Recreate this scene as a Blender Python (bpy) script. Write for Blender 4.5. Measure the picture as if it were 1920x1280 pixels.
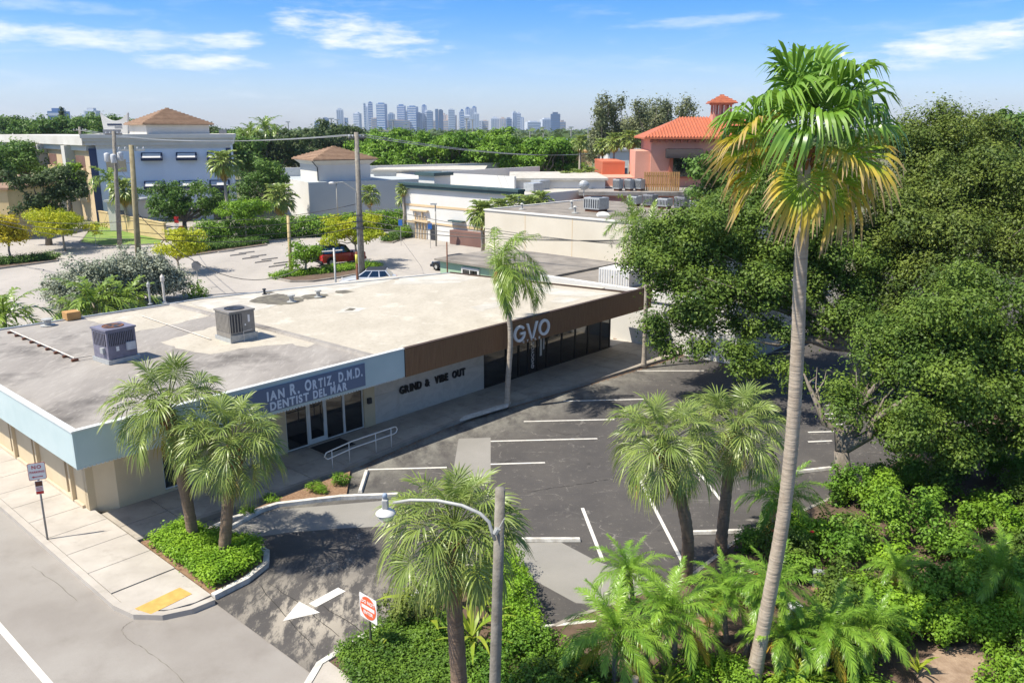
import bpy, math, random
import numpy as np
from mathutils import Vector, Matrix

for _o in list(bpy.data.objects):
    bpy.data.objects.remove(_o)
scene = bpy.context.scene
col = scene.collection

# ------------------------------------------------------------------ camera
CAM_H = 12.0
FPX = 1540.0                       # focal length in photo pixels (photo 1920 x 1280)
PITCH = math.atan((640 - 243) / FPX)
cam_data = bpy.data.cameras.new('camera')
cam_data.sensor_width = 36.0
cam_data.lens = FPX / 1920 * 36.0
cam_data.clip_start = 0.1
cam_data.clip_end = 20000
cam = bpy.data.objects.new('camera', cam_data)
col.objects.link(cam)
cam.location = (0, 0, CAM_H)
cam.rotation_euler = (math.pi / 2 - PITCH, 0, 0)
scene.camera = cam

# ------------------------------------------------------------------ sky and sun
SUN_AZ, SUN_EL = math.radians(70 + 180), math.radians(58)     # azimuth from +Y clockwise, where the sun stands
SKY_LOW, SKY_HIGH = (.86, .88, 1.10, 1), (.22, .56, 1.02, 1)
world = bpy.data.worlds.new('World')
scene.world = world
world.use_nodes = True
wn, wl = world.node_tree.nodes, world.node_tree.links
wn.clear()
def wnode(t, **kw):
    n = wn.new(t)
    for k, v in kw.items():
        setattr(n, k, v)
    return n
def wmath(op, a, b=None, c=None):
    n = wn.new('ShaderNodeMath'); n.operation = op
    for i, x in enumerate((a, b, c)):
        if x is None: continue
        if isinstance(x, (int, float)): n.inputs[i].default_value = x
        else: wl.new(x, n.inputs[i])
    return n.outputs[0]
sky = wnode('ShaderNodeTexSky', sky_type='NISHITA', sun_disc=False)
sky.sun_elevation = SUN_EL
sky.sun_rotation = SUN_AZ
sky.air_density = 1.0; sky.dust_density = 0.6; sky.ozone_density = 2.0; sky.altitude = 0
hs_in = sky.outputs[0]
tc = wnode('ShaderNodeTexCoord')
sx = wnode('ShaderNodeSeparateXYZ'); wl.new(tc.outputs['Generated'], sx.inputs[0])
az = wmath('ARCTAN2', sx.outputs[0], sx.outputs[1])
el = wmath('ARCSINE', sx.outputs[2])
# clear tropical air: pale and slightly violet at the horizon, deep blue above, the same all round
tr = wn.new('ShaderNodeMapRange'); tr.interpolation_type = 'SMOOTHSTEP'; wl.new(el, tr.inputs[0])
tr.inputs[1].default_value = math.radians(-0.5); tr.inputs[2].default_value = math.radians(9.0); tr.inputs[3].default_value = 0; tr.inputs[4].default_value = 1
tint = wnode('ShaderNodeMix', data_type='RGBA'); wl.new(tr.outputs[0], tint.inputs['Factor']); tint.inputs[6].default_value = SKY_LOW; tint.inputs[7].default_value = SKY_HIGH
tr2 = wn.new('ShaderNodeMapRange'); tr2.interpolation_type = 'SMOOTHSTEP'; wl.new(el, tr2.inputs[0])
tr2.inputs[1].default_value = math.radians(8.0); tr2.inputs[2].default_value = math.radians(50.0); tr2.inputs[3].default_value = 0; tr2.inputs[4].default_value = 1
tint2 = wnode('ShaderNodeMix', data_type='RGBA'); wl.new(tr2.outputs[0], tint2.inputs['Factor']); wl.new(tint.outputs[2], tint2.inputs[6]); tint2.inputs[7].default_value = (1, 1, 1, 1)
hs = wnode('ShaderNodeMix', data_type='RGBA', blend_type='MULTIPLY'); hs.inputs['Factor'].default_value = 1.0; wl.new(hs_in, hs.inputs[6]); wl.new(tint2.outputs[2], hs.inputs[7])
# thin high cloud: stretched noise in direction space over the whole sky, plus a few wisps
cv = wnode('ShaderNodeCombineXYZ')
wl.new(wmath('MULTIPLY', az, 5.0), cv.inputs[0]); wl.new(wmath('MULTIPLY', el, 28.0), cv.inputs[1])
nz = wnode('ShaderNodeTexNoise'); nz.inputs['Scale'].default_value = 1.6; nz.inputs['Detail'].default_value = 7
nz.inputs['Roughness'].default_value = 0.62; nz.inputs['Distortion'].default_value = 0.6
wl.new(cv.outputs[0], nz.inputs['Vector'])
cv2 = wnode('ShaderNodeCombineXYZ')
wl.new(wmath('MULTIPLY', az, 14.0), cv2.inputs[0]); wl.new(wmath('MULTIPLY', el, 60.0), cv2.inputs[1])
nz2 = wnode('ShaderNodeTexNoise'); nz2.inputs['Scale'].default_value = 1.5; nz2.inputs['Detail'].default_value = 6
nz2.inputs['Roughness'].default_value = 0.6
wl.new(cv2.outputs[0], nz2.inputs['Vector'])
def wisp(caz, cel, raz, rel, tilt, amp):
    da = wmath('SUBTRACT', az, math.radians(caz)); de = wmath('SUBTRACT', el, math.radians(cel))
    de = wmath('SUBTRACT', de, wmath('MULTIPLY', da, tilt))
    u = wmath('DIVIDE', da, math.radians(raz)); v = wmath('DIVIDE', de, math.radians(rel))
    r2 = wmath('ADD', wmath('MULTIPLY', u, u), wmath('MULTIPLY', v, v))
    g = wmath('SUBTRACT', 1.0, r2)
    g = wmath('ADD', g, wmath('MULTIPLY', wmath('SUBTRACT', nz2.outputs[0], 0.5), 2.6))
    n = wn.new('ShaderNodeMapRange'); n.interpolation_type = 'SMOOTHSTEP'
    wl.new(g, n.inputs[0]); n.inputs[1].default_value = 0.15; n.inputs[2].default_value = 1.5
    n.inputs[3].default_value = 0; n.inputs[4].default_value = amp
    return n.outputs[0]
def pix_azel(px, py):
    c, s = math.cos(PITCH), math.sin(PITCH)
    u, v = (px - 960) / FPX, -(py - 640) / FPX
    x, y, z = u, c + v * s, -s + v * c
    return math.degrees(math.atan2(x, y)), math.degrees(math.asin(z / math.sqrt(x*x + y*y + z*z)))
cl = None
for (px, py, raz, rel, tilt, amp) in ((90, 66, 10.5, 0.85, -0.05, .85), (300, 72, 7.0, 0.6, -0.02, .6), (420, 76, 3.8, 0.65, 0.03, .9), (670, 64, 6.6, 1.5, -0.14, .95),
                                      (385, 118, 4.2, 0.75, -0.03, 1.0), (1810, 80, 8.0, 1.35, 0.13, 1.0), (1330, 40, 7.0, 0.5, 0.05, .4),
                                      (1050, 120, 7.0, 0.9, 0.02, .12), (60, 10, 8.0, 0.5, 0.0, .3)):
    a_, e_ = pix_azel(px, py)
    w = wisp(a_, e_, raz, rel, tilt, amp)
    cl = w if cl is None else wmath('MAXIMUM', cl, w)
gen = wn.new('ShaderNodeMapRange'); gen.interpolation_type = 'SMOOTHSTEP'
wl.new(nz.outputs[0], gen.inputs[0]); gen.inputs[1].default_value = 0.5; gen.inputs[2].default_value = 0.85
gen.inputs[3].default_value = 0; gen.inputs[4].default_value = 0.28
cl = wmath('MAXIMUM', cl, gen.outputs[0])
mixc = wnode('ShaderNodeMix', data_type='RGBA')
wl.new(cl, mixc.inputs['Factor']); wl.new(hs.outputs[2], mixc.inputs[6]); mixc.inputs[7].default_value = (6.6, 6.7, 6.9, 1)
bg = wnode('ShaderNodeBackground'); bg.inputs['Strength'].default_value = 0.095
wl.new(mixc.outputs[2], bg.inputs['Color'])
wo = wnode('ShaderNodeOutputWorld'); wl.new(bg.outputs[0], wo.inputs['Surface'])

sun_d = bpy.data.lights.new('sun', 'SUN'); sun_d.energy = 4.1; sun_d.angle = math.radians(0.55); sun_d.color = (1.0, 0.935, 0.82)
sun = bpy.data.objects.new('sun', sun_d); col.objects.link(sun)
_to = Vector((math.sin(SUN_AZ) * math.cos(SUN_EL), math.cos(SUN_AZ) * math.cos(SUN_EL), math.sin(SUN_EL)))
sun.rotation_euler = _to.to_track_quat('Z', 'Y').to_euler(); sun.location = _to * 80

vs = scene.view_settings
vs.view_transform = 'Standard'; vs.look = 'None'; vs.gamma = 1.0; vs.use_curve_mapping = False
vs.exposure = 0.92
scene.render.engine = 'CYCLES'
scene.cycles.max_bounces = 8; scene.cycles.transparent_max_bounces = 8

# ------------------------------------------------------------------ helpers
def at(px, py, z=0.0):
    """point at height z that the photo shows at pixel (px, py)"""
    c, s = math.cos(PITCH), math.sin(PITCH)
    u, v = (px - 960) / FPX, -(py - 640) / FPX
    d = Vector((u, c + v * s, -s + v * c))
    return Vector((0, 0, CAM_H)) + d * ((z - CAM_H) / d.z)
def atY(px, py, Y):
    c, s = math.cos(PITCH), math.sin(PITCH)
    u, v = (px - 960) / FPX, -(py - 640) / FPX
    d = Vector((u, c + v * s, -s + v * c))
    return Vector((0, 0, CAM_H)) + d * (Y / d.y)
TH = math.radians(48)                      # the shop building's axis
ORG = at(135, 812, 3.7); ORG.z = 0
D1 = Vector((math.cos(TH), math.sin(TH), 0)); D2 = Vector((-math.sin(TH), math.cos(TH), 0))
def loc(a, b, z=0.0):
    return ORG + D1 * a + D2 * b + Vector((0, 0, z))
def ab(p):
    r = p - ORG
    return (r.dot(D1), r.dot(D2))
def lab(px, py, z=0.0):
    return ab(at(px, py, z))

class MB:
    def __init__(s): s.v = []; s.f = []
    def add(s, vs_, fs_):
        n = len(s.v); s.v += [tuple(p) for p in vs_]; s.f += [tuple(i + n for i in f) for f in fs_]; return s
    def box(s, x0, x1, y0, y1, z0, z1):
        return s.add([(x0,y0,z0),(x1,y0,z0),(x1,y1,z0),(x0,y1,z0),(x0,y0,z1),(x1,y0,z1),(x1,y1,z1),(x0,y1,z1)],
                     [(0,3,2,1),(4,5,6,7),(0,1,5,4),(1,2,6,5),(2,3,7,6),(3,0,4,7)])
    def prism(s, poly, z0, z1):
        poly = ccw(poly); n = len(poly)
        return s.add([(p[0],p[1],z0) for p in poly] + [(p[0],p[1],z1) for p in poly],
                     [tuple(reversed(range(n))), tuple(range(n, 2*n))] + [(i,(i+1)%n,n+(i+1)%n,n+i) for i in range(n)])
    def hexa(s, lo, hi):
        return s.add(list(lo) + list(hi), [(0,3,2,1),(4,5,6,7),(0,1,5,4),(1,2,6,5),(2,3,7,6),(3,0,4,7)])
    def sheet(s, poly, z):
        poly = ccw(poly)
        return s.add([(p[0],p[1],z) for p in poly], [tuple(range(len(poly)))])
    def tube(s, pts, rad, n=8, cap=True):
        pts = [Vector(p) for p in pts]; m = len(pts)
        if not isinstance(rad, (list, tuple)): rad = [rad] * m
        rings = []; ref = Vector((0.31, 0.95, 0.07))
        for i, p in enumerate(pts):
            t = (pts[min(i+1, m-1)] - pts[max(i-1, 0)]).normalized()
            x = t.cross(ref)
            if x.length < 0.05: x = t.cross(Vector((1, 0, 0)))
            x.normalize(); y = t.cross(x)
            rings.append([p + (x * math.cos(2*math.pi*k/n) + y * math.sin(2*math.pi*k/n)) * rad[i] for k in range(n)])
        vs_ = [q for r in rings for q in r]
        fs_ = [(i*n+k, i*n+(k+1)%n, (i+1)*n+(k+1)%n, (i+1)*n+k) for i in range(m-1) for k in range(n)]
        if cap: fs_ += [tuple(reversed(range(n))), tuple(range((m-1)*n, m*n))]
        return s.add(vs_, fs_)
    def lathe(s, prof, n=16, c=(0,0)):
        m = len(prof)
        vs_ = [(c[0]+r*math.cos(2*math.pi*k/n), c[1]+r*math.sin(2*math.pi*k/n), z) for r, z in prof for k in range(n)]
        fs_ = [(i*n+k, i*n+(k+1)%n, (i+1)*n+(k+1)%n, (i+1)*n+k) for i in range(m-1) for k in range(n)]
        fs_ += [tuple(reversed(range(n))), tuple(range((m-1)*n, m*n))]
        return s.add(vs_, fs_)
    def build(s, name, mat_, parent=None, smooth=False, bevel=0):
        me = bpy.data.meshes.new(name); me.from_pydata(s.v, [], s.f); me.update()
        if smooth: me.shade_smooth()
        me.materials.append(mat_)
        o = bpy.data.objects.new(name, me); col.objects.link(o)
        if parent: o.parent = parent
        if bevel:
            b = o.modifiers.new('bevel', 'BEVEL'); b.width = bevel; b.segments = 2; b.limit_method = 'ANGLE'
        return o
def ccw(poly):
    poly = [(p[0], p[1]) for p in poly]
    a = sum(poly[i][0]*poly[(i+1)%len(poly)][1] - poly[(i+1)%len(poly)][0]*poly[i][1] for i in range(len(poly)))
    return poly if a > 0 else list(reversed(poly))
def smooth_poly(poly, it=2):
    for _ in range(it):
        q = []
        for i in range(len(poly)):
            a, b = poly[i], poly[(i+1) % len(poly)]
            q += [(a[0]*.75+b[0]*.25, a[1]*.75+b[1]*.25), (a[0]*.25+b[0]*.75, a[1]*.25+b[1]*.75)]
        poly = q
    return poly
def tag(o, label=None, cat=None, group=None, kind=None):
    if label: o['label'] = label
    if cat: o['category'] = cat
    if group: o['group'] = group
    if kind: o['kind'] = kind
    return o
def empty(name, p=(0,0,0), rz=0.0):
    o = bpy.data.objects.new(name, None); col.objects.link(o); o.location = p; o.rotation_euler = (0, 0, rz)
    o.empty_display_size = 0.2
    return o
def thing(name, label, cat, p=(0,0,0), rz=0.0, group=None):
    return tag(empty(name, p, rz), label, cat, group)
def struct(o): return tag(o, kind='structure')
def inst(src, parent=None, p=None, rot=None, sc=None):
    c = src.copy(); col.objects.link(c); c.parent = parent
    if p is not None: c.location = p
    if rot is not None: c.rotation_euler = rot
    if sc is not None: c.scale = sc if isinstance(sc, (tuple, list)) else (sc, sc, sc)
    return c
def copy_tree(o, parent=None):
    c = o.copy(); col.objects.link(c); c.parent = parent
    for ch in list(o.children): copy_tree(ch, c)
    return c
def np_mesh(name, verts, quads, mat_, uv=None):
    me = bpy.data.meshes.new(name)
    verts = np.asarray(verts, dtype=np.float32); quads = np.asarray(quads, dtype=np.int32)
    me.vertices.add(len(verts)); me.vertices.foreach_set('co', verts.ravel())
    me.loops.add(quads.size); me.loops.foreach_set('vertex_index', quads.ravel())
    me.polygons.add(len(quads)); me.polygons.foreach_set('loop_start', np.arange(len(quads), dtype=np.int32) * 4)
    if uv is not None:
        l = me.uv_layers.new(name='UVMap')
        l.data.foreach_set('uv', np.asarray(uv, dtype=np.float32)[quads.ravel()].ravel())
    me.update(calc_edges=True)
    me.materials.append(mat_)
    return me
def obj(name, me, parent=None):
    o = bpy.data.objects.new(name, me); col.objects.link(o)
    if parent: o.parent = parent
    return o
FONT_CACHE = {}
def text_mesh(txt, size, depth, mat_, bold=0.0, align='CENTER', space=1.0):
    cu = bpy.data.curves.new('t', 'FONT'); cu.body = txt; cu.size = size; cu.extrude = depth; cu.offset = bold
    cu.align_x = align; cu.resolution_u = 3; cu.space_character = space
    o = bpy.data.objects.new('t', cu); col.objects.link(o)
    dg = bpy.context.evaluated_depsgraph_get()
    me = bpy.data.meshes.new_from_object(o.evaluated_get(dg))
    bpy.data.objects.remove(o)
    me.materials.clear(); me.materials.append(mat_)
    return me

# ------------------------------------------------------------------ materials
def C(h):
    h = h.lstrip('#'); r = []
    for i in (0, 2, 4):
        x = int(h[i:i+2], 16) / 255
        r.append(x / 12.92 if x <= 0.04045 else ((x + 0.055) / 1.055) ** 2.4)
    return (*r, 1.0)
HAZE = 0.00009
MATS = {}
class NT:
    """tiny node helper"""
    def __init__(s, name):
        s.m = bpy.data.materials.new(name); s.m.use_nodes = True
        s.n = s.m.node_tree.nodes; s.l = s.m.node_tree.links
        s.b = s.n['Principled BSDF']; s.pos = s.n.new('ShaderNodeNewGeometry').outputs['Position']
    def val(s, sock, x):
        if isinstance(x, (int, float, tuple)): sock.default_value = x
        else: s.l.new(x, sock)
    def noise(s, scale, detail=4, rough=.55, vec=None, stretch=None, dist=0):
        v = vec or s.pos
        if stretch:
            mp = s.n.new('ShaderNodeMapping'); mp.inputs['Scale'].default_value = stretch[:3]
            if len(stretch) > 3: mp.inputs['Rotation'].default_value = (0, 0, stretch[3])
            s.l.new(v, mp.inputs[0]); v = mp.outputs[0]
        t = s.n.new('ShaderNodeTexNoise'); t.inputs['Scale'].default_value = scale; t.inputs['Detail'].default_value = detail
        t.inputs['Roughness'].default_value = rough; t.inputs['Distortion'].default_value = dist
        s.l.new(v, t.inputs['Vector']); return t.outputs[0]
    def ramp(s, f, lo, hi, a=0.0, b=1.0):
        r = s.n.new('ShaderNodeMapRange'); s.val(r.inputs[0], f)
        for i, x in enumerate((lo, hi, a, b)): r.inputs[i+1].default_value = x
        return r.outputs[0]
    def mix(s, f, a, b, mode='MIX'):
        m = s.n.new('ShaderNodeMix'); m.data_type = 'RGBA'; m.blend_type = mode
        s.val(m.inputs['Factor'], f); s.val(m.inputs[6], a); s.val(m.inputs[7], b); return m.outputs[2]
    def math(s, op, a, b=0.0):
        m = s.n.new('ShaderNodeMath'); m.operation = op; s.val(m.inputs[0], a); s.val(m.inputs[1], b); return m.outputs[0]
    def color(s, c): s.val(s.b.inputs['Base Color'], c); return s
    def bump(s, h, dist=.02, strength=.5):
        b = s.n.new('ShaderNodeBump'); b.inputs['Distance'].default_value = dist; b.inputs['Strength'].default_value = strength
        s.l.new(h, b.inputs['Height']); s.l.new(b.outputs[0], s.b.inputs['Normal']); return s
    def rough(s, r): s.val(s.b.inputs['Roughness'], r); return s
    def done(s, key):
        MATS[key] = s.m; return s.m
def mat(key, hexc, hex2=None, scale=3.0, rough=.7, metal=0.0, bump=0.0, bscale=40, var=.12, spec=None):
    if key in MATS: return MATS[key]
    t = NT(key); c = C(hexc)
    c2 = C(hex2) if hex2 else tuple(x * (1 - var) for x in c[:3]) + (1,)
    f = t.ramp(t.noise(scale, 6, .6), .3, .7)
    t.color(t.mix(f, c, c2)); t.rough(rough); t.b.inputs['Metallic'].default_value = metal
    if spec is not None: t.b.inputs['Specular IOR Level'].default_value = spec
    if bump: t.bump(t.noise(bscale, 5, .6), .02, bump)
    return t.done(key)

def leaf_mat(key, cols, scale=.9, trans=.28, rough=.5, tip=None, spec=.22):
    """cols: dark, mid, light leaf colours; varied per leaf and per clump"""
    t = NT(key); g = t.n.new('ShaderNodeNewGeometry')
    a, b, c = (C(x) for x in cols)
    f = t.ramp(g.outputs['Random Per Island'], 0, 1)
    n = t.ramp(t.noise(scale, 3), .35, .65)
    x = t.mix(f, a, b); x = t.mix(t.math('MULTIPLY', n, .75), x, c)
    if tip:
        uvn = t.n.new('ShaderNodeUVMap'); sp = t.n.new('ShaderNodeSeparateXYZ'); t.l.new(uvn.outputs[0], sp.inputs[0])
        x = t.mix(t.ramp(sp.outputs[0], tip[1], tip[2]), x, C(tip[0]))
        if len(tip) > 3: x = t.mix(t.ramp(sp.outputs[0], tip[4], tip[5]), x, C(tip[3]))
    t.color(x); t.rough(rough); t.b.inputs['Specular IOR Level'].default_value = spec
    tr = t.n.new('ShaderNodeBsdfTranslucent'); t.l.new(x, tr.inputs[0])
    ms = t.n.new('ShaderNodeMixShader'); ms.inputs[0].default_value = trans
    out = t.n['Material Output']
    t.l.new(t.b.outputs[0], ms.inputs[1]); t.l.new(tr.outputs[0], ms.inputs[2]); t.l.new(ms.outputs[0], out.inputs[0])
    return t.done(key)

# setting
t = NT('street'); f = t.noise(.35, 5); g = t.noise(60, 3, .7); h = t.noise(.9, 7, .7); k = t.noise(5, 6, .75)
x = t.mix(t.ramp(f, .38, .62), C('#959089'), C('#857f78')); x = t.mix(t.ramp(g, .4, .75, 0, .6), x, C('#797269')); x = t.mix(t.ramp(h, .52, .72, 0, .35), x, C('#726b62')); x = t.mix(t.ramp(t.noise(19, 6, .85), .63, .70, 0, .6), x, C('#635d56')); x = t.mix(t.ramp(t.noise(15, 6, .85, stretch=(1, 1.3, 1)), .64, .72, 0, .5), x, C('#b5b0a9')); x = t.mix(t.ramp(k, .66, .74, 0, .5), x, C('#6b655d'))
t.color(x); t.rough(.9); t.bump(g, .01, .5); t.done('street')
t = NT('asphalt'); f = t.noise(.5, 6, .65); g = t.noise(28, 4, .75); h = t.noise(3.5, 8, .75); k = t.noise(1.1, 7, .7)
def dist_mask(t, p, r0, r1):
    v = t.n.new('ShaderNodeVectorMath'); v.operation = 'DISTANCE'; t.l.new(t.pos, v.inputs[0]); v.inputs[1].default_value = p; return t.ramp(v.outputs['Value'], r0, r1, 1, 0)
def local_b(t):
    v = t.n.new('ShaderNodeVectorMath'); v.operation = 'SUBTRACT'; t.l.new(t.pos, v.inputs[0]); v.inputs[1].default_value = ORG; d = t.n.new('ShaderNodeVectorMath'); d.operation = 'DOT_PRODUCT'; t.l.new(v.outputs[0], d.inputs[0]); d.inputs[1].default_value = D2; return d.outputs['Value']
x = t.mix(t.ramp(f, .35, .65), C('#423f3d'), C('#4f4b47')); x = t.mix(t.ramp(g, .60, .72, 0, .55), x, C('#878178'))
x = t.mix(t.ramp(h, .58, .68, 0, .6), x, C('#8b857c')); x = t.mix(t.ramp(k, .6, .76, 0, .45), x, C('#6b6862'))
edge = t.math('MULTIPLY', t.ramp(local_b(t), -3.6, -.9), t.ramp(t.noise(1.6, 7, .7, stretch=(1, .5, 1, .75)), .36, .62)); x = t.mix(t.math('MULTIPLY', edge, .75), x, C('#8d8a7f'))
worn = t.math('MULTIPLY', dist_mask(t, at(585, 1150), .6, 3.4), t.ramp(t.noise(1.3, 8, .75, stretch=(1.6, .6, 1, .8)), .47, .56)); x = t.mix(t.math('MULTIPLY', worn, .85), x, C('#a39a8b'))
vo = t.n.new('ShaderNodeTexVoronoi'); vo.feature = 'DISTANCE_TO_EDGE'; vo.inputs['Scale'].default_value = .33
nzv = t.n.new('ShaderNodeVectorMath'); nzv.operation = 'ADD'; nn = t.n.new('ShaderNodeTexNoise'); nn.inputs['Scale'].default_value = 1.5; nn.inputs['Detail'].default_value = 6
t.l.new(t.pos, nn.inputs['Vector']); t.l.new(t.pos, nzv.inputs[0]); t.l.new(nn.outputs['Color'], nzv.inputs[1]); t.l.new(nzv.outputs[0], vo.inputs['Vector'])
cr = t.math('MULTIPLY', t.ramp(vo.outputs['Distance'], 0.0, .009, .5, 0), t.math('MULTIPLY', t.ramp(t.noise(.25, 2), .42, .6), t.ramp(t.noise(2.5, 4), .42, .6)))
x = t.mix(cr, x, C('#a49e94'))
sc = t.math('MULTIPLY', t.ramp(t.noise(.55, 5, .6, stretch=(.35, 3.0, 1, -.25), dist=.4), .64, .72), t.ramp(t.noise(6, 5, .8), .45, .62)); x = t.mix(t.math('MULTIPLY', sc, .8), x, C('#aaa499')); x = t.mix(t.ramp(t.noise(17, 6, .85), .655, .70, 0, .75), x, C('#b3ada2')); x = t.mix(t.ramp(t.noise(2.3, 3, .5), .70, .76, 0, .6), x, C('#2b2a29'))
t.color(x); t.rough(.88); t.bump(g, .01, .5); t.done('asphalt')
t = NT('patch_asphalt'); f = t.noise(.6, 6, .65); g = t.noise(60, 3, .7)
x = t.mix(t.ramp(f, .3, .7), C('#918d86'), C('#838079')); x = t.mix(t.ramp(g, .4, .75, 0, .6), x, C('#6c6963')); t.color(x); t.rough(.9); t.bump(g, .01, .4); t.done('patch_asphalt')
t = NT('carpark'); f = t.noise(.18, 5, .6, stretch=(1, .35, 1)); g = t.noise(40, 3); h = t.noise(.8, 7, .7)
x = t.mix(t.ramp(f, .35, .65), C('#aba49b'), C('#9b958d')); x = t.mix(t.ramp(h, .52, .75, 0, .5), x, C('#837d76')); x = t.mix(t.ramp(g, .4, .75, 0, .35), x, C('#787269')); t.color(x); t.rough(.9); t.done('carpark')
t = NT('concrete'); f = t.noise(.8, 6, .65); g = t.noise(50, 3); h = t.noise(2.2, 7, .7)
x = t.mix(t.ramp(f, .35, .65), C('#b3aca2'), C('#a29b91')); x = t.mix(t.ramp(h, .55, .75, 0, .6), x, C('#8f887d')); t.color(x); t.rough(.9); t.bump(g, .006, .4); t.done('concrete')
t = NT('walk'); f = t.noise(.7, 6, .65); g = t.noise(50, 3); h = t.noise(1.8, 7, .7)
x = t.mix(t.ramp(f, .35, .65), C('#aea596'), C('#988f82')); x = t.mix(t.ramp(h, .5, .72, 0, .6), x, C('#756f66')); t.color(x); t.rough(.9); t.bump(g, .006, .4); t.done('walk')
t = NT('roof_grey'); f = t.noise(.5, 6, .65, stretch=(1, .4, 1, -.8)); h = t.noise(.32, 6, .62); g = t.noise(5, 6, .75, stretch=(1, .22, 1, -.8))
x = t.mix(t.ramp(f, .35, .65), C('#98928a'), C('#817b74')); x = t.mix(t.ramp(h, .52, .66, 0, .85), x, C('#4f4a45')); x = t.mix(t.ramp(g, .52, .75, 0, .55), x, C('#b5afa5')); x = t.mix(t.ramp(t.noise(11, 5, .8), .62, .75, 0, .5), x, C('#6c655d')); t.color(x); t.rough(.85); t.bump(g, .01, .4); t.done('roof_grey')
t = NT('roof_cream'); f = t.noise(.9, 6, .65, stretch=(1, .5, 1, .8)); h = t.noise(.6, 6, .7); g = t.noise(6, 5, .7)
x = t.mix(t.ramp(f, .35, .65), C('#b3ab9b'), C('#a69e8e')); x = t.mix(t.ramp(h, .57, .66, 0, .7), x, C('#c4bdae')); x = t.mix(t.ramp(g, .5, .75, 0, .5), x, C('#857a6b')); t.color(x); t.rough(.8); t.done('roof_cream')
mat('roof_white', '#c0bbb0', '#a39d90', 1.2, .8); mat('roof_black', '#4a4540', '#75705f', 2.5, .9)
mat('far_roof', '#928a7f', '#655f57', .6, .9)
mat('sand', '#a08a74', '#7d6753', 3.5, .95, bump=1, bscale=20); mat('soil', '#6a5747', '#4d3d30', 2.5, .95, bump=.6); mat('mulch', '#957a60', '#6f513b', 14, .95, bump=1, bscale=30)
t = NT('ground'); f = t.noise(.05, 5); x = t.mix(t.ramp(f, .4, .6), C('#5f6647'), C('#6e6a52')); t.color(x); t.rough(1); t.done('ground')
t = NT('lawn'); f = t.noise(.6, 5); x = t.mix(t.ramp(f, .4, .6), C('#5c7a2e'), C('#7d8f45')); t.color(x); t.rough(1); t.done('lawn')
t = NT('paint_white'); x = t.mix(t.ramp(t.noise(5, 5, .7), .3, .7), C('#d9d6cd'), C('#bdb8af')); x = t.mix(t.ramp(t.noise(13, 7, .8), .60, .68, 0, .8), x, C('#77726c')); t.color(x); t.rough(.75); t.done('paint_white'); mat('tactile', '#c9a257', '#b48d48', 5, .8)
mat('kerb', '#9b948a', '#7d776d', 2, .9, bump=.4); mat('kerb_white', '#d8d5cd', '#a59f95', 4, .8)
# building
mat('fascia_blue', '#bccbca', '#aec0c0', .8, .55); mat('coping', '#d3d6d2', '#c0c4c0', 2, .5); mat('sign_blue', '#5b6780', '#667389', .9, .6)
mat('beige', '#c9b898', '#bfae8e', 1.2, .85); mat('plinth', '#c6b7a0', '#b5a68d', 2, .85)
t = NT('wood_slat'); f = t.noise(30, 4, .6, stretch=(1, 1, .05)); x = t.mix(t.ramp(f, .3, .7), C('#94704f'), C('#7d5b40')); t.color(x); t.rough(.6); t.done('wood_slat')
mat('wood_dark', '#463427', '#3a2a20', 3, .7)
t = NT('marble'); f = t.noise(1.1, 8, .7, stretch=(1, 1, 1.6), dist=1.2); x = t.mix(t.ramp(f, .47, .56), C('#c3bcb2'), C('#b9b2a8')); t.color(x); t.rough(.4); t.done('marble')
def glass(key, hexc, rough=.04):
    t = NT(key); t.color(C(hexc)); t.rough(rough); t.b.inputs['Specular IOR Level'].default_value = .9; t.b.inputs['Coat Weight'].default_value = .6; t.b.inputs['Coat Roughness'].default_value = .02
    return t.done(key)
glass('glass_dark', '#14171a'); glass('glass_blue', '#2c3f58'); glass('glass_green', '#1c2b2b')
t = NT('glass_lens'); t.color((.8, .85, .85, 1)); t.rough(.05); t.b.inputs['Transmission Weight'].default_value = .85; t.b.inputs['IOR'].default_value = 1.15; t.done('glass_lens')
mat('frame_white', '#d5d3cd', None, 3, .5); mat('frame_black', '#1d1c1c', None, 3, .45); mat('letter_white', '#ece9e6', None, 2, .45); mat('letter_black', '#131212', None, 2, .5)
mat('letter_blue', '#cdd6e2', None, 2, .5); mat('metal_grey', '#8f9092', '#77787a', 5, .45, .3); mat('metal_dark', '#3d3f43', '#2d2f33', 5, .5, .2)
mat('metal_light', '#b9bcbb', '#a1a4a4', 5, .4, .3); mat('louver', '#2f3138', '#24262c', 12, .55); mat('ac_tan', '#8a857d', '#7b766f', 6, .5); mat('ac_violet', '#7d7a88', '#686674', 6, .5)
mat('rust', '#7a4b33', '#5a4234', 8, .9); mat('galv', '#b3b3ae', '#999993', 8, .5, .1); mat('pipe_white', '#cfc9bf', '#b3aa9d', 6, .6)
mat('wood_pole', '#918b80', '#6d675d', 4, .95, bump=.6, bscale=18); mat('wood_pole_yellow', '#988d6d', '#7a6f52', 3, .95, bump=.6, bscale=18); mat('concrete_pole', '#a8a59c', '#918e86', 4, .9)
mat('wire', '#2a2a2a', None, 3, .6); mat('wire_pale', '#8f9294', None, 3, .5); mat('sign_white', '#e2dfdc', None, 4, .5); mat('sign_red', '#c22a26', None, 4, .5); mat('sign_maroon', '#b3263a', None, 4, .5)
mat('sign_orange', '#dc6238', None, 4, .5); mat('sign_dkblue', '#2f69b3', None, 4, .5); mat('sign_yellow', '#cfc653', None, 3, .6); mat('mat_black', '#2a2826', None, 4, .95); mat('post_green', '#5d6246', '#4c5139', 5, .7)
mat('tan_post', '#c9b29c', '#b69f8a', 4, .8); mat('box_grey', '#c3c5c6', '#a7a9aa', 3, .6)
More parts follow.
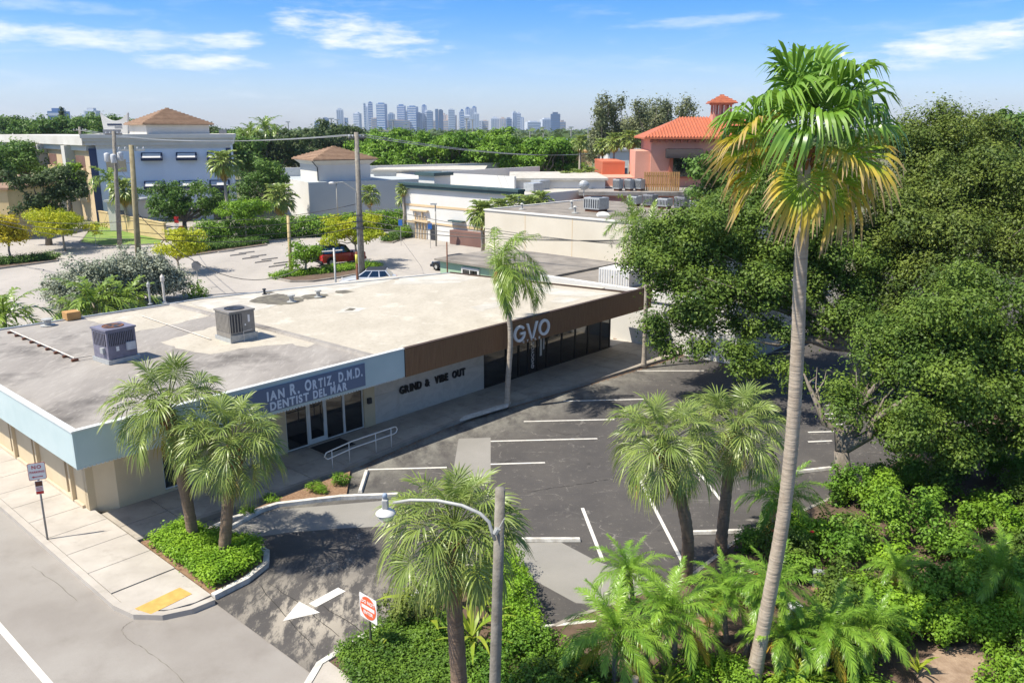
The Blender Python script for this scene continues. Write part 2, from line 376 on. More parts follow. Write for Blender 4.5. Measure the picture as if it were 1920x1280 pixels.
def car_paint(key, hexc):
    t = NT(key); t.color(C(hexc)); t.rough(.35); t.b.inputs['Coat Weight'].default_value = .8; t.b.inputs['Coat Roughness'].default_value = .05
    return t.done(key)
car_paint('car_red', '#b01f20'); car_paint('car_white', '#c8ccd2'); car_paint('car_navy', '#1e2838'); car_paint('car_grey', '#3b4048'); mat('tyre', '#1b1b1b', None, 5, .9); mat('car_trim', '#232427', None, 3, .6)
# rear buildings
mat('office_blue', '#d2dae3', '#c6d0db', .25, .8); mat('office_white', '#cfccc4', '#bdb9b0', .3, .8); mat('cream_wall', '#cdc5b4', '#c2b9a7', .3, .85); mat('cream_warm', '#cdb692', '#bfa783', .4, .85)
mat('grey_wall', '#a9afb0', '#9fa6a8', .2, .85); mat('white_wall', '#d5d3cd', '#c7c4bc', .25, .85); mat('green_trim', '#3d5355', '#34484a', .6, .6); mat('green_wall', '#9db799', '#92ab8e', .6, .85)
mat('brown_wall', '#765950', '#6a4f47', .6, .85); mat('salmon', '#cc9580', '#c28a74', .4, .85); mat('salmon_dark', '#a35f47', None, .4, .85); mat('orange_wall', '#c06a48', None, .4, .7)
mat('tile_brown', '#9a7e66', '#80654e', 1.6, .85); mat('tile_orange', '#b86a48', '#9a5238', 2.5, .8); mat('awning_navy', '#27334b', None, .5, .8); mat('awning_white', '#c9c8c4', None, .5, .8); mat('awning_black', '#231d1f', None, .5, .85)
mat('navy', '#2b3a5b', None, .5, .7); mat('tan_board', '#b78d58', '#a37b48', 2, .85); mat('tan_wall', '#c9b488', '#b9a274', .5, .9); mat('teal_roof', '#7596a6', '#6a8b9c', .2, .6); mat('window_far', '#3b4654', None, .5, .2)
mat('tower_white', '#c6cbd2', '#b9bfc8', .02, .7); mat('tower_blue', '#5d80ad', '#4d6f9c', .02, .4); mat('tower_tan', '#c3b3a6', '#b5a698', .02, .8); mat('tower_grey', '#8f9dae', '#7f8fa3', .02, .6); mat('tower_dark', '#3f5878', '#354c6a', .02, .4); mat('tower_glass', '#4a6a92', None, .02, .25)
# bark
def bark(key, c1, c2, ring=0, rs=30):
    t = NT(key); f = t.noise(6, 6, .7, stretch=(1, 1, .3)); x = t.mix(t.ramp(f, .3, .7), C(c1), C(c2))
    g = t.noise(rs, 3, .6, stretch=(.15, .15, 1)) if ring else t.noise(14, 5, .7, stretch=(1, 1, .2))
    x = t.mix(t.ramp(g, .5, .75, 0, .5), x, tuple(v * .55 for v in C(c2)[:3]) + (1,))
    t.color(x); t.rough(.95); t.bump(g, .03, .8); return t.done(key)
bark('bark_oak', '#8a8073', '#5d5549'); bark('bark_sabal', '#8b7560', '#6d5a49', 1, 22); bark('bark_wash', '#b3a695', '#978775', 1, 14); bark('bark_pale', '#b0a595', '#90867a', 1, 12); bark('bark_thin', '#8d8378', '#6d645b', 1, 26)
mat('boot', '#8a5f38', '#6c4a2c', 9, .95)
# foliage
leaf_mat('lf_oak', ('#384f20', '#506c29', '#7c9239'), .9, .24)
leaf_mat('lf_oak2', ('#3e5122', '#566b2c', '#828f3f'), .8, .24)
leaf_mat('lf_bright', ('#4d7022', '#6d962c', '#93b437'), .7, .35)
leaf_mat('lf_coverdark', ('#3f5c22', '#55762a', '#7b9a37'), 1.6, .28)
leaf_mat('lf_cover', ('#567c22', '#78a32c', '#9dc03a'), 1.2, .35)
leaf_mat('lf_shrub', ('#466824', '#638c2d', '#8bae3b'), .9, .3)
leaf_mat('lf_yellow', ('#a39f20', '#c4b62a', '#d8c63a'), .5, .4)
leaf_mat('lf_yellowgreen', ('#869c24', '#a8b42c', '#c8c434'), .5, .4)
leaf_mat('lf_silver', ('#717a65', '#929a84', '#b0b59e'), .8, .2)
leaf_mat('lf_dark', ('#36472a', '#475a34', '#5d6e3e'), .25)
leaf_mat('lf_mid', ('#42602a', '#567632', '#6f8d3c'), .2)
leaf_mat('lf_banyan', ('#446a20', '#648a2a', '#86a836'), .16, .28)
leaf_mat('lf_far', ('#44583a', '#566b42', '#6d7d4c'), .03)
leaf_mat('lf_casuarina', ('#5a6447', '#717a54', '#898c62'), .2)
leaf_mat('lf_croton', ('#7a3a22', '#a9672b', '#7d7a2e'), 2)
leaf_mat('fr_sabal', ('#5c7033', '#788c41', '#97a855'), 1.2, .25, .38, ('#a3a75c', .7, 1.0), .45)
leaf_mat('fr_sabal_old', ('#84903c', '#a3a046', '#b8ab55'), 1.2, .25, .5, ('#b9965a', .5, .95))
leaf_mat('fr_wash', ('#4a7526', '#668f30', '#86aa3d'), 1.0, .3, .33, ('#7c9c40', .75, 1.0), .5)
leaf_mat('fr_wash_old', ('#5f8f26', '#7f9f2a', '#98ab30'), 1.0, .35, .4, ('#c2ac45', .45, .70, '#b39a74', .74, .95))
leaf_mat('fr_feather', ('#55702c', '#748f38', '#97ad4a'), 1.5, .3, .33, ('#9bb04c', .7, 1.0), .5)
leaf_mat('fr_date', ('#557d28', '#78a234', '#9dbf48'), 1.3, .32, .32, ('#a7c257', .75, 1.0), .35)
leaf_mat('fr_date_old', ('#98a035', '#b8a93d', '#c9a544'), 1.3, .3, .45, ('#c08a3a', .55, .95))
leaf_mat('fr_strap', ('#6a8c2c', '#8aa636', '#b5b844'), 1.5, .35, .4)
# ------------------------------------------------------------------ foliage generators
def unit(v): return v / np.maximum(np.linalg.norm(v, axis=-1, keepdims=True), 1e-9)
def leaf_quads(rng, pos, nrm, size, asp=.55):
    n = len(pos); nrm = unit(nrm)
    r = rng.normal(size=(n, 3)); t = unit(np.cross(nrm, r)); b = np.cross(nrm, t)
    s = (size * rng.uniform(.65, 1.3, n))[:, None]
    v = np.empty((n, 4, 3))
    v[:, 0] = pos - t * s * .5; v[:, 1] = pos + b * s * asp * .5 + nrm * s * .08
    v[:, 2] = pos + t * s * .5; v[:, 3] = pos - b * s * asp * .5 + nrm * s * .08
    return v.reshape(-1, 3), np.arange(n * 4).reshape(-1, 4)
def crown_mesh(name, rng, lobes, nclump, per, clump_r, leaf, mat_, up=.6, asp=.55, shell=.5, flat=1.0, minz=None):
    """lobes: (x, y, z, rx, ry, rz); leaves gathered into clumps near the lobes' surfaces"""
    L = np.array(lobes, float); w = (L[:, 3] * L[:, 4] + L[:, 4] * L[:, 5] + L[:, 3] * L[:, 5]); w /= w.sum()
    k = rng.choice(len(L), nclump, p=w); d = unit(rng.normal(size=(nclump, 3)))
    rad = shell + (1 - shell) * rng.uniform(0, 1, nclump) ** .6
    cen = L[k, :3] + d * L[k, 3:6] * rad[:, None]
    cs = clump_r * rng.uniform(.6, 1.4, nclump)
    idx = np.repeat(np.arange(nclump), rng.poisson(per, nclump) + 3)
    off = rng.normal(size=(len(idx), 3)) * np.array([1, 1, flat * .8]) * .55
    pos = cen[idx] + off * cs[idx][:, None]
    nrm = unit(off) * .95 + d[idx] * .3 + np.array([0, 0, up]) + rng.normal(size=pos.shape) * .38
    if minz is not None:
        m = pos[:, 2] > minz; pos, nrm = pos[m], nrm[m]
    v, q = leaf_quads(rng, pos, nrm, leaf, asp)
    return np_mesh(name, v, q, mat_), cen
def sublobes(lobes, seed, n=9, k=(.30, .48), reach=(.5, 1.02)):
    """break each lobe into boughs so that the crown has gaps and an uneven outline"""
    rng = np.random.default_rng(seed); out = []
    for (x, y, z, rx, ry, rz) in lobes:
        m = n if rx > 1.2 else max(4, n // 2)
        for _ in range(m):
            d = unit(rng.normal(size=3)); d[2] = d[2] * .9 + .12; f = rng.uniform(*reach); q = rng.uniform(*k)
            out.append((x + d[0] * rx * f, y + d[1] * ry * f, z + d[2] * rz * f, rx * q, ry * q, rz * q * .8))
    return out
def strip(pts, wid, wdir, u):
    """ribbon through pts (m,3) with half-widths and a width direction"""
    m = len(pts); v = np.empty((m, 2, 3)); v[:, 0] = pts - wdir * wid[:, None]; v[:, 1] = pts + wdir * wid[:, None]
    q = [(2*i, 2*i+1, 2*i+3, 2*i+2) for i in range(m-1)]
    return v.reshape(-1, 3), np.array(q), np.repeat(np.stack([u, np.zeros(m)], 1), 2, axis=0)
class Acc:
    def __init__(s): s.v = []; s.q = []; s.u = []; s.n = 0
    def add(s, v, q, u):
        s.v.append(v); s.q.append(np.asarray(q) + s.n); s.u.append(u); s.n += len(v)
    def get(s): return np.concatenate(s.v), np.concatenate(s.q), np.concatenate(s.u)
    def mesh(s, name, m):
        v, q, u = s.get(); return np_mesh(name, v, q, m, u)
def curve2d(length, a0, bend, n, power=1.2):
    """planar curve in x-z that starts at elevation a0 and bends down by bend"""
    p = np.zeros((n, 3)); a = np.zeros(n)
    for i in range(n):
        s = i / (n - 1); a[i] = a0 - bend * s ** power
        if i: p[i] = p[i-1] + np.array([math.cos(a[i]), 0, math.sin(a[i])]) * length / (n - 1)
    return p, a
def stalk(acc, p, r0, r1):
    m = len(p); n = 3
    t = np.gradient(p, axis=0); t = unit(t); y = np.array([0, 1, 0.0]); nn = np.cross(t, y)
    r = np.linspace(r0, r1, m)[:, None]
    v = np.stack([p + y * r * 1.3, p - y * r * 1.3 , p + nn * -r], 1).reshape(-1, 3)
    q = [(i*n+k, i*n+(k+1) % n, (i+1)*n+(k+1) % n, (i+1)*n+k) for i in range(m-1) for k in range(n)]
    acc.add(v, np.array(q), np.zeros((len(v), 2)))
def fan_frond(seed, petiole, blade, nseg=34, spread=2.1, pitch=.6, bend=.5, droop=.35, costa=.25, split=.5, fold=.3, hang=0.0, wide=1.0, stalk_r=.02, curl=1.0):
    rng = np.random.default_rng(seed); acc = Acc()
    p, a = curve2d(petiole, pitch, bend, 7)
    stalk(acc, p, stalk_r, stalk_r * .6)
    hub = p[-1]; a1 = a[-1] - hang
    cp, ca = curve2d(max(costa, .02), a1, .5, 6)
    tt = np.array([0, .22, .45, .62, .8, 1.0])
    for i in range(nseg):
        th = -spread + 2 * spread * i / (nseg - 1) + rng.normal() * .02
        f = 1 - abs(th) / spread; k = f * 5
        k0 = int(min(k, 4)); base = hub + cp[k0] + (cp[k0+1] - cp[k0]) * (k - k0)
        ang = ca[k0]
        T = np.array([math.cos(ang), 0, math.sin(ang)]); N = np.array([-math.sin(ang), 0, math.cos(ang)]); B = np.array([0, 1.0, 0])
        dr = T * math.cos(th) + B * math.sin(th) + N * fold * abs(math.sin(th)) ** 1.3
        dr = dr / np.linalg.norm(dr)
        ln = blade * (.62 + .38 * math.cos(th * .75)) * rng.uniform(.9, 1.06) - costa * f * .6
        pts = base + dr * (ln * tt)[:, None]
        dd = droop * rng.uniform(.6, 1.5)
        sag = np.clip(tt - split * .8, 0, 1) / (1 - split * .8)
        pts[:, 2] -= ln * dd * sag ** 1.7
        pts -= dr * (ln * dd * .35 * curl * sag ** 2)[:, None]
        pts += N * ((1 if i % 2 else -1) * .006)
        dth = 2 * spread / (nseg - 1)
        w = np.where(tt <= split + .01, np.maximum(tt, .04) * ln * dth * .55, split * ln * dth * .55 * np.clip((1.02 - tt) / (1 - split), 0, 1) ** .8) * wide
        wd = -T * math.sin(th) + B * math.cos(th)
        wd = unit(np.tile(wd, (6, 1)) + rng.normal(size=3) * .12 + N * (.5 if i % 2 else -.5))
        acc.add(*strip(pts, w, wd, tt))
    return acc
def feather_frond(seed, length, nleaf=34, leaflet=.45, pitch=.7, bend=1.3, vee=.35, droop=.3, wid=.014, fwd=.6, plume=.0, start=.14, stalk_r=.018):
    rng = np.random.default_rng(seed); acc = Acc()
    p, a = curve2d(length, pitch, bend, 12, 1.15)
    stalk(acc, p, stalk_r, stalk_r * .25)
    tt = np.array([0, .35, .7, 1.0])
    for i in range(nleaf):
        s = start + (1 - start) * (i + .5) / nleaf; k = s * 11; k0 = int(min(k, 10)); base = p[k0] + (p[k0+1] - p[k0]) * (k - k0); ang = a[k0]
        T = np.array([math.cos(ang), 0, math.sin(ang)]); N = np.array([-math.sin(ang), 0, math.cos(ang)])
        ln = leaflet * (math.sin(math.pi * min(1, .16 + .8 * s)) ** .55) * rng.uniform(.9, 1.08)
        for sd in (-1, 1):
            f = fwd + .5 * s + rng.normal() * .08
            dr = np.array([0, sd * math.cos(f), 0]) + T * math.sin(f) + N * (vee + rng.normal() * (.06 + plume))
            dr = dr / np.linalg.norm(dr)
            pts = base + dr * (ln * tt)[:, None]; pts[:, 2] -= ln * droop * rng.uniform(.6, 1.4) * tt ** 1.9
            w = np.array([.55, 1, .75, .08]) * wid
            wd = unit(np.cross(dr, N) + rng.normal(size=3) * .15)
            acc.add(*strip(pts, w, np.tile(wd, (4, 1)), np.array([.0, .33, .66, 1.0]) * .9 + .1 * s))
    return acc
def strap_plant(seed, n, length, wid, mat_, name='foliage'):
    rng = np.random.default_rng(seed); acc = Acc()
    for i in range(n):
        yaw = i * 2.4 + rng.normal() * .3; ln = length * rng.uniform(.7, 1.1)
        p, a = curve2d(ln, rng.uniform(.7, 1.35), rng.uniform(.5, 1.3), 6, 1.6)
        cy, sy = math.cos(yaw), math.sin(yaw)
        pts = np.stack([p[:, 0] * cy, p[:, 0] * sy, p[:, 2] + .05 + .3 * length * rng.uniform(0, 1)], 1)
        w = np.array([.45, .8, 1, .95, .6, .06]) * wid
        acc.add(*strip(pts, w, np.tile(np.array([-sy, cy, 0.0]), (6, 1)), np.linspace(0, 1, 6)))
    return acc.mesh(name, mat_)
def ringed_trunk(mb, pts, r0, r1, n=12, step=.12, seed=0, flare=1.25, rough=.035):
    """palm trunk with leaf-scar rings"""
    rng = random.Random(seed); pts = [Vector(p) for p in pts]
    # Catmull-Rom resample
    P_ = [pts[0]*2 - pts[1]] + pts + [pts[-1]*2 - pts[-2]]; out = []
    for i in range(1, len(P_) - 2):
        a, b, c, d = P_[i-1:i+3]; m = max(2, int((c - b).length / step))
        for k in range(m):
            u = k / m
            out.append(.5 * ((2*b) + (c - a)*u + (2*a - 5*b + 4*c - d)*u*u + (3*b - a - 3*c + d)*u**3))
    out.append(pts[-1]); M = len(out)
    rr = []
    for i in range(M):
        s = i / (M - 1); r = r0 + (r1 - r0) * s + r0 * (flare - 1) * max(0, 1 - s * 7) ** 2
        rr.append(r * (1 + rough * (1 if i % 2 else -1) + rng.uniform(-rough, rough)))
    mb.tube(out, rr, n)
    return out
FR = {}
def frond_obj_mesh(key, acc, matkey):
    FR[key] = acc.mesh('frond', MATS[matkey]); return FR[key]
# sabal: young upright ... old hanging
SAB = []
for i, (pi, be, ha, dr) in enumerate(((1.3, .2, .0, .2), (1.0, .35, .15, .3), (.68, .45, .25, .36), (.36, .5, .3, .42), (.05, .5, .35, .45), (-.25, .45, .35, .45), (-.6, .35, .3, .45), (.85, .4, .2, .33))):
    SAB.append(frond_obj_mesh('sab%d' % i, fan_frond(10 + i, 1.0, .84, 38, 2.45, pi, be, dr * 1.0, .34, .45, .4, ha, .95, .018, .7), 'fr_sabal' if i < 6 or i == 7 else 'fr_sabal_old'))
WASH = []
for i, (pi, be, ha, dr, mk) in enumerate(((1.4, .1, .0, .2, 'fr_wash'), (1.2, .12, .1, .34, 'fr_wash'), (.95, .2, .2, .42, 'fr_wash'), (.65, .25, .15, .4, 'fr_wash'), (.35, .25, .1, .36, 'fr_wash_old'), (.05, .3, .2, .42, 'fr_wash_old'), (-.4, .3, .3, .42, 'fr_wash_old'), (1.1, .2, .6, .55, 'fr_wash'))):
    WASH.append(frond_obj_mesh('wash%d' % i, fan_frond(40 + i, .98, 1.2, 44, 1.85, pi, be, dr * 1.15, .28, .72, .42, ha, 1.2, .024, .4), mk))
DATE = []
for i, (pi, be, mk) in enumerate(((1.3, .8, 'fr_date'), (1.0, 1.35, 'fr_date'), (.7, 1.55, 'fr_date'), (.35, 1.5, 'fr_date'), (0, 1.25, 'fr_date'), (-.5, .7, 'fr_date_old'))):
    DATE.append(frond_obj_mesh('date%d' % i, feather_frond(70 + i, 1.3, 60, .26, pi, be, .2, .5, .0072, .62, .10, .08, .010), mk))
QUEEN = []
for i, (pi, be) in enumerate(((1.25, 1.2), (.9, 1.9), (.6, 2.1), (.3, 1.9), (-.2, 1.3))):
    QUEEN.append(frond_obj_mesh('queen%d' % i, feather_frond(90 + i, 2.6, 60, .62, pi, be, .1, .8, .015, .55, .22, .1, .022), 'fr_feather'))
FOX = []
for i, (pi, be) in enumerate(((1.3, .8), (.95, 1.4), (.6, 1.7), (.2, 1.7))):
    FOX.append(frond_obj_mesh('fox%d' % i, feather_frond(110 + i, 2.2, 46, .45, pi, be, .1, .25, .02, .7, .5, .1, .022), 'fr_feather'))
def put_fronds(root, top, plan, seed=0, name='frond', tilt=(0, 0), wind=None, mess=1.0):
    """plan: list of (mesh list indices..., count, scale); yaw by golden angle"""
    rng = random.Random(seed); k = 0
    for me, cnt, sc, dz in plan:
        y0 = rng.uniform(0, 6.28)
        for j in range(cnt):
            yaw = y0 + 6.2832 * j / cnt + rng.uniform(-.3, .3)
            if wind:
                d = (yaw - wind[0] + math.pi) % (2*math.pi) - math.pi; yaw = wind[0] + d * (1 - wind[1])
            o = obj(name, me, root); o.location = (top[0], top[1], top[2] + dz)
            s = sc * rng.uniform(.88, 1.1)
            o.rotation_euler = (rng.uniform(-.22, .22) * mess + tilt[0], rng.uniform(-.12, .12) * mess + tilt[1], yaw); o.scale = (s, s, s)
            k += 1
    return k
def boots(mb, top, r, n, seed, h=.7):
    rng = random.Random(seed)
    for i in range(n):
        a = i * 2.4; z = top[2] - h + h * i / n
        c = Vector((top[0] + math.cos(a) * r, top[1] + math.sin(a) * r, z)); d = Vector((math.cos(a) * .55, math.sin(a) * .55, .8))
        mb.tube([c, c + d * rng.uniform(.14, .26)], [.045, .025], 5)
def sabal(label, pts, seed, sc=1.0, group='sabal palms around the car park', r0=.17, r1=.15, n=1.0):
    base = Vector(pts[0]); root = thing('cabbage_palm', label, 'palm', base, 0, group)
    rel = [Vector(p) - base for p in pts]
    mb = MB(); ringed_trunk(mb, rel, r0, r1, 12, .11, seed); mb.build('trunk', MATS['bark_sabal'], root, True)
    top = rel[-1]; mb = MB(); boots(mb, top, r1, 16, seed, .55); mb.build('leaf_bases', MATS['boot'], root)
    c = lambda k: max(2, int(round(k * n * 1.2)))
    put_fronds(root, top, [(SAB[0], c(4), .9 * sc, .12), (SAB[1], c(6), sc, .08), (SAB[7], c(5), sc, .05), (SAB[2], c(6), sc, .03), (SAB[3], c(6), sc, 0), (SAB[4], c(5), sc, -.06), (SAB[5], c(4), .9 * sc, -.12), (SAB[6], c(2), .7 * sc, -.18)], seed, mess=1.5)
    return root
def date_palm(label, base, h, seed, sc=1.0, group='pygmy date palms in the planting bed', lean=(0, 0), old=3):
    root = thing('date_palm', label, 'palm', base, 0, group); rng = random.Random(seed)
    top = Vector((lean[0], lean[1], h)); mb = MB()
    ringed_trunk(mb, [(0, 0, 0), (lean[0]*.4 + rng.uniform(-.05, .05), lean[1]*.4, h * .5), top], .065, .055, 8, .06, seed, 1.3, .08)
    mb.build('trunk', MATS['bark_thin'], root, True)
    put_fronds(root, top, [(DATE[0], 4, .9 * sc, .03), (DATE[1], 6, sc, .02), (DATE[2], 7, sc, 0), (DATE[3], 6, sc, -.02), (DATE[4], 4, sc, -.04), (DATE[5], old, .85 * sc, -.05)], seed)
    return root
def merge_fronds(plan, seed, mats):
    """one joined crown mesh for palms too far off to pick fronds apart; plan: (acc, count, scale)"""
    rng = random.Random(seed); A = Acc()
    for acc, cnt, sc in plan:
        v, q, u = acc.get(); y0 = rng.uniform(0, 6.28)
        for j in range(cnt):
            yaw = y0 + 6.2832 * j / cnt + rng.uniform(-.3, .3); c, s = math.cos(yaw), math.sin(yaw); k = sc * rng.uniform(.85, 1.1)
            A.add(np.stack([(v[:, 0]*c - v[:, 1]*s)*k, (v[:, 0]*s + v[:, 1]*c)*k, v[:, 2]*k], 1), q, u)
    return A.mesh('crown', MATS[mats])
FAR_FAN = merge_fronds([(fan_frond(200 + i, .8, .9, 15, 2.2, p_, .3, .22, .2, .5, .35, .15, 1.3, .03), 6, 1.0) for i, p_ in enumerate((1.3, .95, .55, .15, -.25))], 5, 'fr_sabal')
FAR_FAN_OLD = merge_fronds([(fan_frond(210 + i, .9, .9, 14, 1.9, p_, .4, .5, .2, .5, .3, .35, 1.6, .03), 6, 1.0) for i, p_ in enumerate((-.5, -.9))], 6, 'fr_sabal_old')
FAR_FEATHER = merge_fronds([(feather_frond(220 + i, 2.4, 18, .6, p_, b_, .15, .5, .05, .6, .2, .1, .04), 5, 1.0) for i, (p_, b_) in enumerate(((1.2, 1.2), (.8, 1.8), (.35, 1.7)))], 7, 'fr_feather')
def far_palm(name, label, base, h, sc, kind, seed, group, r=.16):
    root = thing(name, label, 'palm', base, random.Random(seed).uniform(0, 6), group)
    mb = MB(); mb.tube([(0, 0, 0), (.1, 0, h * .5), (0, 0, h)], [r * 1.2, r, r * .8], 8); mb.build('trunk', MATS['bark_pale'], root, True)
    o = obj('crown', FAR_FAN if kind == 'fan' else FAR_FEATHER, root); o.location = (0, 0, h); o.scale = (sc,) * 3
    if kind == 'fan':
        o = obj('dead_fronds', FAR_FAN_OLD, root); o.location = (0, 0, h - .1); o.scale = (sc * .62, sc * .62, sc * .7)
    return root
def limb_pts(a, b, rng, n=5, wob=.12):
    a, b = Vector(a), Vector(b); L_ = (b - a).length
    return [a.lerp(b, i / (n-1)) + Vector((rng.uniform(-1, 1), rng.uniform(-1, 1), rng.uniform(-.5, .8))) * (wob * L_ * (1 if 0 < i < n-1 else 0)) for i in range(n)]
def tree(name, label, base, lobes, trunk, nclump, per, clump_r, leaf, leafmat, seed, cat='tree', group=None, barkm='bark_oak', r0=.3, limbs=None, up=.6, shell=.5, flat=1.0, twigs=0, sub=0):
    """lobes relative to base; trunk: fork height or list of points"""
    rng = random.Random(seed); root = thing(name, label, cat, base, 0, group)
    me, cen = crown_mesh('crown', np.random.default_rng(seed), sublobes(lobes, seed, sub) if sub else lobes, nclump, per, clump_r, leaf, MATS[leafmat], up, .55, shell, flat)
    obj('crown', me, root)
    mb = MB()
    if isinstance(trunk, (int, float)):
        tp = [Vector((0, 0, 0)), Vector((rng.uniform(-.08, .08) * trunk, rng.uniform(-.08, .08) * trunk, trunk * .55)), Vector((0, 0, trunk))]
    else: tp = [Vector(p) for p in trunk]
    m = len(tp); mb.tube(tp, [r0 * (1.25 if i == 0 else 1 - .25 * i / (m-1)) for i in range(m)], 10)
    for (x, y, z, rx, ry, rz) in (limbs or lobes):
        e = Vector((x, y, z)); p = limb_pts(tp[-1], e, rng, 6, .07); mb.tube(p, [r0 * k for k in (.62, .5, .4, .3, .2, .08)], 7)
        for _ in range(twigs):
            d = Vector((rng.gauss(0, 1), rng.gauss(0, 1), rng.gauss(0, .7))).normalized(); s0 = p[rng.choice((2, 3, 4))]
            mb.tube(limb_pts(s0, e + Vector((d.x * rx, d.y * ry, d.z * rz)) * .85, rng, 4, .08), [r0 * .16, r0 * .12, r0 * .08, r0 * .03], 5)
    mb.build('trunk', MATS[barkm], root, True)
    return root
ORD = ('closest', 'second closest', 'third closest', 'fourth closest', 'fifth closest', 'sixth closest', 'seventh closest', 'eighth closest', 'ninth closest', 'tenth closest')
NTH = ('first', 'second', 'third', 'fourth', 'fifth', 'sixth', 'seventh', 'eighth', 'ninth', 'tenth')
def shrub(label, base, rx, ry, h, leafmat, seed, leaf=.09, dens=1.0, cat='shrub', group=None, name='shrub', rz=0.0, lobes=None, up=.7, shell=.72, sub=False):
    rng = np.random.default_rng(seed)
    if lobes is None:
        nl = max(4, int(6 * rx * ry) + 3); lobes = []
        for i in range(nl):
            a = rng.uniform(0, 6.28); q = rng.uniform(0, .62) ** .7
            k = rng.uniform(.34, .55); lobes.append((math.cos(a)*q*rx, math.sin(a)*q*ry, h * rng.uniform(.3, .62), rx*k, ry*k, h*rng.uniform(.3, .46)))
    area = sum(l[3]*l[4]*2 + l[4]*l[5] for l in lobes)
    if sub: lobes = sublobes(lobes, seed, 6, (.34, .55), (.45, 1.0))
    ncl = int(area * 55 * dens / (leaf / .09) ** 1.5) + 12
    me, _ = crown_mesh('foliage', rng, lobes, ncl, 14, .16 * (leaf / .09), leaf, MATS[leafmat], up, .6, shell, 1, -.05)
    o = tag(obj(name, me), label, cat, group); o.location = base; o.rotation_euler = (0, 0, rz)
    return o
def poly_contains(poly, x, y):
    inside = np.zeros(len(x), bool); n = len(poly)
    for i in range(n):
        (x0, y0), (x1, y1) = poly[i], poly[(i+1) % n]
        c = ((y0 > y) != (y1 > y)) & (x < (x1 - x0) * (y - y0) / ((y1 - y0) if y1 != y0 else 1e-9) + x0); inside ^= c
    return inside
def cover(name, label, poly, h0, h1, dens, leaf, leafmat, seed, z=0.0, cat='ground cover', clump=.16):
    """low planting over a polygon: stuff"""
    rng = np.random.default_rng(seed); P_ = np.array([(p[0], p[1]) for p in poly]); lo, hi = P_.min(0), P_.max(0)
    area = (hi - lo).prod(); n = int(area * dens / 9)
    x = rng.uniform(lo[0], hi[0], n); y = rng.uniform(lo[1], hi[1], n); m = poly_contains([tuple(p) for p in P_], x, y); x, y = x[m], y[m]
    hh = h0 + (h1 - h0) * (.5 + .25 * np.sin(x * 3.1 + 1.3 * np.sin(y * 2.3)) + .25 * np.sin(y * 3.7 + 2 * np.sin(x * 1.9)))
    idx = np.repeat(np.arange(len(x)), 9); off = rng.normal(size=(len(idx), 3)) * clump * .6
    pos = np.stack([x[idx], y[idx], z + hh[idx] * rng.uniform(.55, 1.0, len(x))[idx]], 1) + off
    pos[:, 2] = np.maximum(pos[:, 2], z + .02)
    nrm = off / clump * .6 + np.array([0, 0, .9]) + rng.normal(size=pos.shape) * .4
    v, q = leaf_quads(rng, pos, nrm, leaf, .6)
    return tag(obj(name, np_mesh(name, v, q, MATS[leafmat])), label, cat, kind='stuff')
# ------------------------------------------------------------------ ground, street, lots
def sheet_local(name, poly, z, m, parent=None):
    o = MB().sheet(poly, z).build(name, MATS[m], parent)
    if parent is None:
        o.location = ORG; o.rotation_euler = (0, 0, TH)
    return o
def pxs(pts, z=0.0): return [lab(x, y, z) for x, y in pts]
g = struct(MB().sheet([(-9000, -60), (9000, -60), (9000, 12000), (-9000, 12000)], -.03).build('ground', MATS['ground']))
struct(sheet_local('street', [(-15, -70), (1.3, -70), (1.3, 100), (-15, 100)], -.020, 'street'))
struct(sheet_local('rear_car_park', [(1.3, 12), (72, 12), (72, 70), (30, 90), (1.3, 75)], -.012, 'carpark'))
lot = struct(sheet_local('parking_lot', [(1.12, -60), (70, -60), (70, 1.5), (33, 1.5), (1.12, 1.5)], -.004, 'asphalt'))
def mark(name, poly, z=.004, m='paint_white', parent=lot): return sheet_local(name, poly, z, m, parent)
def line_px(p, q, w=.11, z=.006, name='parking_line', parent=lot, m='paint_white'):
    a, b = Vector((*lab(*p), 0)), Vector((*lab(*q), 0)); d = (b - a).normalized(); n = Vector((-d.y, d.x, 0)) * w / 2
    return mark(name, [(a-n)[:2], (b-n)[:2], (b+n)[:2], (a+n)[:2]], z, m, parent)
# lighter re-laid patches of the lot
for pl in ([(414, 992), (520, 955), (742, 936), (722, 986), (640, 990), (540, 998), (470, 1008)], [(860, 822), (920, 820), (920, 905), (846, 905)],
           [(955, 1018), (1050, 1015), (1120, 1052), (1270, 1100), (1190, 1135), (1080, 1130), (985, 1078)]):
    mark('asphalt_patch', pxs(pl), .0005, 'patch_asphalt')
for p, q in (((982, 790), (1152, 786)), ((920, 827), (1120, 822)), ((920, 870), (1022, 867)), ((690, 880), (838, 876)), ((1195, 890), (1282, 1058)), ((1092, 952), (1130, 1050)),
             ((1285, 855), (1352, 938)), ((1056, 752), (1210, 748)), ((1195, 695), (1320, 695)), ((1300, 652), (1372, 672)), ((1310, 651), (1420, 640)), ((1412, 664), (1480, 658)),
             ((1340, 598), (1420, 620)), ((1440, 604), (1520, 596)), ((1600, 640), (1680, 672)), ((1592, 665), (1640, 690)), ((1480, 700), (1540, 722)),
             ((1545, 776), (1585, 775)), ((1545, 785), (1590, 784)), ((1550, 796), (1592, 795)), ((1515, 810), (1590, 808)), ((1515, 828), (1560, 826)), ((1545, 760), (1580, 759))):
    line_px(p, q)
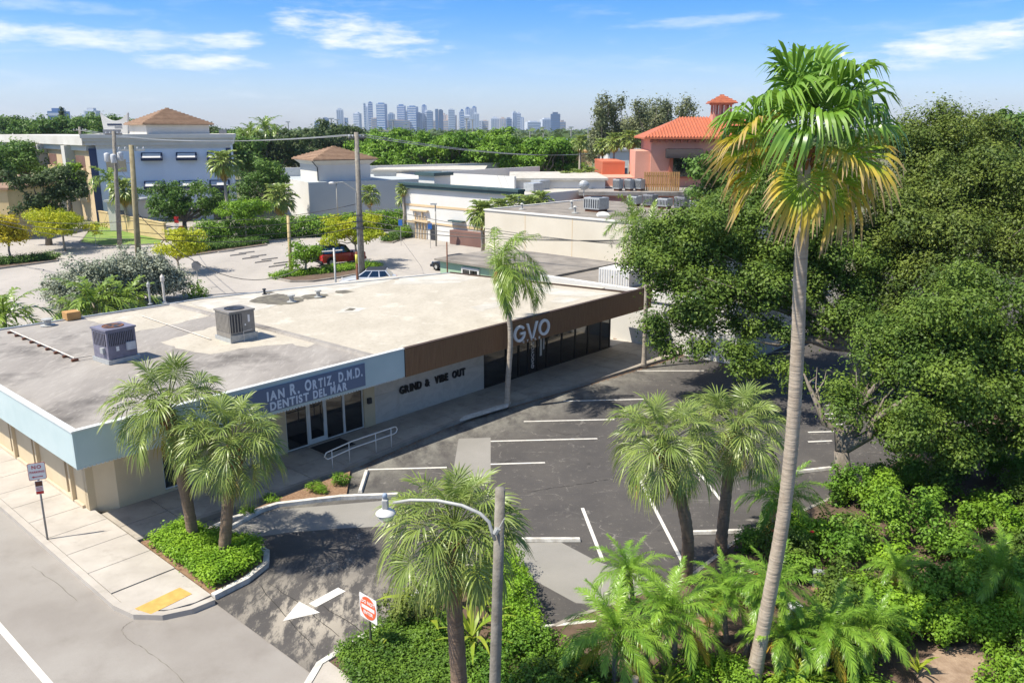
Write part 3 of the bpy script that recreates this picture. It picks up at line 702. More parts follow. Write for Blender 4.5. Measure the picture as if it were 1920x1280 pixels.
def crack_px(pts, w=.035, parent=lot, z=.005, m='mat_black'):
    rg_ = random.Random(len(pts)); q_ = []
    for (x0, y0), (x1, y1) in zip(pts, pts[1:]):
        for k_ in range(6): q_.append(lab(x0 + (x1 - x0) * k_ / 6 + rg_.uniform(-1.6, 1.6), y0 + (y1 - y0) * k_ / 6 + rg_.uniform(-1.2, 1.2)))
    mb = MB()
    for i in range(len(q_) - 1):
        a, b = Vector(q_[i]), Vector(q_[i+1]); n = Vector((-(b - a).y, (b - a).x)).normalized() * w * rg_.uniform(.2, .6); mb.add([(*(a - n), z), (*(b - n), z), (*(b + n), z), (*(a + n), z)], [(0, 1, 2, 3)])
    return mb.build('crack', MATS[m], parent)
street = bpy.data.objects['street']
for pl in ([(228, 1180), (236, 1194), (272, 1216), (318, 1248), (356, 1290)], [(250, 1162), (232, 1172), (226, 1182)], [(60, 1060), (110, 1095), (150, 1130)]): crack_px(pl, .016, street, -.017, 'roof_black')
for pl in ([(985, 922), (1040, 914), (1100, 906), (1160, 893), (1210, 880)], [(500, 1090), (560, 1130), (650, 1205)], [(470, 1075), (530, 1150), (600, 1225)], [(1010, 800), (1060, 815), (1100, 812)], [(935, 868), (965, 862)], [(580, 1120), (660, 1170), (700, 1200)]): crack_px(pl, .018)
mark('direction_arrow_head', pxs([(530, 1164), (561, 1127), (600, 1148)]), .006)
mark('direction_arrow_shaft', pxs([(579, 1131), (634, 1101), (648, 1108), (592, 1138)]), .006)

st = struct(sheet_local('lane_line', [(-3.1, -60), (-2.94, -60), (-2.94, 90), (-3.1, 90)], -.014, 'paint_white'))
# pavements
def slab_row(parent, a0, a1, b0, b1, z0, z1, n_along, axis, m, gap=.012):
    """row of concrete slabs between joints"""
    for i in range(n_along):
        if axis == 'b':
            u0, u1 = b0 + (b1 - b0) * i / n_along, b0 + (b1 - b0) * (i+1) / n_along
            MB().box(a0, a1, u0 + gap, u1 - gap, z0, z1).build('slab', MATS[m], parent)
        else:
            u0, u1 = a0 + (a1 - a0) * i / n_along, a0 + (a1 - a0) * (i+1) / n_along
            MB().box(u0 + gap, u1 - gap, b0, b1, z0, z1).build('slab', MATS[m], parent)
def curb_strip(name, pts, w, z0, z1, m, parent, closed=False, shift=0):
    pts = [Vector((p[0], p[1])) for p in pts]; n = len(pts); L_, R_ = [], []
    for i, p in enumerate(pts):
        a = pts[(i-1) % n] if (closed or i) else p; b = pts[(i+1) % n] if (closed or i < n-1) else p
        d = (b - a).normalized(); nn = Vector((-d.y, d.x)); L_.append(p + nn * (w/2 + shift)); R_.append(p - nn * (w/2 - shift))
    mb = MB()
    for i in range(n if closed else n - 1):
        j = (i+1) % n
        mb.hexa([(*R_[i], z0), (*R_[j], z0), (*L_[j], z0), (*L_[i], z0)], [(*R_[i], z1), (*R_[j], z1), (*L_[j], z1), (*L_[i], z1)])
    return mb.build(name, MATS[m], parent)
side = struct(MB().prism([(-.60, -3.9), (1.16, -5.05), (1.16, 2.0), (.95, 2.0), (.95, 30), (-.60, 30)], -.02, .075).build('street_pavement', MATS['kerb'])); side.location = ORG; side.rotation_euler = (0, 0, TH)
slab_row(side, -.59, 1.15, -3.0, 21, .077, .14, 16, 'b', 'concrete')
MB().prism([(-.59, -3.02), (1.15, -3.02), (1.15, -5.0), (.7, -5.02), (.1, -4.85), (-.4, -4.4), (-.59, -3.9)], .077, .12).build('ramp_slab', MATS['concrete'], side)
MB().prism(pxs([(252, 1141), (337, 1101), (360, 1113), (283, 1151)], .12), .121, .130).build('tactile_pad', MATS['tactile'], side)
curb_strip('kerb', [(-.70, 30), (-.70, 10), (-.70, 0), (-.70, -3.6), (-.55, -4.35), (-.1, -4.9), (.5, -5.17), (1.1, -5.2)], .19, -.02, .128, 'concrete', side)
KERB = [(1.16, -.62), (3.6, -.72), (6.2, -.8), (8.8, -.86), (11.5, -.55), (14.0, -.3), (16.0, -.3), (18.5, -.55), (22, -.95), (27.1, -1.4), (30, -1.62), (33.2, -1.66)]
walk = struct(MB().prism([(1.17, 2.0)] + KERB + [(33.2, 14), (29.0, 14), (29.0, 2.0)], -.02, .07).build('shop_walkway', MATS['kerb'])); walk.location = ORG; walk.rotation_euler = (0, 0, TH)
def kerb_b(a):
    for (a0, b0), (a1, b1) in zip(KERB, KERB[1:]):
        if a0 <= a <= a1: return b0 + (b1 - b0) * (a - a0) / (a1 - a0)
    return KERB[-1][1]
for i in range(21):
    a0, a1 = 1.18 + i * 1.524 + .014, 1.18 + (i+1) * 1.524 - .014
    k0, k1 = kerb_b(a0) + .17, kerb_b(a1) + .17
    MB().prism([(a0, .62), (a1, .62), (a1, 1.96), (a0, 1.96)], .072, .14).build('slab', MATS['walk'], walk)
    MB().prism([(a0, k0), (a1, k1), (a1, .60), (a0, .60)], .072, .138).build('slab', MATS['walk'], walk)
slab_row(walk, 29.3, 33.1, 2.0, 12, .072, .14, 6, 'b', 'concrete')
curb_strip('kerb', [(a, b + .08) for a, b in KERB], .17, -.02, .145, 'kerb', walk)
MB().prism(pxs([(862, 790), (952, 763), (958, 756), (870, 783)], .15), .146, .24).build('kerb_block', MATS['kerb_white'], walk)
# leaf litter blown against the kerb
lt_ = MB(); rg_ = random.Random(3); a_ = 9.2
while a_ < 33:
    for _ in range(9):
        c_ = (a_ + rg_.uniform(0, .3), kerb_b(a_) - .03 - abs(rg_.gauss(0, .10))); s_ = rg_.uniform(.02, .05); t_ = rg_.uniform(0, 3.1); dx, dy = math.cos(t_) * s_, math.sin(t_) * s_
        lt_.add([(c_[0] - dx, c_[1] - dy, .004), (c_[0] + dy * .5, c_[1] - dx * .5, .014), (c_[0] + dx, c_[1] + dy, .008), (c_[0] - dy * .5, c_[1] + dx * .5, .012)], [(0, 1, 2, 3)])
    a_ += .12 if a_ > 15 else .22
lt_ = tag(lt_.build('leaf_litter', MATS['mulch']), 'dry brown leaf litter gathered along the walkway kerb', 'leaf litter', kind='stuff'); lt_.location = ORG; lt_.rotation_euler = (0, 0, TH)
# planting islands in the driveway
ISL1 = [(1.22, -.72), (1.18, -5.05), (2.2, -4.95), (3.02, -4.62), (3.4, -4.05), (3.38, -3.4), (2.95, -2.4), (2.65, -1.5), (2.5, -.78)]
ISL2 = pxs([(432, 977), (520, 940), (657, 886), (650, 931), (525, 947)])
bed1 = struct(MB().prism(ISL1, -.02, .10).build('palm_island', MATS['mulch'])); bed1.location = ORG; bed1.rotation_euler = (0, 0, TH)
curb_strip('kerb', ISL1[1:], .17, -.02, .15, 'kerb_white', bed1)
bed2 = struct(MB().prism(ISL2, -.02, .09).build('mulch_island', MATS['mulch'])); bed2.location = ORG; bed2.rotation_euler = (0, 0, TH)
curb_strip('kerb', pxs([(402, 992), (440, 975), (520, 949), (640, 935), (746, 931)]), .16, -.02, .13, 'kerb_white', bed2)
BED = [(560, 1320), (600, 1252), (634, 1231), (720, 1177), (790, 1110), (870, 1066), (955, 1066), (984, 1110), (1008, 1192), (1060, 1170), (1200, 1118), (1272, 1100), (1300, 1082), (1388, 1012), (1440, 985), (1500, 965),
       (1565, 935), (1640, 890), (1760, 830), (1900, 765), (2300, 690), (2700, 900), (2600, 1700), (1400, 2600), (700, 2200)]
BEDW = [at(x, y) for x, y in BED]
bed = struct(MB().prism(BEDW, -.02, .10).build('planting_bed', MATS['soil']))
curb_strip('kerb', [(p.x, p.y) for p in BEDW[:5]], .16, -.02, .15, 'kerb_white', bed); curb_strip('kerb', [(p.x, p.y) for p in BEDW[4:17]], .12, -.02, .118, 'kerb', bed)
pv = struct(MB().prism([at(x, y) for x, y in ((560, 1320), (612, 1244), (700, 1310), (690, 1380))], .102, .125).build('corner_pavement', MATS['concrete']))
cb = struct(MB().prism(pxs([(1145, 612), (1205, 602), (1240, 640), (1150, 640)]), .05, .16).build('croton_bed', MATS['mulch'])); cb.location = ORG; cb.rotation_euler = (0, 0, TH)

# ------------------------------------------------------------------ the shop building
shop = thing('shop_building', 'low flat-roofed shop building with pale blue and brown slatted fascia over a shaded walkway', 'building', ORG, TH)
FZ0, FZ1 = 2.60, 3.70
def part(name, m, fn, parent=shop, smooth=False, bevel=0):
    mb = MB(); fn(mb); return mb.build(name, MATS[m], parent, smooth, bevel)
# walls
WB = 1.95
part('rear_wall', 'cream_wall', lambda m: m.prism([(1.3, 2.4), (28.95, 2.4), (27.0, 11.2), (25.7, 11.3), (12, 15.0), (1.3, 15.2)], 0, 3.50))
part('wall', 'beige', lambda m: m.prism([(1.75, WB), (3.28, WB), (3.28, 2.45), (1.02, 2.45), (1.02, 2.68)], 0, FZ0))
part('wall', 'beige', lambda m: m.box(4.02, 8.05, WB, 2.45, 0, FZ0))
part('pier', 'beige', lambda m: m.box(11.70, 12.25, WB - .03, 2.45, 0, FZ0))
def window(x0, x1, z0, z1, y, fm, gm, parent=shop, bars=(), t=.05, dep=.07):
    """framed pane in a wall facing -y"""
    w = MB(); w.box(x0, x0 + t, y, y + dep, z0, z1).box(x1 - t, x1, y, y + dep, z0, z1).box(x0 + t, x1 - t, y, y + dep, z0, z0 + t).box(x0 + t, x1 - t, y, y + dep, z1 - t, z1)
    for b in bars: w.box(b - t/2, b + t/2, y, y + dep, z0 + t, z1 - t)
    f = w.build('window', MATS[fm], parent)
    MB().box(x0 + t * .5, x1 - t * .5, y + dep * .45, y + dep * .7, z0 + t * .5, z1 - t * .5).build('pane', MATS[gm], f)
    return f
window(3.28, 4.02, .22, 2.58, WB + .06, 'frame_white', 'glass_green')
part('sill_wall', 'beige', lambda m: m.box(3.28, 4.02, WB, 2.4, 0, .22))
# street side: recessed narrow windows between beige panels
bs = [2.45, 3.62, 4.22, 6.62, 7.22, 9.0, 9.6, 11.6, 12.2, 15.0]
for i in range(0, len(bs) - 1, 2):
    part('wall', 'beige', lambda m: m.box(1.02, 1.4, bs[i] + (.002 if i == 0 else 0), bs[i+1], 0, FZ0))
    part('fin', 'beige', lambda m: m.box(.90, 1.018, bs[i+1] - .14, bs[i+1] - .002, .2, FZ0))
for i in range(1, len(bs) - 2, 2):
    w = MB(); y0, y1 = bs[i], bs[i+1]
    w.box(1.14, 1.2, y0, y0 + .05, .25, FZ0).box(1.14, 1.2, y1 - .05, y1, .25, FZ0).box(1.14, 1.2, y0 + .05, y1 - .05, .25, .3)
    f = w.build('window', MATS['frame_white'], shop); MB().box(1.16, 1.18, y0 + .03, y1 - .03, .28, FZ0).build('pane', MATS['glass_dark'], f)
    part('sill_wall', 'beige', lambda m: m.box(1.02, 1.4, y0 + .002, y1 - .002, 0, .25))
part('plinth', 'plinth', lambda m: m.box(.93, 1.015, 2.8, 15, .08, .24))
# dentist shopfront: white framed glazing with a glass door
window(8.05, 9.04, .14, 2.58, WB + .05, 'frame_white', 'glass_dark')
window(9.86, 10.74, .14, 2.58, WB + .05, 'frame_white', 'glass_dark')
window(10.74, 11.70, .14, 2.58, WB + .05, 'frame_white', 'glass_dark')
dw = MB(); dw.box(9.05, 9.15, WB + .04, WB + .1, .15, 2.3).box(9.75, 9.85, WB + .04, WB + .1, .15, 2.3).box(9.15, 9.75, WB + .04, WB + .1, .15, .35).box(9.15, 9.75, WB + .04, WB + .1, 2.2, 2.3).box(9.05, 9.85, WB + .045, WB + .1, 2.302, 2.58)
door = dw.build('door', MATS['frame_white'], shop)
MB().box(9.14, 9.76, WB + .06, WB + .08, .34, 2.21).build('pane', MATS['glass_dark'], door); MB().tube([(9.70, WB - .01, .9), (9.70, WB - .03, 1.0), (9.70, WB - .03, 1.5), (9.70, WB - .01, 1.6)], .015, 6).build('handle', MATS['metal_grey'], door)
part('mail_box', 'metal_dark', lambda m: m.box(11.84, 12.02, WB - .14, WB - .032, 1.15, 1.38))
part('counter', 'box_grey', lambda m: m.box(9.95, 10.6, 2.15, 2.39, .15, 1.05))
# gym shopfront: tiled wall with letters, then dark glazing
for i in range(5):
    for k in range(2):
        a0 = 12.26 + i * 1.30; part('wall_tile', 'marble', lambda m: m.box(a0 + .003, a0 + 1.297, WB, WB + .3, .10 + k * 1.25 + .003, .10 + (k+1) * 1.25 - .003))
part('tile_backing', 'walk', lambda m: m.box(12.27, 18.74, WB + .02, 2.45, 0, FZ0))
MU = [18.76, 20.34, 21.27, 21.99, 22.69, 23.45, 24.67, 25.81, 26.94, 28.11, 28.98]
for a0, a1 in zip(MU, MU[1:]): window(a0 + .004, a1 - .004, .14, 2.59, WB + .02, 'frame_black', 'glass_dark', t=.045)
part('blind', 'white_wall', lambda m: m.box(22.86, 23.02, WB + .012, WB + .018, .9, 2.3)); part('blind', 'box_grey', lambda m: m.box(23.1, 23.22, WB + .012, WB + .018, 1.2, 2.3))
part('end_pane', 'glass_dark', lambda m: m.box(28.985, 29.02, WB + .03, 5.0, .14, 2.59))
me_c = {}
def glyph(ch, size, m, depth, bold):
    key = (ch, size, m, depth, bold)
    if key not in me_c:
        me = text_mesh(ch, size, depth, MATS[m], bold, 'LEFT'); xs_ = [v.co.x for v in me.vertices]; me_c[key] = (me, min(xs_), max(xs_))
    return me_c[key]
def word(txt, x0, x1, z, size, m, y, bold=.016, depth=.03, parent=None, small=None, name='letter'):
    """separate letters set between x0 and x1 with even gaps; small scales every letter after the first"""
    gl_ = [glyph(c, size * (small if small and i else 1.0), m, depth, bold) for i, c in enumerate(txt)]
    w = sum(g_[2] - g_[1] for g_ in gl_); gap = size * .10; k = (x1 - x0 - gap * (len(txt) - 1)) / w; x = x0
    for (me, a_, b_), c in zip(gl_, txt):
        o = obj(name, me, parent or shop); o.location = (x - a_ * k, y, z); o.rotation_euler = (math.pi/2, 0, 0); o.scale = (k, 1, 1); x += (b_ - a_) * k + gap
def spaced(words, size, m, z, y, bold, depth):
    for wd, x0, x1 in words: word(wd, x0, x1, z, size, m, y, bold, depth)
spaced((('GRIND', 13.58, 14.82), ('&', 15.03, 15.3), ('VIBE', 15.6, 16.4), ('OUT', 16.68, 17.48)), .46, 'letter_black', 1.13, WB - .04, .016, .035)
# roof, soffit and fascia
part('roof', 'roof_grey', lambda m: m.prism([(.10, .10), (10.95, .10), (10.45, 14.0), (10.35, 15.35), (2.9, 15.6), (.1, 15.7)], 3.50, 3.615))
part('roof', 'roof_cream', lambda m: m.prism([(10.955, .10), (29.85, .10), (28.0, .2), (26.0, 11.6), (16.6, 14.35), (12.1, 15.4), (10.355, 15.35), (10.455, 14.0)], 3.50, 3.625))
part('soffit', 'cream_wall', lambda m: m.box(.12, 29.9, .12, 2.44, FZ0 + .003, FZ0 + .04))
part('soffit', 'cream_wall', lambda m: m.box(.12, 1.3, 2.445, 15.6, FZ0 + .003, FZ0 + .04))
part('fascia', 'fascia_blue', lambda m: m.box(0, 12.28, 0, .10, FZ0, FZ1))
part('fascia', 'fascia_blue', lambda m: m.box(-.002, .098, .102, 15.7, FZ0, FZ1))
part('coping', 'coping', lambda m: m.box(-.03, 12.285, -.03, .16, FZ1 + .002, FZ1 + .05))
part('coping', 'coping', lambda m: m.box(-.03, .16, .162, 15.75, FZ1 + .002, FZ1 + .05))
part('corner_trim', 'fascia_blue', lambda m: m.box(-.012, .08, -.012, .0, FZ0 - .02, FZ1))
part('drip_edge', 'coping', lambda m: [m.box(.08 + k * .12, .16 + k * .12, -.012, .012, FZ0 - .03, FZ0 + .012) for k in range(101)])
for k in range(1, 5): part('panel_joint', 'coping', lambda m: m.box(k * 2.45, k * 2.45 + .012, -.006, 0, FZ0, FZ1))
part('fascia_backing', 'wood_dark', lambda m: m.box(12.29, 29.95, -.02, .10, FZ0 - .02, FZ1 + .02))
sl = MB()
for k in range(271): sl.box(12.30 + k * .065, 12.345 + k * .065, -.06, -.021, FZ0 - .02, FZ1 + .02)
tag(sl.build('slat_cladding', MATS['wood_slat'], shop), kind='stuff')
part('coping', 'wood_dark', lambda m: m.box(12.29, 29.95, -.065, .14, FZ1 + .022, FZ1 + .05))
part('end_fascia', 'wood_dark', lambda m: m.prism([(29.93, .12), (29.85, .12), (27.9, .25), (25.95, 11.7), (26.05, 11.72), (28.05, .35)], 3.3, 3.70))
part('rear_edge', 'metal_light', lambda m: m.prism([(.1, 15.72), (2.9, 15.63), (10.35, 15.38), (12.1, 15.43), (16.6, 14.38), (26, 11.63), (26, 11.75), (16.6, 14.5), (12.1, 15.55), (10.35, 15.5), (2.9, 15.75), (.1, 15.84)], 3.3, 3.67))
# roof repairs and stains
def ragged(poly, amp=.10, step=.35):
    rg_ = random.Random(len(poly)); out = []
    for i in range(len(poly)):
        a_, b_ = Vector(poly[i]), Vector(poly[(i+1) % len(poly)]); n_ = max(1, int((b_ - a_).length / step))
        for k_ in range(n_): q_ = a_.lerp(b_, k_ / n_); out.append((q_.x + rg_.uniform(-amp, amp), q_.y + rg_.uniform(-amp, amp)))
    return out
def roofpatch(name, pts, m, z=3.632): return part(name, m, lambda q: q.sheet(ragged(pxs(pts, 3.63)), z))
roofpatch('roof_patch', [(160, 599), (250, 583), (350, 569), (402, 589), (330, 606), (250, 622)], 'roof_cream', 3.619)
roofpatch('roof_patch', [(300, 641), (400, 611), (475, 606), (540, 622), (596, 640), (572, 650), (545, 644), (480, 648), (400, 663), (340, 655)], 'roof_cream', 3.619)
roofpatch('roof_patch', [(355, 567), (460, 552), (560, 538), (700, 521), (760, 515), (720, 530), (640, 545), (560, 562), (480, 582), (420, 590), (390, 580)], 'roof_white', 3.630)
roofpatch('roof_patch', [(760, 517), (842, 511), (900, 520), (860, 530), (800, 532), (730, 533)], 'roof_white', 3.629)
roofpatch('roof_patch', [(980, 535), (1120, 548), (1168, 549), (1100, 556), (1030, 552)], 'roof_white', 3.630)
roofpatch('roof_patch', [(628, 586), (650, 575), (692, 577), (672, 585)], 'roof_white', 3.631)
roofpatch('roof_stain', [(645, 582), (655, 577), (670, 578), (660, 583)], 'roof_black', 3.635)
roofpatch('roof_patch', [(1046, 556), (1090, 560), (1060, 568), (1030, 566)], 'roof_white', 3.631); roofpatch('roof_patch', [(880, 575), (935, 565), (945, 572), (900, 584)], 'roof_white', 3.631)
for pl in ([(462, 565), (500, 553), (530, 550), (545, 556), (575, 558), (570, 566), (530, 572), (500, 570)], [(560, 556), (585, 551), (612, 551), (618, 556), (590, 561), (570, 561)], [(625, 546), (650, 543), (668, 547), (640, 551)],
           [(495, 548), (512, 546), (520, 549), (503, 551)]):
    roofpatch('roof_stain', smooth_poly(pl, 2), 'roof_black', 3.634)
part('roof_seam', 'roof_grey', lambda m: [m.hexa([(x0, y0, 3.6), (x1, y1, 3.6), (x1 + .42, y1, 3.6), (x0 + .42, y0, 3.6)], [(x0 + .08, y0, 3.70), (x1 + .08, y1, 3.70), (x1 + .34, y1, 3.70), (x0 + .34, y0, 3.70)]) for (x0, y0, x1, y1) in ((10.72, .2, 10.66, 4), (10.66, 4.01, 10.5, 9), (10.5, 9.01, 10.2, 15.2))])
def vent(px, py, h, r, m='galv', cap=True):
    a, b = lab(px, py, 3.63); q = MB(); q.lathe([(r * 2.2, 3.63), (r * 2.2, 3.66), (r, 3.68), (r, 3.63 + h)] + ([(r * 1.7, 3.63 + h), (r * 1.7, 3.63 + h * 1.2), (r * .4, 3.63 + h * 1.32)] if cap else []), 12, (a, b)); return q.build('roof_vent', MATS[m], shop)
vent(547, 566, .3, .11, 'galv'); vent(597, 557, .3, .1); vent(282, 570, .85, .05, 'galv'); vent(309, 568, 1.1, .06, 'pipe_white'); vent(496, 552, .25, .06, 'metal_dark'); vent(90, 610, .25, .14)
part('electric_box', 'tan_board', lambda m: m.box(*[v for k in (0, 1) for v in (lab(135, 598, 3.63)[k] - .3, lab(135, 598, 3.63)[k] + .3)], 3.635, 4.0), bevel=.02)
# conduit on sleepers
pa, pb = Vector((*lab(20, 621, 3.7), 3.74)), Vector((*lab(140, 673, 3.7), 3.74)); pc = Vector((*lab(172, 668, 3.7), 3.74))
part('conduit', 'pipe_white', lambda m: (m.tube([pa, pb], .03, 6), m.tube([pb, pc], .025, 6)))
for k in range(9):
    c = pa.lerp(pb, k / 8); part('conduit_block', 'rust', lambda m: m.box(c.x - .12, c.x + .12, c.y - .05, c.y + .05, 3.618, 3.705))
c2a, c2b = Vector((*lab(265, 590, 3.7), 3.66)), Vector((*lab(395, 634, 3.7), 3.66)); part('conduit', 'pipe_white', lambda m: m.tube([c2a, c2b], .022, 6))
# dentist's sign board with its lettering, sized to the fascia
sb = part('sign_board', 'sign_blue', lambda m: m.box(4.6, 10.32, -.05, -.013, 2.70, 3.58), bevel=.02)
LT = dict(m='letter_blue', y=-.058, depth=.004, parent=sb)
word('IAN', 6.16, 6.84, 3.12, .44, bold=.018, **LT); word('R.', 7.06, 7.44, 3.12, .54, bold=.02, **LT); word('ORTIZ,', 7.66, 8.92, 3.12, .54, bold=.02, small=.84, **LT); word('D.M.D.', 9.10, 10.18, 3.12, .50, bold=.018, **LT)
word('DENTIST', 6.25, 7.80, 2.76, .40, bold=.016, **LT); word('DEL', 7.98, 8.55, 2.76, .40, bold=.016, **LT); word('MAR', 8.72, 9.46, 2.76, .40, bold=.016, **LT)
# raised channel letters of the gym and its small second line
def ring(mb, cx, cz, r0, r1, a0, a1, y0, y1, n=40):
    for i in range(n):
        u, v = a0 + (a1 - a0) * i / n, a0 + (a1 - a0) * (i+1) / n; q = []
        for y in (y0, y1): q.append([(cx + r1*math.cos(u), y, cz + r1*math.sin(u)), (cx + r1*math.cos(v), y, cz + r1*math.sin(v)), (cx + r0*math.cos(v), y, cz + r0*math.sin(v)), (cx + r0*math.cos(u), y, cz + r0*math.sin(u))])
        mb.hexa(q[0], q[1])
GY0, GY1 = -.15, -.075
mg = MB(); ring(mg, 18.96, 3.12, .265, .385, math.radians(36), math.radians(352), GY0, GY1); mg.box(19.0, 19.34, GY0, GY1 + .001, 3.06, 3.17); mg.build('letter', MATS['letter_white'], shop)
mv = MB()
for s_ in (-1, 1):
    lo = [(19.82 - .0, 2.74), (19.82 + s_ * .08, 2.74), (19.82 + s_ * .40, 3.50), (19.82 + s_ * .27, 3.50)]
    mv.hexa([(x, GY0, z) for x, z in lo], [(x, GY1 + .001 * s_, z) for x, z in lo])
mv.build('letter', MATS['letter_white'], shop)
mo = MB(); ring(mo, 20.68, 3.12, .265, .385, 0, 2 * math.pi, GY0, GY1); mo.build('letter', MATS['letter_white'], shop)
[word(c_, 19.22 + .28 * k_, 19.33 + .28 * k_, 2.63, .15, 'letter_white', -.075, .003, .012) for k_, c_ in enumerate('CYCLE')]
vt = obj('lettering', text_mesh('GVOCYCLE', .27, .003, MATS['letter_white'], .004, 'LEFT'), shop); vt.location = (22.40, WB + .012, .36); vt.rotation_euler = (math.pi/2, -math.pi/2, 0)
# walkway furniture
hr = thing('handrail', 'white tubular handrail with looped ends on the walkway outside the dentist', 'handrail', ORG, TH)
RB = -.52
def rail(z, s0, s1): return [(8.12 + (11.2 - 8.12) * k, RB, z + (s0 if k < .35 else s1) * 0 + .10 * min(1, k / .35)) for k in (0, .12, .35, .7, 1.0)]
tp, bt = rail(.82, 0, 0), rail(.55, 0, 0)
MB().tube([(8.05, RB, .60), (7.98, RB, .68), (8.05, RB, .80)] + tp + [(11.3, RB, .90), (11.36, RB, .79), (11.3, RB, .68)] + list(reversed(bt)) + [(8.05, RB, .60)], .024, 8).build('rail', MATS['frame_white'], hr, True)
for x in (8.3, 9.06, 10.3, 11.05):
    z = .82 + .1 * min(1, (x - 8.12) / 3.08 / .35); MB().tube([(x, RB, .138), (x, RB, z)], .02, 8).build('post', MATS['frame_white'], hr, True)
dm = MB().box(8.9, 10.3, .75, 1.75, .142, .155).build('door_mat', MATS['mat_black']); dm.location = ORG; dm.rotation_euler = (0, 0, TH); tag(dm, 'black doormat on the walkway before the dentist door', 'doormat')
# rooftop air conditioners
def ac_box(label, a, b, rz, w, d, h, body, fan_m, style):
    t_ = thing('rooftop_air_conditioner', label, 'air conditioner', loc(a, b, 3.62), TH + rz, 'air conditioners on the shop roof')
    MB().box(-w/2 - .05, w/2 + .05, -d/2 - .05, d/2 + .05, 0, .16).build('curb', MATS['metal_light'], t_)
    MB().box(-w/2, w/2, -d/2, d/2, .162, h).build('cabinet', MATS[body], t_, bevel=.02)
    MB().box(-w/2 - .03, w/2 + .03, -d/2 - .03, d/2 + .03, h + .001, h + .07).build('lid', MATS[body], t_)
    r = min(w, d) * .36
    q = MB(); q.lathe([(r, h + .071), (r, h + .10), (r * .92, h + .10), (r * .9, h + .085)], 24); q.build('fan_ring', MATS[fan_m], t_)
    q = MB(); q.lathe([(r * .88, h + .073), (r * .88, h + .078)], 24); q.build('fan_well', MATS['louver'], t_)
    for k in range(4):
        an = k * math.pi / 2; q = MB(); c, s = math.cos(an), math.sin(an)
        q.add([(c*.05 - s*.05, s*.05 + c*.05, h + .095), (c*r*.85 - s*.10, s*r*.85 + c*.10, h + .10), (c*r*.85 + s*.08, s*r*.85 - c*.08, h + .085), (c*.05 + s*.05, s*.05 - c*.05, h + .085)], [(0, 1, 2, 3)]); q.build('fan_blade', MATS['metal_dark'], t_)
    def grille(x0, x1, y0, y1, z0, z1, n, axis, m='louver'):
        g_ = MB().box(x0, x1, y0, y1, z0, z1).build('grille', MATS[m], t_); q = MB()
        for i in range(n):
            if axis == 'x': x = x0 + (x1 - x0) * (i + .3) / n; q.box(x, x + (x1 - x0) / n * .35, y0 - .012, y0 - .001, z0, z1)
            else: y = y0 + (y1 - y0) * (i + .3) / n; q.box(x0 - .012, x0 - .001, y, y + (y1 - y0) / n * .35, z0, z1)
        q.build('grille_bars', MATS[body], g_)
    if style == 1:
        grille(-w/2 + .08, w/2 - .08, -d/2 - .012, -d/2 - .001, h * .55, h - .08, 14, 'x'); grille(-w/2 - .012, -w/2 - .001, -d/2 + .1, d/2 - .1, h * .55, h - .08, 8, 'y')
        MB().box(w * .12, w * .42, -d/2 - .09, -d/2 - .002, .42, .72).build('control_box', MATS['box_grey'], t_); MB().box(-w * .22, -w * .12, -d/2 - .006, -d/2 - .001, .45, .62).build('label_plate', MATS['sign_white'], t_)
        MB().box(-w/2 - .1, -w/2 - .002, -d/2 + .2, -d/2 + .4, .4, .6).build('control_box', MATS['metal_light'], t_)
    else:
        grille(-w/2 - .012, -w/2 - .001, -d/2 + .05, d/2 - .05, .4, h - .05, 10, 'y', 'ac_tan'); grille(-w/2 + .02, -w * .02, -d/2 - .012, -d/2 - .001, .4, h - .05, 4, 'x')
        MB().box(w * .22, w * .3, -d/2 - .006, -d/2 - .001, .75, 1.05).build('label_plate', MATS['sign_white'], t_); MB().box(w * .08, w * .13, -d/2 - .006, -d/2 - .001, .62, .7).build('label_plate', MATS['sign_white'], t_)
        MB().box(-w/2 - .06, w/2 + .06, -d/2 - .07, -d/2 - .052, .03, .3).build('skirt', MATS['galv'], t_); MB().tube([(-w * .05, -d/2 - .12, 0), (-w * .05, -d/2 - .12, .42), (w * .3, -d/2 - .12, .45)], .018, 6).build('conduit', MATS['pipe_white'], t_)
    return t_
ac_box('weathered violet-grey air conditioner with white control box and rusty fan on the roof', 4.3, 7.2, .10, 1.12, 1.05, 1.22, 'ac_violet', 'rust', 1)
ac_box('taupe air conditioner with vertical fins on a galvanised skirt beside a pale roof patch', 9.0, 6.75, -.0, 1.12, 1.15, 1.2, 'ac_tan', 'metal_dark', 2)
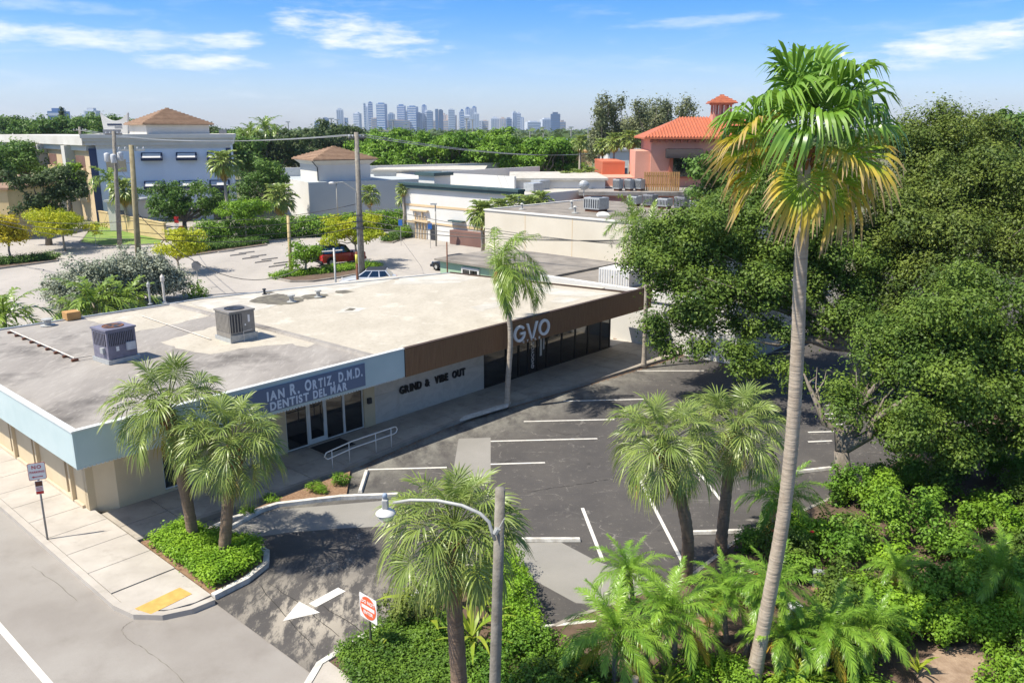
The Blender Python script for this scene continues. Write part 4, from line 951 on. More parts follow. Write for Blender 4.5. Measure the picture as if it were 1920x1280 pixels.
# ------------------------------------------------------------------ foreground things
def W(px, py, Y): return atY(px, py, Y)
def plate(name, w, h, m, parent, y=0.0, z=0.0, t=.006, r=.04, x=0.0):
    """rounded sign plate facing -y, standing on z"""
    pts = []
    for cx, cz, a0 in ((w/2 - r, h - r, 0), (-w/2 + r, h - r, 90), (-w/2 + r, r, 180), (w/2 - r, r, 270)):
        for k in range(5): a = math.radians(a0 + k * 22.5); pts.append((cx + r*math.cos(a), cz + r*math.sin(a)))
    n = len(pts); mb = MB()
    mb.add([(p[0] + x, y - t, p[1] + z) for p in pts] + [(p[0] + x, y, p[1] + z) for p in pts], [tuple(range(n)), tuple(reversed(range(n, 2*n)))] + [(i, n+i, n+(i+1) % n, (i+1) % n) for i in range(n)])
    return mb.build(name, MATS[m], parent)
def disc(name, r, m, parent, y, z, n=32, x=0.0, t=.003, sides=None):
    n = sides or n; ph = math.pi / n if sides else 0
    pts = [(r*math.cos(2*math.pi*k/n + ph) + x, r*math.sin(2*math.pi*k/n + ph) + z) for k in range(n)]
    return MB().add([(p[0], y - t, p[1]) for p in pts] + [(p[0], y, p[1]) for p in pts], [tuple(range(n)), tuple(reversed(range(n, 2*n)))] + [(i, n+i, n+(i+1) % n, (i+1) % n) for i in range(n)]).build(name, MATS[m], parent)
def put_text(txt, size, m, parent, y, z, bold=.0, x=0.0, space=1.0, name='lettering'):
    o = obj(name, text_mesh(txt, size, .0015, MATS[m], bold, 'CENTER', space), parent); o.location = (x, y, z); o.rotation_euler = (math.pi/2, 0, 0); return o
np_ = thing('no_parking_sign', 'white no parking sign with red lettering on a grey post at the kerb', 'sign', at(89, 1011, .14), math.radians(24))
MB().tube([(0, .03, 0), (0, .03, 2.42)], .03, 8).build('post', MATS['metal_grey'], np_, True)
pl = plate('sign_panel', .46, .53, 'sign_maroon', np_, 0, 1.93); plate('sign_face', .435, .505, 'sign_white', pl, -.007, 1.9425, .002)
put_text('NO', .15, 'sign_maroon', pl, -.011, 2.28, .004, 0, 1.2); put_text('PARKING', .085, 'sign_maroon', pl, -.011, 2.15, .003, 0, 1.1)
MB().add([(-.16, -.011, 2.03), (-.09, -.011, 2.065), (-.09, -.011, 2.042), (.14, -.011, 2.042), (.14, -.011, 2.018), (-.09, -.011, 2.018), (-.09, -.011, 1.995)], [(0, 6, 5, 4, 3, 2, 1)]).build('arrow', MATS['sign_maroon'], pl)
p2_ = plate('tow_panel', .2, .42, 'sign_white', np_, 0, 1.48, r=.01); MB().box(-.098, .098, -.010, -.0065, 1.485, 1.57).build('red_band', MATS['sign_red'], p2_); MB().box(-.09, .09, -.010, -.0065, 1.73, 1.88).build('tow_symbol', MATS['rust'], p2_)
for k in range(3): MB().box(-.08, .08, -.010, -.0065, 1.60 + k * .04, 1.615 + k * .04).build('print_line', MATS['sign_red'], p2_)
dn = thing('do_not_enter_sign', 'white square do not enter sign with faded orange disc in the planting bed', 'sign', at(695, 1228, .1), math.radians(-42))
MB().tube([(0, .02, -.1), (0, .02, 1.5)], .028, 6).build('post', MATS['post_green'], dn)
pl = plate('sign_panel', .62, .62, 'sign_white', dn, 0, .93, r=.03); disc('disc', .285, 'sign_orange', pl, -.007, 1.24); MB().box(-.235, .235, -.0135, -.0105, 1.195, 1.285).build('bar', MATS['sign_white'], pl)
put_text('DO NOT', .115, 'sign_white', pl, -.0125, 1.34, .003); put_text('ENTER', .115, 'sign_white', pl, -.0125, 1.07, .003)
# street lamp on a wooden pole
LY = 12.6
lb = W(925, 1420, LY); lp = thing('street_lamp', 'weathered wooden lamp pole with curved grey arm and white luminaire in the foreground bed', 'street lamp', (lb.x, lb.y, .1))
lr = lambda px, py, Y=LY: W(px, py, Y) - Vector((lb.x, lb.y, .1))
MB().tube([lr(924, 1440), lr(928, 1280), lr(933, 1100), lr(938, 915)], [.112, .104, .095, .085], 12).build('pole', MATS['wood_pole'], lp, True)
MB().tube([lr(928, 1012, 12.45), lr(922, 995, 12.45), lr(917, 978, 12.47), lr(900, 962, 12.5), lr(866, 947, 12.6), lr(820, 938, 12.7), lr(770, 937, 12.8), lr(738, 942, 12.9)], [.031, .031, .031, .03, .03, .029, .027, .026], 8).build('arm', MATS['galv'], lp, True)
MB().tube([lr(934, 990, 12.44), lr(928, 1000, 12.44)], .05, 8).build('arm_bracket', MATS['galv'], lp)
q = lr(723, 962, 12.95); MB().box(q.x - .055, q.x + .055, q.y - .055, q.y + .055, q.z + .09, q.z + .27).build('ballast_housing', MATS['galv'], lp, bevel=.02)
MB().lathe([(.05, q.z + .10), (.075, q.z + .085), (.13, q.z + .05), (.17, q.z + .015), (.175, q.z - .005), (.16, q.z - .008)], 22, (q.x, q.y)).build('luminaire', MATS['frame_white'], lp, True)
MB().lathe([(.155, q.z - .01), (.15, q.z - .06), (.12, q.z - .12), (.06, q.z - .155), (.01, q.z - .16)], 20, (q.x, q.y)).build('lens', MATS['glass_lens'], lp, True)
MB().lathe([(.035, q.z + .272), (.042, q.z + .33), (.042, q.z + .36), (.02, q.z + .375)], 12, (q.x, q.y)).build('photocell', MATS['tower_grey'], lp, True)
MB().tube([lr(936, 990, 12.5), lr(944, 975, 12.5), lr(946, 972, 12.48)], .012, 5).build('cable_hook', MATS['galv'], lp)
# wheel stops
def wheel_stop(p, q, label, L_=1.8, group='concrete wheel stops in the dark parking lot', m='kerb_white'):
    c = (p + q) / 2; d = q - p; o = MB().hexa([(-L_/2, -.08, 0), (L_/2, -.08, 0), (L_/2, .08, 0), (-L_/2, .08, 0)], [(-L_/2 + .03, -.055, .11), (L_/2 - .03, -.055, .11), (L_/2 - .03, .055, .11), (-L_/2 + .03, .055, .11)]).build('wheel_stop', MATS[m], bevel=.012)
    o.location = (c.x, c.y, 0); o.rotation_euler = (0, 0, math.atan2(d.y, d.x)); return tag(o, label, 'wheel stop', group)
for p, q, lbl in (((688, 884), (675, 925), 'white wheel stop beside the mulch island with low green shrubs'), ((990, 1014), (1076, 1014), 'white wheel stop at the edge of a pale asphalt patch'), ((1296, 1001), (1380, 998), 'white wheel stop behind the two leaning cabbage palms'),
                  ((1020, 1180), (1090, 1172), 'white wheel stop at the planting bed beside the clipped hedge'), ((434, 990), (470, 970), 'white wheel stop by the palm island next to the walkway'), ((1500, 886), (1536, 882), 'wheel stop in the shade under the forked tree')):
    wheel_stop(at(*p), at(*q), lbl)
tp_ = tag(MB().tube([at(1170, 1340, .1), W(1192, 1268, at(1170, 1340, .1).y)], .075, 14).build('timber_post', MATS['tan_post'], None, True, .02), 'short tan post standing among strappy plants in the bed', 'post')
gb = thing('utility_pedestal', 'pale grey utility pedestal half hidden among the small palms', 'utility box', at(1484, 1180, .1), .3); MB().box(-.16, .16, -.12, .12, 0, .62).build('cabinet', MATS['box_grey'], gb, bevel=.015); MB().box(-.18, .18, -.14, .14, .622, .70).build('lid', MATS['sign_white'], gb, bevel=.015)
gb = thing('utility_pedestal', 'small grey metal pedestal behind mulch under the bright shrubs', 'utility box', at(1532, 1098, .1), -.3); MB().box(-.13, .13, -.1, .1, 0, .4).build('cabinet', MATS['metal_grey'], gb, bevel=.015); MB().box(-.145, .145, -.115, .115, .402, .45).build('lid', MATS['metal_light'], gb)

# ------------------------------------------------------------------ palms near the camera
def trunkpts(pxy, Y, z0=.1):
    p = [W(x, y, Y) for x, y in pxy]; p[0].z = z0; return p
sabal('cabbage palm leaning over the pale blue fascia corner, rooted in the clipped island', trunkpts([(365, 1025), (353, 950), (340, 890), (325, 820), (315, 772)], 22.1), 1, 1.02, n=1.15)
sabal('upright cabbage palm before the dentist sign, rooted in the clipped island', trunkpts([(420, 1055), (426, 960), (431, 890), (436, 838)], 21.2), 2, .95, n=1.25)
sabal('bushy cabbage palm beside the wooden lamp pole', trunkpts([(868, 1420), (858, 1230), (851, 1120), (850, 1005)], 13.9), 3, .84, n=1.55)
sabal('cabbage palm with curved trunk in front of the white stall lines', trunkpts([(1285, 1097), (1290, 1015), (1280, 950), (1260, 890), (1243, 842)], 20.0), 4, .93, n=1.2)
sabal('cabbage palm with straight thick trunk beside the tall fan palm', trunkpts([(1350, 1042), (1358, 960), (1367, 880), (1378, 812)], 21.6), 5, .92, n=1.2)
# tall fan palm
pts = trunkpts([(1410, 1290), (1446, 1100), (1470, 960), (1486, 810), (1495, 660), (1500, 520), (1506, 400), (1508, 285)], 15.73)
tb = pts[0].copy(); fp = thing('fan_palm', 'very tall fan palm with yellowing lower fronds and slim pale trunk', 'palm', tb)
rel = [p - tb for p in pts]; mb = MB(); ringed_trunk(mb, rel, .155, .118, 16, .085, 9, 1.2, .018); mb.build('trunk', MATS['bark_wash'], fp, True)
top = rel[-1]; mb = MB(); boots(mb, top, .11, 14, 4, .35); mb.build('leaf_bases', MATS['boot'], fp)
put_fronds(fp, top, [(WASH[0], 3, .95, .12), (WASH[1], 5, .95, .08), (WASH[7], 3, .9, .06), (WASH[2], 4, .95, .04), (WASH[3], 4, .92, 0), (WASH[4], 4, .95, -.06), (WASH[5], 3, .92, -.12), (WASH[6], 2, .75, -.18)], 21, mess=2.6)
# wind-blown queen palm in front of the gym sign
pts = trunkpts([(950, 766), (953, 705), (957, 645), (955, 600), (946, 565), (936, 538), (931, 518)], 34.66); tb = pts[0].copy()
qp = thing('queen_palm', 'slender queen palm with bent trunk and windswept crown by the gym lettering', 'palm', tb); rel = [p - tb for p in pts]
mb = MB(); ringed_trunk(mb, rel, .13, .10, 12, .14, 6, 1.25, .025); mb.build('trunk', MATS['bark_pale'], qp, True)
mb = MB(); mb.tube([rel[-1] - Vector((-.12, 0, .55)), rel[-1] - Vector((-.03, 0, .2)), rel[-1] + Vector((0, 0, .2))], [.15, .19, .1], 10); mb.build('leaf_bases', MATS['boot'], qp, True)
put_fronds(qp, rel[-1], [(QUEEN[0], 4, 1.1, .15), (QUEEN[1], 5, 1.1, .1), (QUEEN[2], 5, 1.0, .05), (QUEEN[3], 4, .95, 0), (QUEEN[4], 2, .7, -.05)], 8, wind=(-.1, .45))
def fox_palm(label, pxy, Y, seed, sc=1.0, r=.12):
    pts = trunkpts(pxy, Y, 0.05); tb = pts[0].copy(); root = thing('foxtail_palm', label, 'palm', tb); rel = [p - tb for p in pts]
    mb = MB(); ringed_trunk(mb, rel, r, r * .8, 10, .2, seed, 1.3, .02); mb.build('trunk', MATS['bark_pale'], root, True)
    t_ = rel[-1]; mb = MB(); mb.tube([t_, t_ + Vector((0, 0, .7))], [r * .75, r * .5], 9); mb.build('crownshaft', MATS['fr_date'], root, True)
    put_fronds(root, t_ + Vector((0, 0, .6)), [(FOX[0], 3, sc, .1), (FOX[1], 5, sc, .05), (FOX[2], 5, sc, 0), (FOX[3], 4, sc, -.05)], seed)
fox_palm('foxtail palm with pale slim trunk at the kerb by the end of the brown fascia', [(1207, 691), (1210, 600), (1214, 500), (1217, 462)], 41.0, 21, .85)
fox_palm('foxtail palm with grey trunk behind the shop beside the white roof box', [(1187, 600), (1189, 540), (1190, 480), (1188, 440)], 52.0, 22, 1.05, .17)
# small date palms
for i, (bx, by, h, sc, lean, lbl) in enumerate(((1188, 1172, 1.45, .92, (-.15, 0), 'bright date palm at the edge of the pale asphalt patch'), (1152, 1292, 1.45, 1.12, (0, 0), 'glossy date palm with wide crown beside the clipped hedge'), (1262, 1252, 1.5, 1.1, (-.1, 0), 'date palm with drooping glossy fronds behind strappy plants'),
        (1363, 1206, 1.4, .88, (-.12, 0), 'slim date palm with exposed grey trunk and yellow lower fronds'), (1398, 1230, 1.75, .92, (.52, .1), 'date palm leaning across behind the tall fan palm'), (1467, 1264, 1.0, .8, (-.05, 0), 'small date palm beside the foot of the tall fan palm'),
        (1548, 1268, 1.2, .98, (-.05, 0), 'date palm with short bare trunk and one yellow frond'), (1628, 1252, 1.1, .85, (0, 0), 'date palm crowded between low bright shrubs'), (1862, 1140, 1.05, 1.2, (0, 0), 'date palm with brown skirt among the rounded shrubs'), (1674, 1128, .9, .72, (0, 0), 'small pale date palm emerging from rounded shrubs'),
        (1460, 990, 1.05, 1.15, (0, 0), 'bright lime date palm behind the tall fan palm trunk'))):
    date_palm(lbl, at(bx, by, .1), h, 300 + i, sc, lean=lean)

# ------------------------------------------------------------------ planting
w_ = lambda L_: [loc(a, b)[:2] for a, b in L_]
shrink = lambda poly, k: [((p[0] - sum(q[0] for q in poly)/len(poly)) * k + sum(q[0] for q in poly)/len(poly), (p[1] - sum(q[1] for q in poly)/len(poly)) * k + sum(q[1] for q in poly)/len(poly)) for p in poly]
cover('ground_cover', 'bright clipped ground cover filling the island under two cabbage palms', [loc(a, b)[:2] for a, b in shrink(ISL1, .86)], .22, .42, 5200, .085, 'lf_cover', 31, .1)
for px, py, r, h, s in ((462, 960, .28, .22, 1), (508, 938, .3, .22, 2), (585, 922, .55, .35, 3), (630, 908, .5, .42, 4)):
    shrub('low feathery green shrub in the mulch island by the walkway', at(px, py, .09), r, r * .8, h, 'lf_bright', 40 + s, .05, 1.3, group='low shrubs in the mulch island')
cover('ground_cover', 'leafy green ground cover around the do not enter sign', [at(x, y)[:2] for x, y in ((636, 1240), (724, 1182), (800, 1180), (860, 1200), (920, 1260), (930, 1420), (760, 1420), (660, 1300))], .15, .42, 3800, .07, 'lf_coverdark', 32, .1)
shrub('olive green rounded shrub behind the do not enter sign', at(760, 1172, .1), .85, .65, 1.15, 'lf_oak2', 50, .07, 1.5, sub=True)
shrub('green rounded shrub under the bushy cabbage palm', at(820, 1190, .1), .8, .6, .6, 'lf_shrub', 51, .075)
# clipped hedge along the bed edge
hl = [(x * .42, y, .30 + .28 * ((i * 7) % 5) / 5, .38, .5, .48) for i, (x, y) in enumerate([(k - .5, j * .45) for j in range(-4, 5) for k in (0, 1)])]
shrub('bright lime clipped hedge running along the bed edge beside the lamp pole', at(960, 1140, .1), 1, 1, 1, 'lf_cover', 52, .07, .8, 'hedge', name='hedge', rz=math.radians(8), lobes=hl, shell=.75)
for i, (px, py, rx, h, mk) in enumerate(((985, 1230, .9, .9, 'lf_shrub'), (1040, 1250, .9, .9, 'lf_shrub'), (960, 1290, 1.0, .8, 'lf_shrub'), (1030, 1310, .9, .9, 'lf_oak'), (1090, 1290, .8, .7, 'lf_oak'), (905, 1100, .6, .9, 'lf_bright'))):
    shrub(('mid green shrub at the inner end of the lime hedge', 'mid green shrub under the glossy wide date palm', 'mid green shrub at the lamp pole foot', 'dark shrub in front of the glossy wide date palm', 'dark low shrub left of the short tan post', 'bright upright shrub behind the bushy cabbage palm')[i], at(px, py, .1), rx, rx * .85, h, mk, 60 + i, .075, group='shrubs beside the lamp pole')
for i, (px, py) in enumerate(((1330, 1262), (1375, 1275), (1290, 1285))): shrub(('lime dense low shrub in front of the slim date palm', 'lime dense low shrub at the leaning date palm foot', 'lime dense low shrub beside the broad strappy plant')[i], at(px, py, .1), .75, .6, .55, 'lf_cover', 70 + i, .07, group='lime shrubs before the slim date palm')
# shrubs under the big trees
rr = random.Random(8); k = 0; THK = {}
LMK = ((1575, 930, 'the forked trunk of the nearest shade tree'), (1785, 1245, 'the sandy clearing'), (1862, 1140, 'the date palm with a brown skirt'), (1674, 1128, 'the small pale date palm'), (1548, 1268, 'the date palm with one yellow frond'), (1628, 1252, 'the date palm crowded by shrubs'), (1532, 1098, 'the small grey pedestal'), (1460, 990, 'the bright lime date palm'))
def in_clear(px, py): return ((px - 1785) / 105) ** 2 + ((py - 1262) / 62) ** 2 < 1 or ((px - 1560) / 42) ** 2 + ((py - 1105) / 20) ** 2 < 1 or ((px - 1855) / 30) ** 2 + ((py - 1140) / 18) ** 2 < 1
for py, x0, hmin, hmax in ((905, 1690, 1.2, 2.0), (955, 1560, 1.0, 1.8), (1010, 1480, .9, 1.7), (1070, 1560, .9, 1.6), (1130, 1570, .8, 1.4), (1190, 1650, .7, 1.2), (1250, 1590, .5, .9), (1310, 1500, .4, .7)):
    x = x0 + rr.uniform(0, 30)
    while x < 1990:
        sz = rr.uniform(.8, 1.25); h = rr.uniform(hmin, hmax); y = py + rr.uniform(-14, 14)
        if not in_clear(x, y):
            mk = rr.choice(('lf_shrub', 'lf_bright', 'lf_shrub', 'lf_oak') if py < 1000 else ('lf_bright', 'lf_shrub', 'lf_cover', 'lf_oak'))
            o_ = shrub('x', at(x, y, .08), sz, sz * .9, h * rr.uniform(.75, 1.35), mk, 100 + k, .10 if py < 1150 else .085, .95, sub=True, group='shrubs in the thicket under the big trees'); k += 1
            lm_ = min(LMK, key=lambda q_: (at(q_[0], q_[1]) - o_.location).length); THK.setdefault(lm_, []).append((h, mk, o_))
        x += rr.uniform(62, 100) * (1 + (py - 1000) / 900)
for lm_, lst in THK.items():
    lst.sort(key=lambda q_: (at(lm_[0], lm_[1]) - q_[2].location).length)
    for i_, (h_, mk, o_) in enumerate(lst): o_['label'] = '%s %s shrub, %s to %s' % ('tall' if h_ > 1.2 else 'knee-high' if h_ < .75 else 'rounded', {'lf_shrub': 'mid green', 'lf_bright': 'fresh green', 'lf_oak': 'dark green', 'lf_cover': 'yellow green'}[mk], ORD[min(i_, 9)], lm_[2])
sand = struct(MB().sheet(smooth_poly([at(x, y)[:2] for x, y in ((1705, 1262), (1738, 1238), (1765, 1218), (1800, 1222), (1832, 1206), (1850, 1240), (1828, 1262), (1836, 1300), (1770, 1320), (1730, 1290))], 1), .108).build('sandy_clearing', MATS['sand']))
for x_, y_, r_ in ((1310, 1185, 1.0), (1560, 1108, .8), (1460, 1035, .6), (1500, 1000, .6)):
    c_ = at(x_, y_); struct(MB().sheet(smooth_poly([(c_.x + r_ * rr.uniform(.6, 1) * math.cos(a * .9), c_.y + .7 * r_ * rr.uniform(.6, 1) * math.sin(a * .9)) for a in range(7)], 2), .106).build('mulch_ground', MATS['mulch']))
for i, (px, py, r, h, mk) in enumerate(((1420, 1030, .7, .8, 'lf_shrub'), (1475, 1040, .9, 1.1, 'lf_oak'), (1500, 1090, .7, .7, 'lf_shrub'), (1330, 1130, .5, .5, 'lf_shrub'), (1420, 1130, .6, .7, 'lf_oak'), (1520, 1200, .7, .8, 'lf_bright'), (1580, 1225, .7, .7, 'lf_bright'), (1400, 1290, .6, .5, 'lf_shrub'))):
    s_ = shrub(('dark hibiscus shrub with red blossoms below the lime date palm' if i == 1 else 'dark hibiscus shrub with red blossoms beside the slim date palm') if mk == 'lf_oak' else ('leafy shrub at the mulch edge by the lime date palm', '', 'low leafy shrub beside the small grey pedestal', 'little leafy shrub behind the slim date palm', '', 'fresh green shrub between pedestal and the small fan palm foot', 'fresh green shrub behind the date palm with one yellow frond', 'low leafy shrub left of the tall fan palm foot')[i], at(px, py, .1), r, r, h, mk, 180 + i, .085, group='bed shrubs around the small date palms')
    if mk == 'lf_oak':
        f_ = MB()
        for a in range(3): c_ = Vector((math.cos(a * 2.1 + 3.6) * r * .7, math.sin(a * 2.1 + 3.6) * r * .7, h * .8)); f_.lathe([(.01, c_.z), (.05, c_.z + .03), (.065, c_.z + .05), (.02, c_.z + .045)], 7, (c_.x, c_.y))
        f_.build('blossoms', MATS['sign_red'], s_)
strap = [strap_plant(60 + i, n_, l_, .045, MATS['fr_strap'], 'strappy_plant') for i, (n_, l_) in enumerate(((14, .95), (18, 1.1), (11, .8)))]
for i, (px, py, s, lbl) in enumerate(((806, 1172, 1.7, 'tall strappy plant beside the olive shrub'), (886, 1222, 1.2, 'strappy plant at the foot of the lamp pole'), (884, 1135, 1.7, 'yellow green strappy plant behind the bushy cabbage palm trunk'), (712, 1228, .5, 'small strappy tuft beside the do not enter post'),
        (1205, 1300, .8, 'strappy plant beside the short tan post'), (1245, 1305, .9, 'broad strappy plant under the glossy date palm'), (1480, 1290, .9, 'strappy plant at the tall fan palm foot'), (1510, 1300, .8, 'strappy plant between the trunks of small date palms'), (1720, 1265, .8, 'strappy plant at the edge of the sandy clearing'), (1625, 1215, .9, 'strappy plant among the crowded bright shrubs'))):
    o = tag(inst(obj('strappy_plant', strap[i % 3]), None, at(px, py, .1), (0, 0, i * 1.3), s), lbl, 'plant', 'strappy plants in the bed')
for o in list(bpy.data.objects):
    if o.name.startswith('strappy_plant') and 'label' not in o.keys(): bpy.data.objects.remove(o)
for i, (px, py) in enumerate(((1152, 626), (1166, 620), (1180, 628), (1198, 618), (1206, 610))): shrub('small red croton in the mulch at the end of the walkway', at(px, py, .16), .35, .35, .6, 'lf_croton', 210 + i, .12, 1.2, group='red crotons at the walkway end')

# ------------------------------------------------------------------ the big shade trees on the right
def LB(base, lst):
    out = []
    for px, py, Y, r, *k in lst:
        p = W(px, py, Y) - base; kz = k[0] if k else .8; out.append((p.x, p.y, p.z, r, r, r * kz))
    return out
bA = at(1575, 930, .1)
lobA = LB(bA, [(1640, 745, 25.5, 1.5), (1700, 780, 25, 1.5), (1760, 700, 25.5, 1.9), (1850, 690, 26, 2.1), (1690, 650, 27, 1.7), (1800, 600, 27, 2.2), (1900, 580, 27, 2.2), (1880, 780, 25, 1.7), (1930, 690, 26, 2), (1790, 800, 24.5, 1.5)])
trA = tree('shade_tree', 'nearest shade tree with a forked grey trunk at the bed edge', bA, lobA, [(0, 0, 0), (.05, 0, .8), W(1577, 845, bA.y) - bA], 2800, 38, .39, .12, 'lf_oak', 71, group='big shade trees over the parking lot', r0=.3, limbs=LB(bA, [(1507, 700, 27, 1), (1640, 720, 25.5, 1), (1760, 690, 25.5, 1), (1850, 660, 26, 1), (1690, 640, 27, 1)]), twigs=3, sub=9)
bB = at(1606, 748, .05)
lobB = LB(bB, [(1250, 500, 37, 1.7), (1235, 590, 36, 1.2), (1300, 560, 36, 1.7), (1320, 450, 38, 2.2), (1400, 500, 37, 2.0), (1400, 400, 39, 2.3), (1480, 440, 38, 2.2), (1500, 540, 37, 1.4), (1560, 400, 39, 2.3), (1290, 640, 35, .9), (1355, 595, 36, .9), (1375, 660, 34, .9, .7), (1470, 700, 33, .9, .7), (1590, 520, 37, 1.6), (1450, 530, 36, 1.5), (1540, 480, 37, 1.7), (1370, 560, 36, 1.3), (1600, 590, 36, 1.3), (1500, 590, 37, 1.0), (1410, 610, 36, 1.0), (1300, 610, 35.5, 1.2), (1450, 630, 35, .8), (1540, 610, 36, .9), (1405, 690, 33, .8, .7), (1255, 640, 35.5, .9), (1230, 450, 38, 1.3), (1345, 415, 40, 1.5), (1275, 450, 39, 1.3), (1450, 370, 40, 1.7)])
tree('shade_tree', 'wide shade tree with low branches reaching over the brown fascia end', bB, lobB, [(0, 0, 0), (-.1, 0, 1.2), (-.2, 0, 2.4)], 5000, 38, .46, .145, 'lf_oak', 72, group='big shade trees over the parking lot', r0=.36, twigs=3, sub=9, limbs=LB(bB, [(1300, 520, 36.5, 1.8), (1400, 480, 37, 2), (1480, 440, 38, 2), (1560, 420, 39, 2), (1370, 600, 36, 1.2), (1590, 520, 37, 1.6), (1420, 640, 35, 1)]))
bC = at(1662, 716, .05)
lobC = LB(bC, [(1640, 400, 40, 2.3), (1720, 360, 40, 2.6), (1690, 280, 42, 2.1), (1740, 262, 42, 1.8), (1790, 262, 42, 2.0), (1820, 330, 40, 2.5), (1850, 265, 43, 1.3), (1900, 350, 38, 2.4), (1700, 450, 38, 2.3), (1800, 440, 37, 2.5), (1890, 470, 36, 2.4), (1640, 500, 38, 1.8), (1720, 540, 36, 1.9), (1680, 600, 36, 1.3), (1950, 400, 38, 2.5), (1600, 330, 42, 2.0), (1540, 330, 42, 1.8)])
trC = tree('shade_tree', 'tallest shade tree whose crown rises behind the fan palm', bC, lobC, [(0, 0, 0), (0, 0, 1.0), (.1, 0, 2.0)], 4300, 38, .48, .145, 'lf_oak2', 73, group='big shade trees over the parking lot', r0=.4, twigs=3, sub=9, limbs=LB(bC, [(1720, 360, 40, 2.4), (1820, 330, 40, 2.4), (1640, 400, 40, 2.2), (1800, 440, 37, 2.4), (1700, 450, 38, 2.2), (1890, 470, 36, 2.4), (1720, 540, 36, 1.8)]))

# the bed and its trees go on beyond the picture's edges
for i, (x, y, r) in enumerate(((33, 30, 1.1), (36, 44, 2.3), (46, 36, 4.0))):
    o = copy_tree(trC); o.location = (x, y, .05); o.rotation_euler = (0, 0, r); o['label'] = 'spreading shade tree further along the lot, %s from the tallest one' % NTH[i]
src_ = [o for lst in THK.values() for (_, _, o) in lst]; rr = random.Random(17); k = 0
for y in (9.3, 10.9, 12.5, 14.0):
    x = 0.5 + rr.uniform(0, 1)
    while x < 17:
        o = inst(src_[k % len(src_)], None, (x, y + rr.uniform(-.4, .4), .08), (0, 0, rr.uniform(0, 6)), (.9, .9, .55)); o['label'] = 'low leafy shrub in the bed between the tall fan palm and the street'; o['group'] = 'low shrubs towards the street'; k += 1; x += rr.uniform(1.5, 2.3)
for y in (15.5, 18, 20.5, 23, 25.5, 28):
    x = y * .64 + 1.6
    while x < y * .64 + 9:
        o = inst(src_[k % len(src_)], None, (x, y + rr.uniform(-.5, .5), .08), (0, 0, rr.uniform(0, 6)), rr.uniform(.8, 1.1)); o['label'] = 'leafy shrub at the far end of the planting bed'; o['group'] = 'shrubs at the far end of the bed'; k += 1; x += rr.uniform(1.6, 2.6)
# ------------------------------------------------------------------ rear car park
def isl(name, poly, z=.13, m='soil'):
    o = struct(MB().prism(poly, -.02, z - .03).build(name, MATS[m])); curb_strip('kerb', [(p[0], p[1]) for p in poly], .18, -.02, z, 'kerb', o, closed=True); return o
def hedge_line(label, p, q, w, h, mk, seed, name='hedge', leaf=.16, cat='hedge', group=None, dens=.95):
    d = q - p; L_ = d.length; n = max(3, int(L_ / (w * .3))); rg = random.Random(seed)
    lob = [(-L_/2 + L_ * (i + .5) / n, rg.uniform(-.1, .1) * w, h * .5, w * .5, w * .5, h * rg.uniform(.46, .54)) for i in range(n)]
    return shrub(label, ((p.x + q.x)/2, (p.y + q.y)/2, .0), 1, 1, 1, mk, seed, leaf, dens, cat, group, name, math.atan2(d.y, d.x), lob, .7, .86)
def A2(x, y): p = at(x, y); return Vector((p.x, p.y, 0))
isl('car_park_island', smooth_poly([A2(503, 520)[:2], A2(560, 532)[:2], A2(660, 518)[:2], A2(712, 504)[:2], A2(700, 494)[:2], A2(620, 502)[:2], A2(530, 512)[:2]], 1))
hedge_line('low green hedge in the kerbed island beside the red off-roader', A2(520, 521), A2(700, 501), 1.8, .42, 'lf_bright', 401)
isl('car_park_island', [A2(-60, 512)[:2], A2(-60, 498)[:2], A2(105, 481)[:2], A2(108, 490)[:2]]); hedge_line('low hedge strip ending near the silver shrubs in the car park', A2(-60, 504), A2(100, 486), 1.6, .7, 'lf_mid', 402)
isl('car_park_island', [A2(340, 473)[:2], A2(345, 482)[:2], A2(500, 460)[:2], A2(490, 452)[:2]]); hedge_line('low hedge strip in front of the tall hedge', A2(345, 476), A2(494, 456), 1.8, .7, 'lf_mid', 403)
isl('car_park_island', [A2(715, 455)[:2], A2(735, 456)[:2], A2(775, 440)[:2], A2(760, 436)[:2]]); hedge_line('short low hedge before the white building', A2(725, 453), A2(770, 440), 1.6, .8, 'lf_mid', 404)
hedge_line('tall clipped hedge at the far side of the car park', A2(372, 455), A2(600, 442), 2.6, 2.3, 'lf_shrub', 405, leaf=.22); hedge_line('tall clipped hedge before the grey building wall', A2(602, 442), A2(768, 427), 2.6, 2.3, 'lf_bright', 406, leaf=.22)
hedge_line('clipped round hedge block at the white building corner', A2(752, 446), A2(776, 443), 1.8, 1.3, 'lf_bright', 407)
hedge_line('silver green hedge beside the parked white car behind the shop', loc(24.5, 19.5) , loc(31.5, 19.0), 1.5, 1.6, 'lf_silver', 408, leaf=.2)
rg = random.Random(5)
for i, (x, y) in enumerate(((424, 472), (446, 478), (469, 484), (493, 491), (519, 499), (440, 468), (462, 474), (484, 480), (505, 486), (528, 493), (548, 500), (560, 507))):
    p = A2(x, y); wheel_stop(p - D1 * .9, p + D1 * .9, 'weathered wheel stop in the pale rear car park', 1.8, 'wheel stops in the rear car park', 'concrete')
wheel_stop(A2(66, 503), A2(82, 507), 'lone wheel stop beside the silver shrubs', 1.8, 'wheel stops in the rear car park', 'concrete')
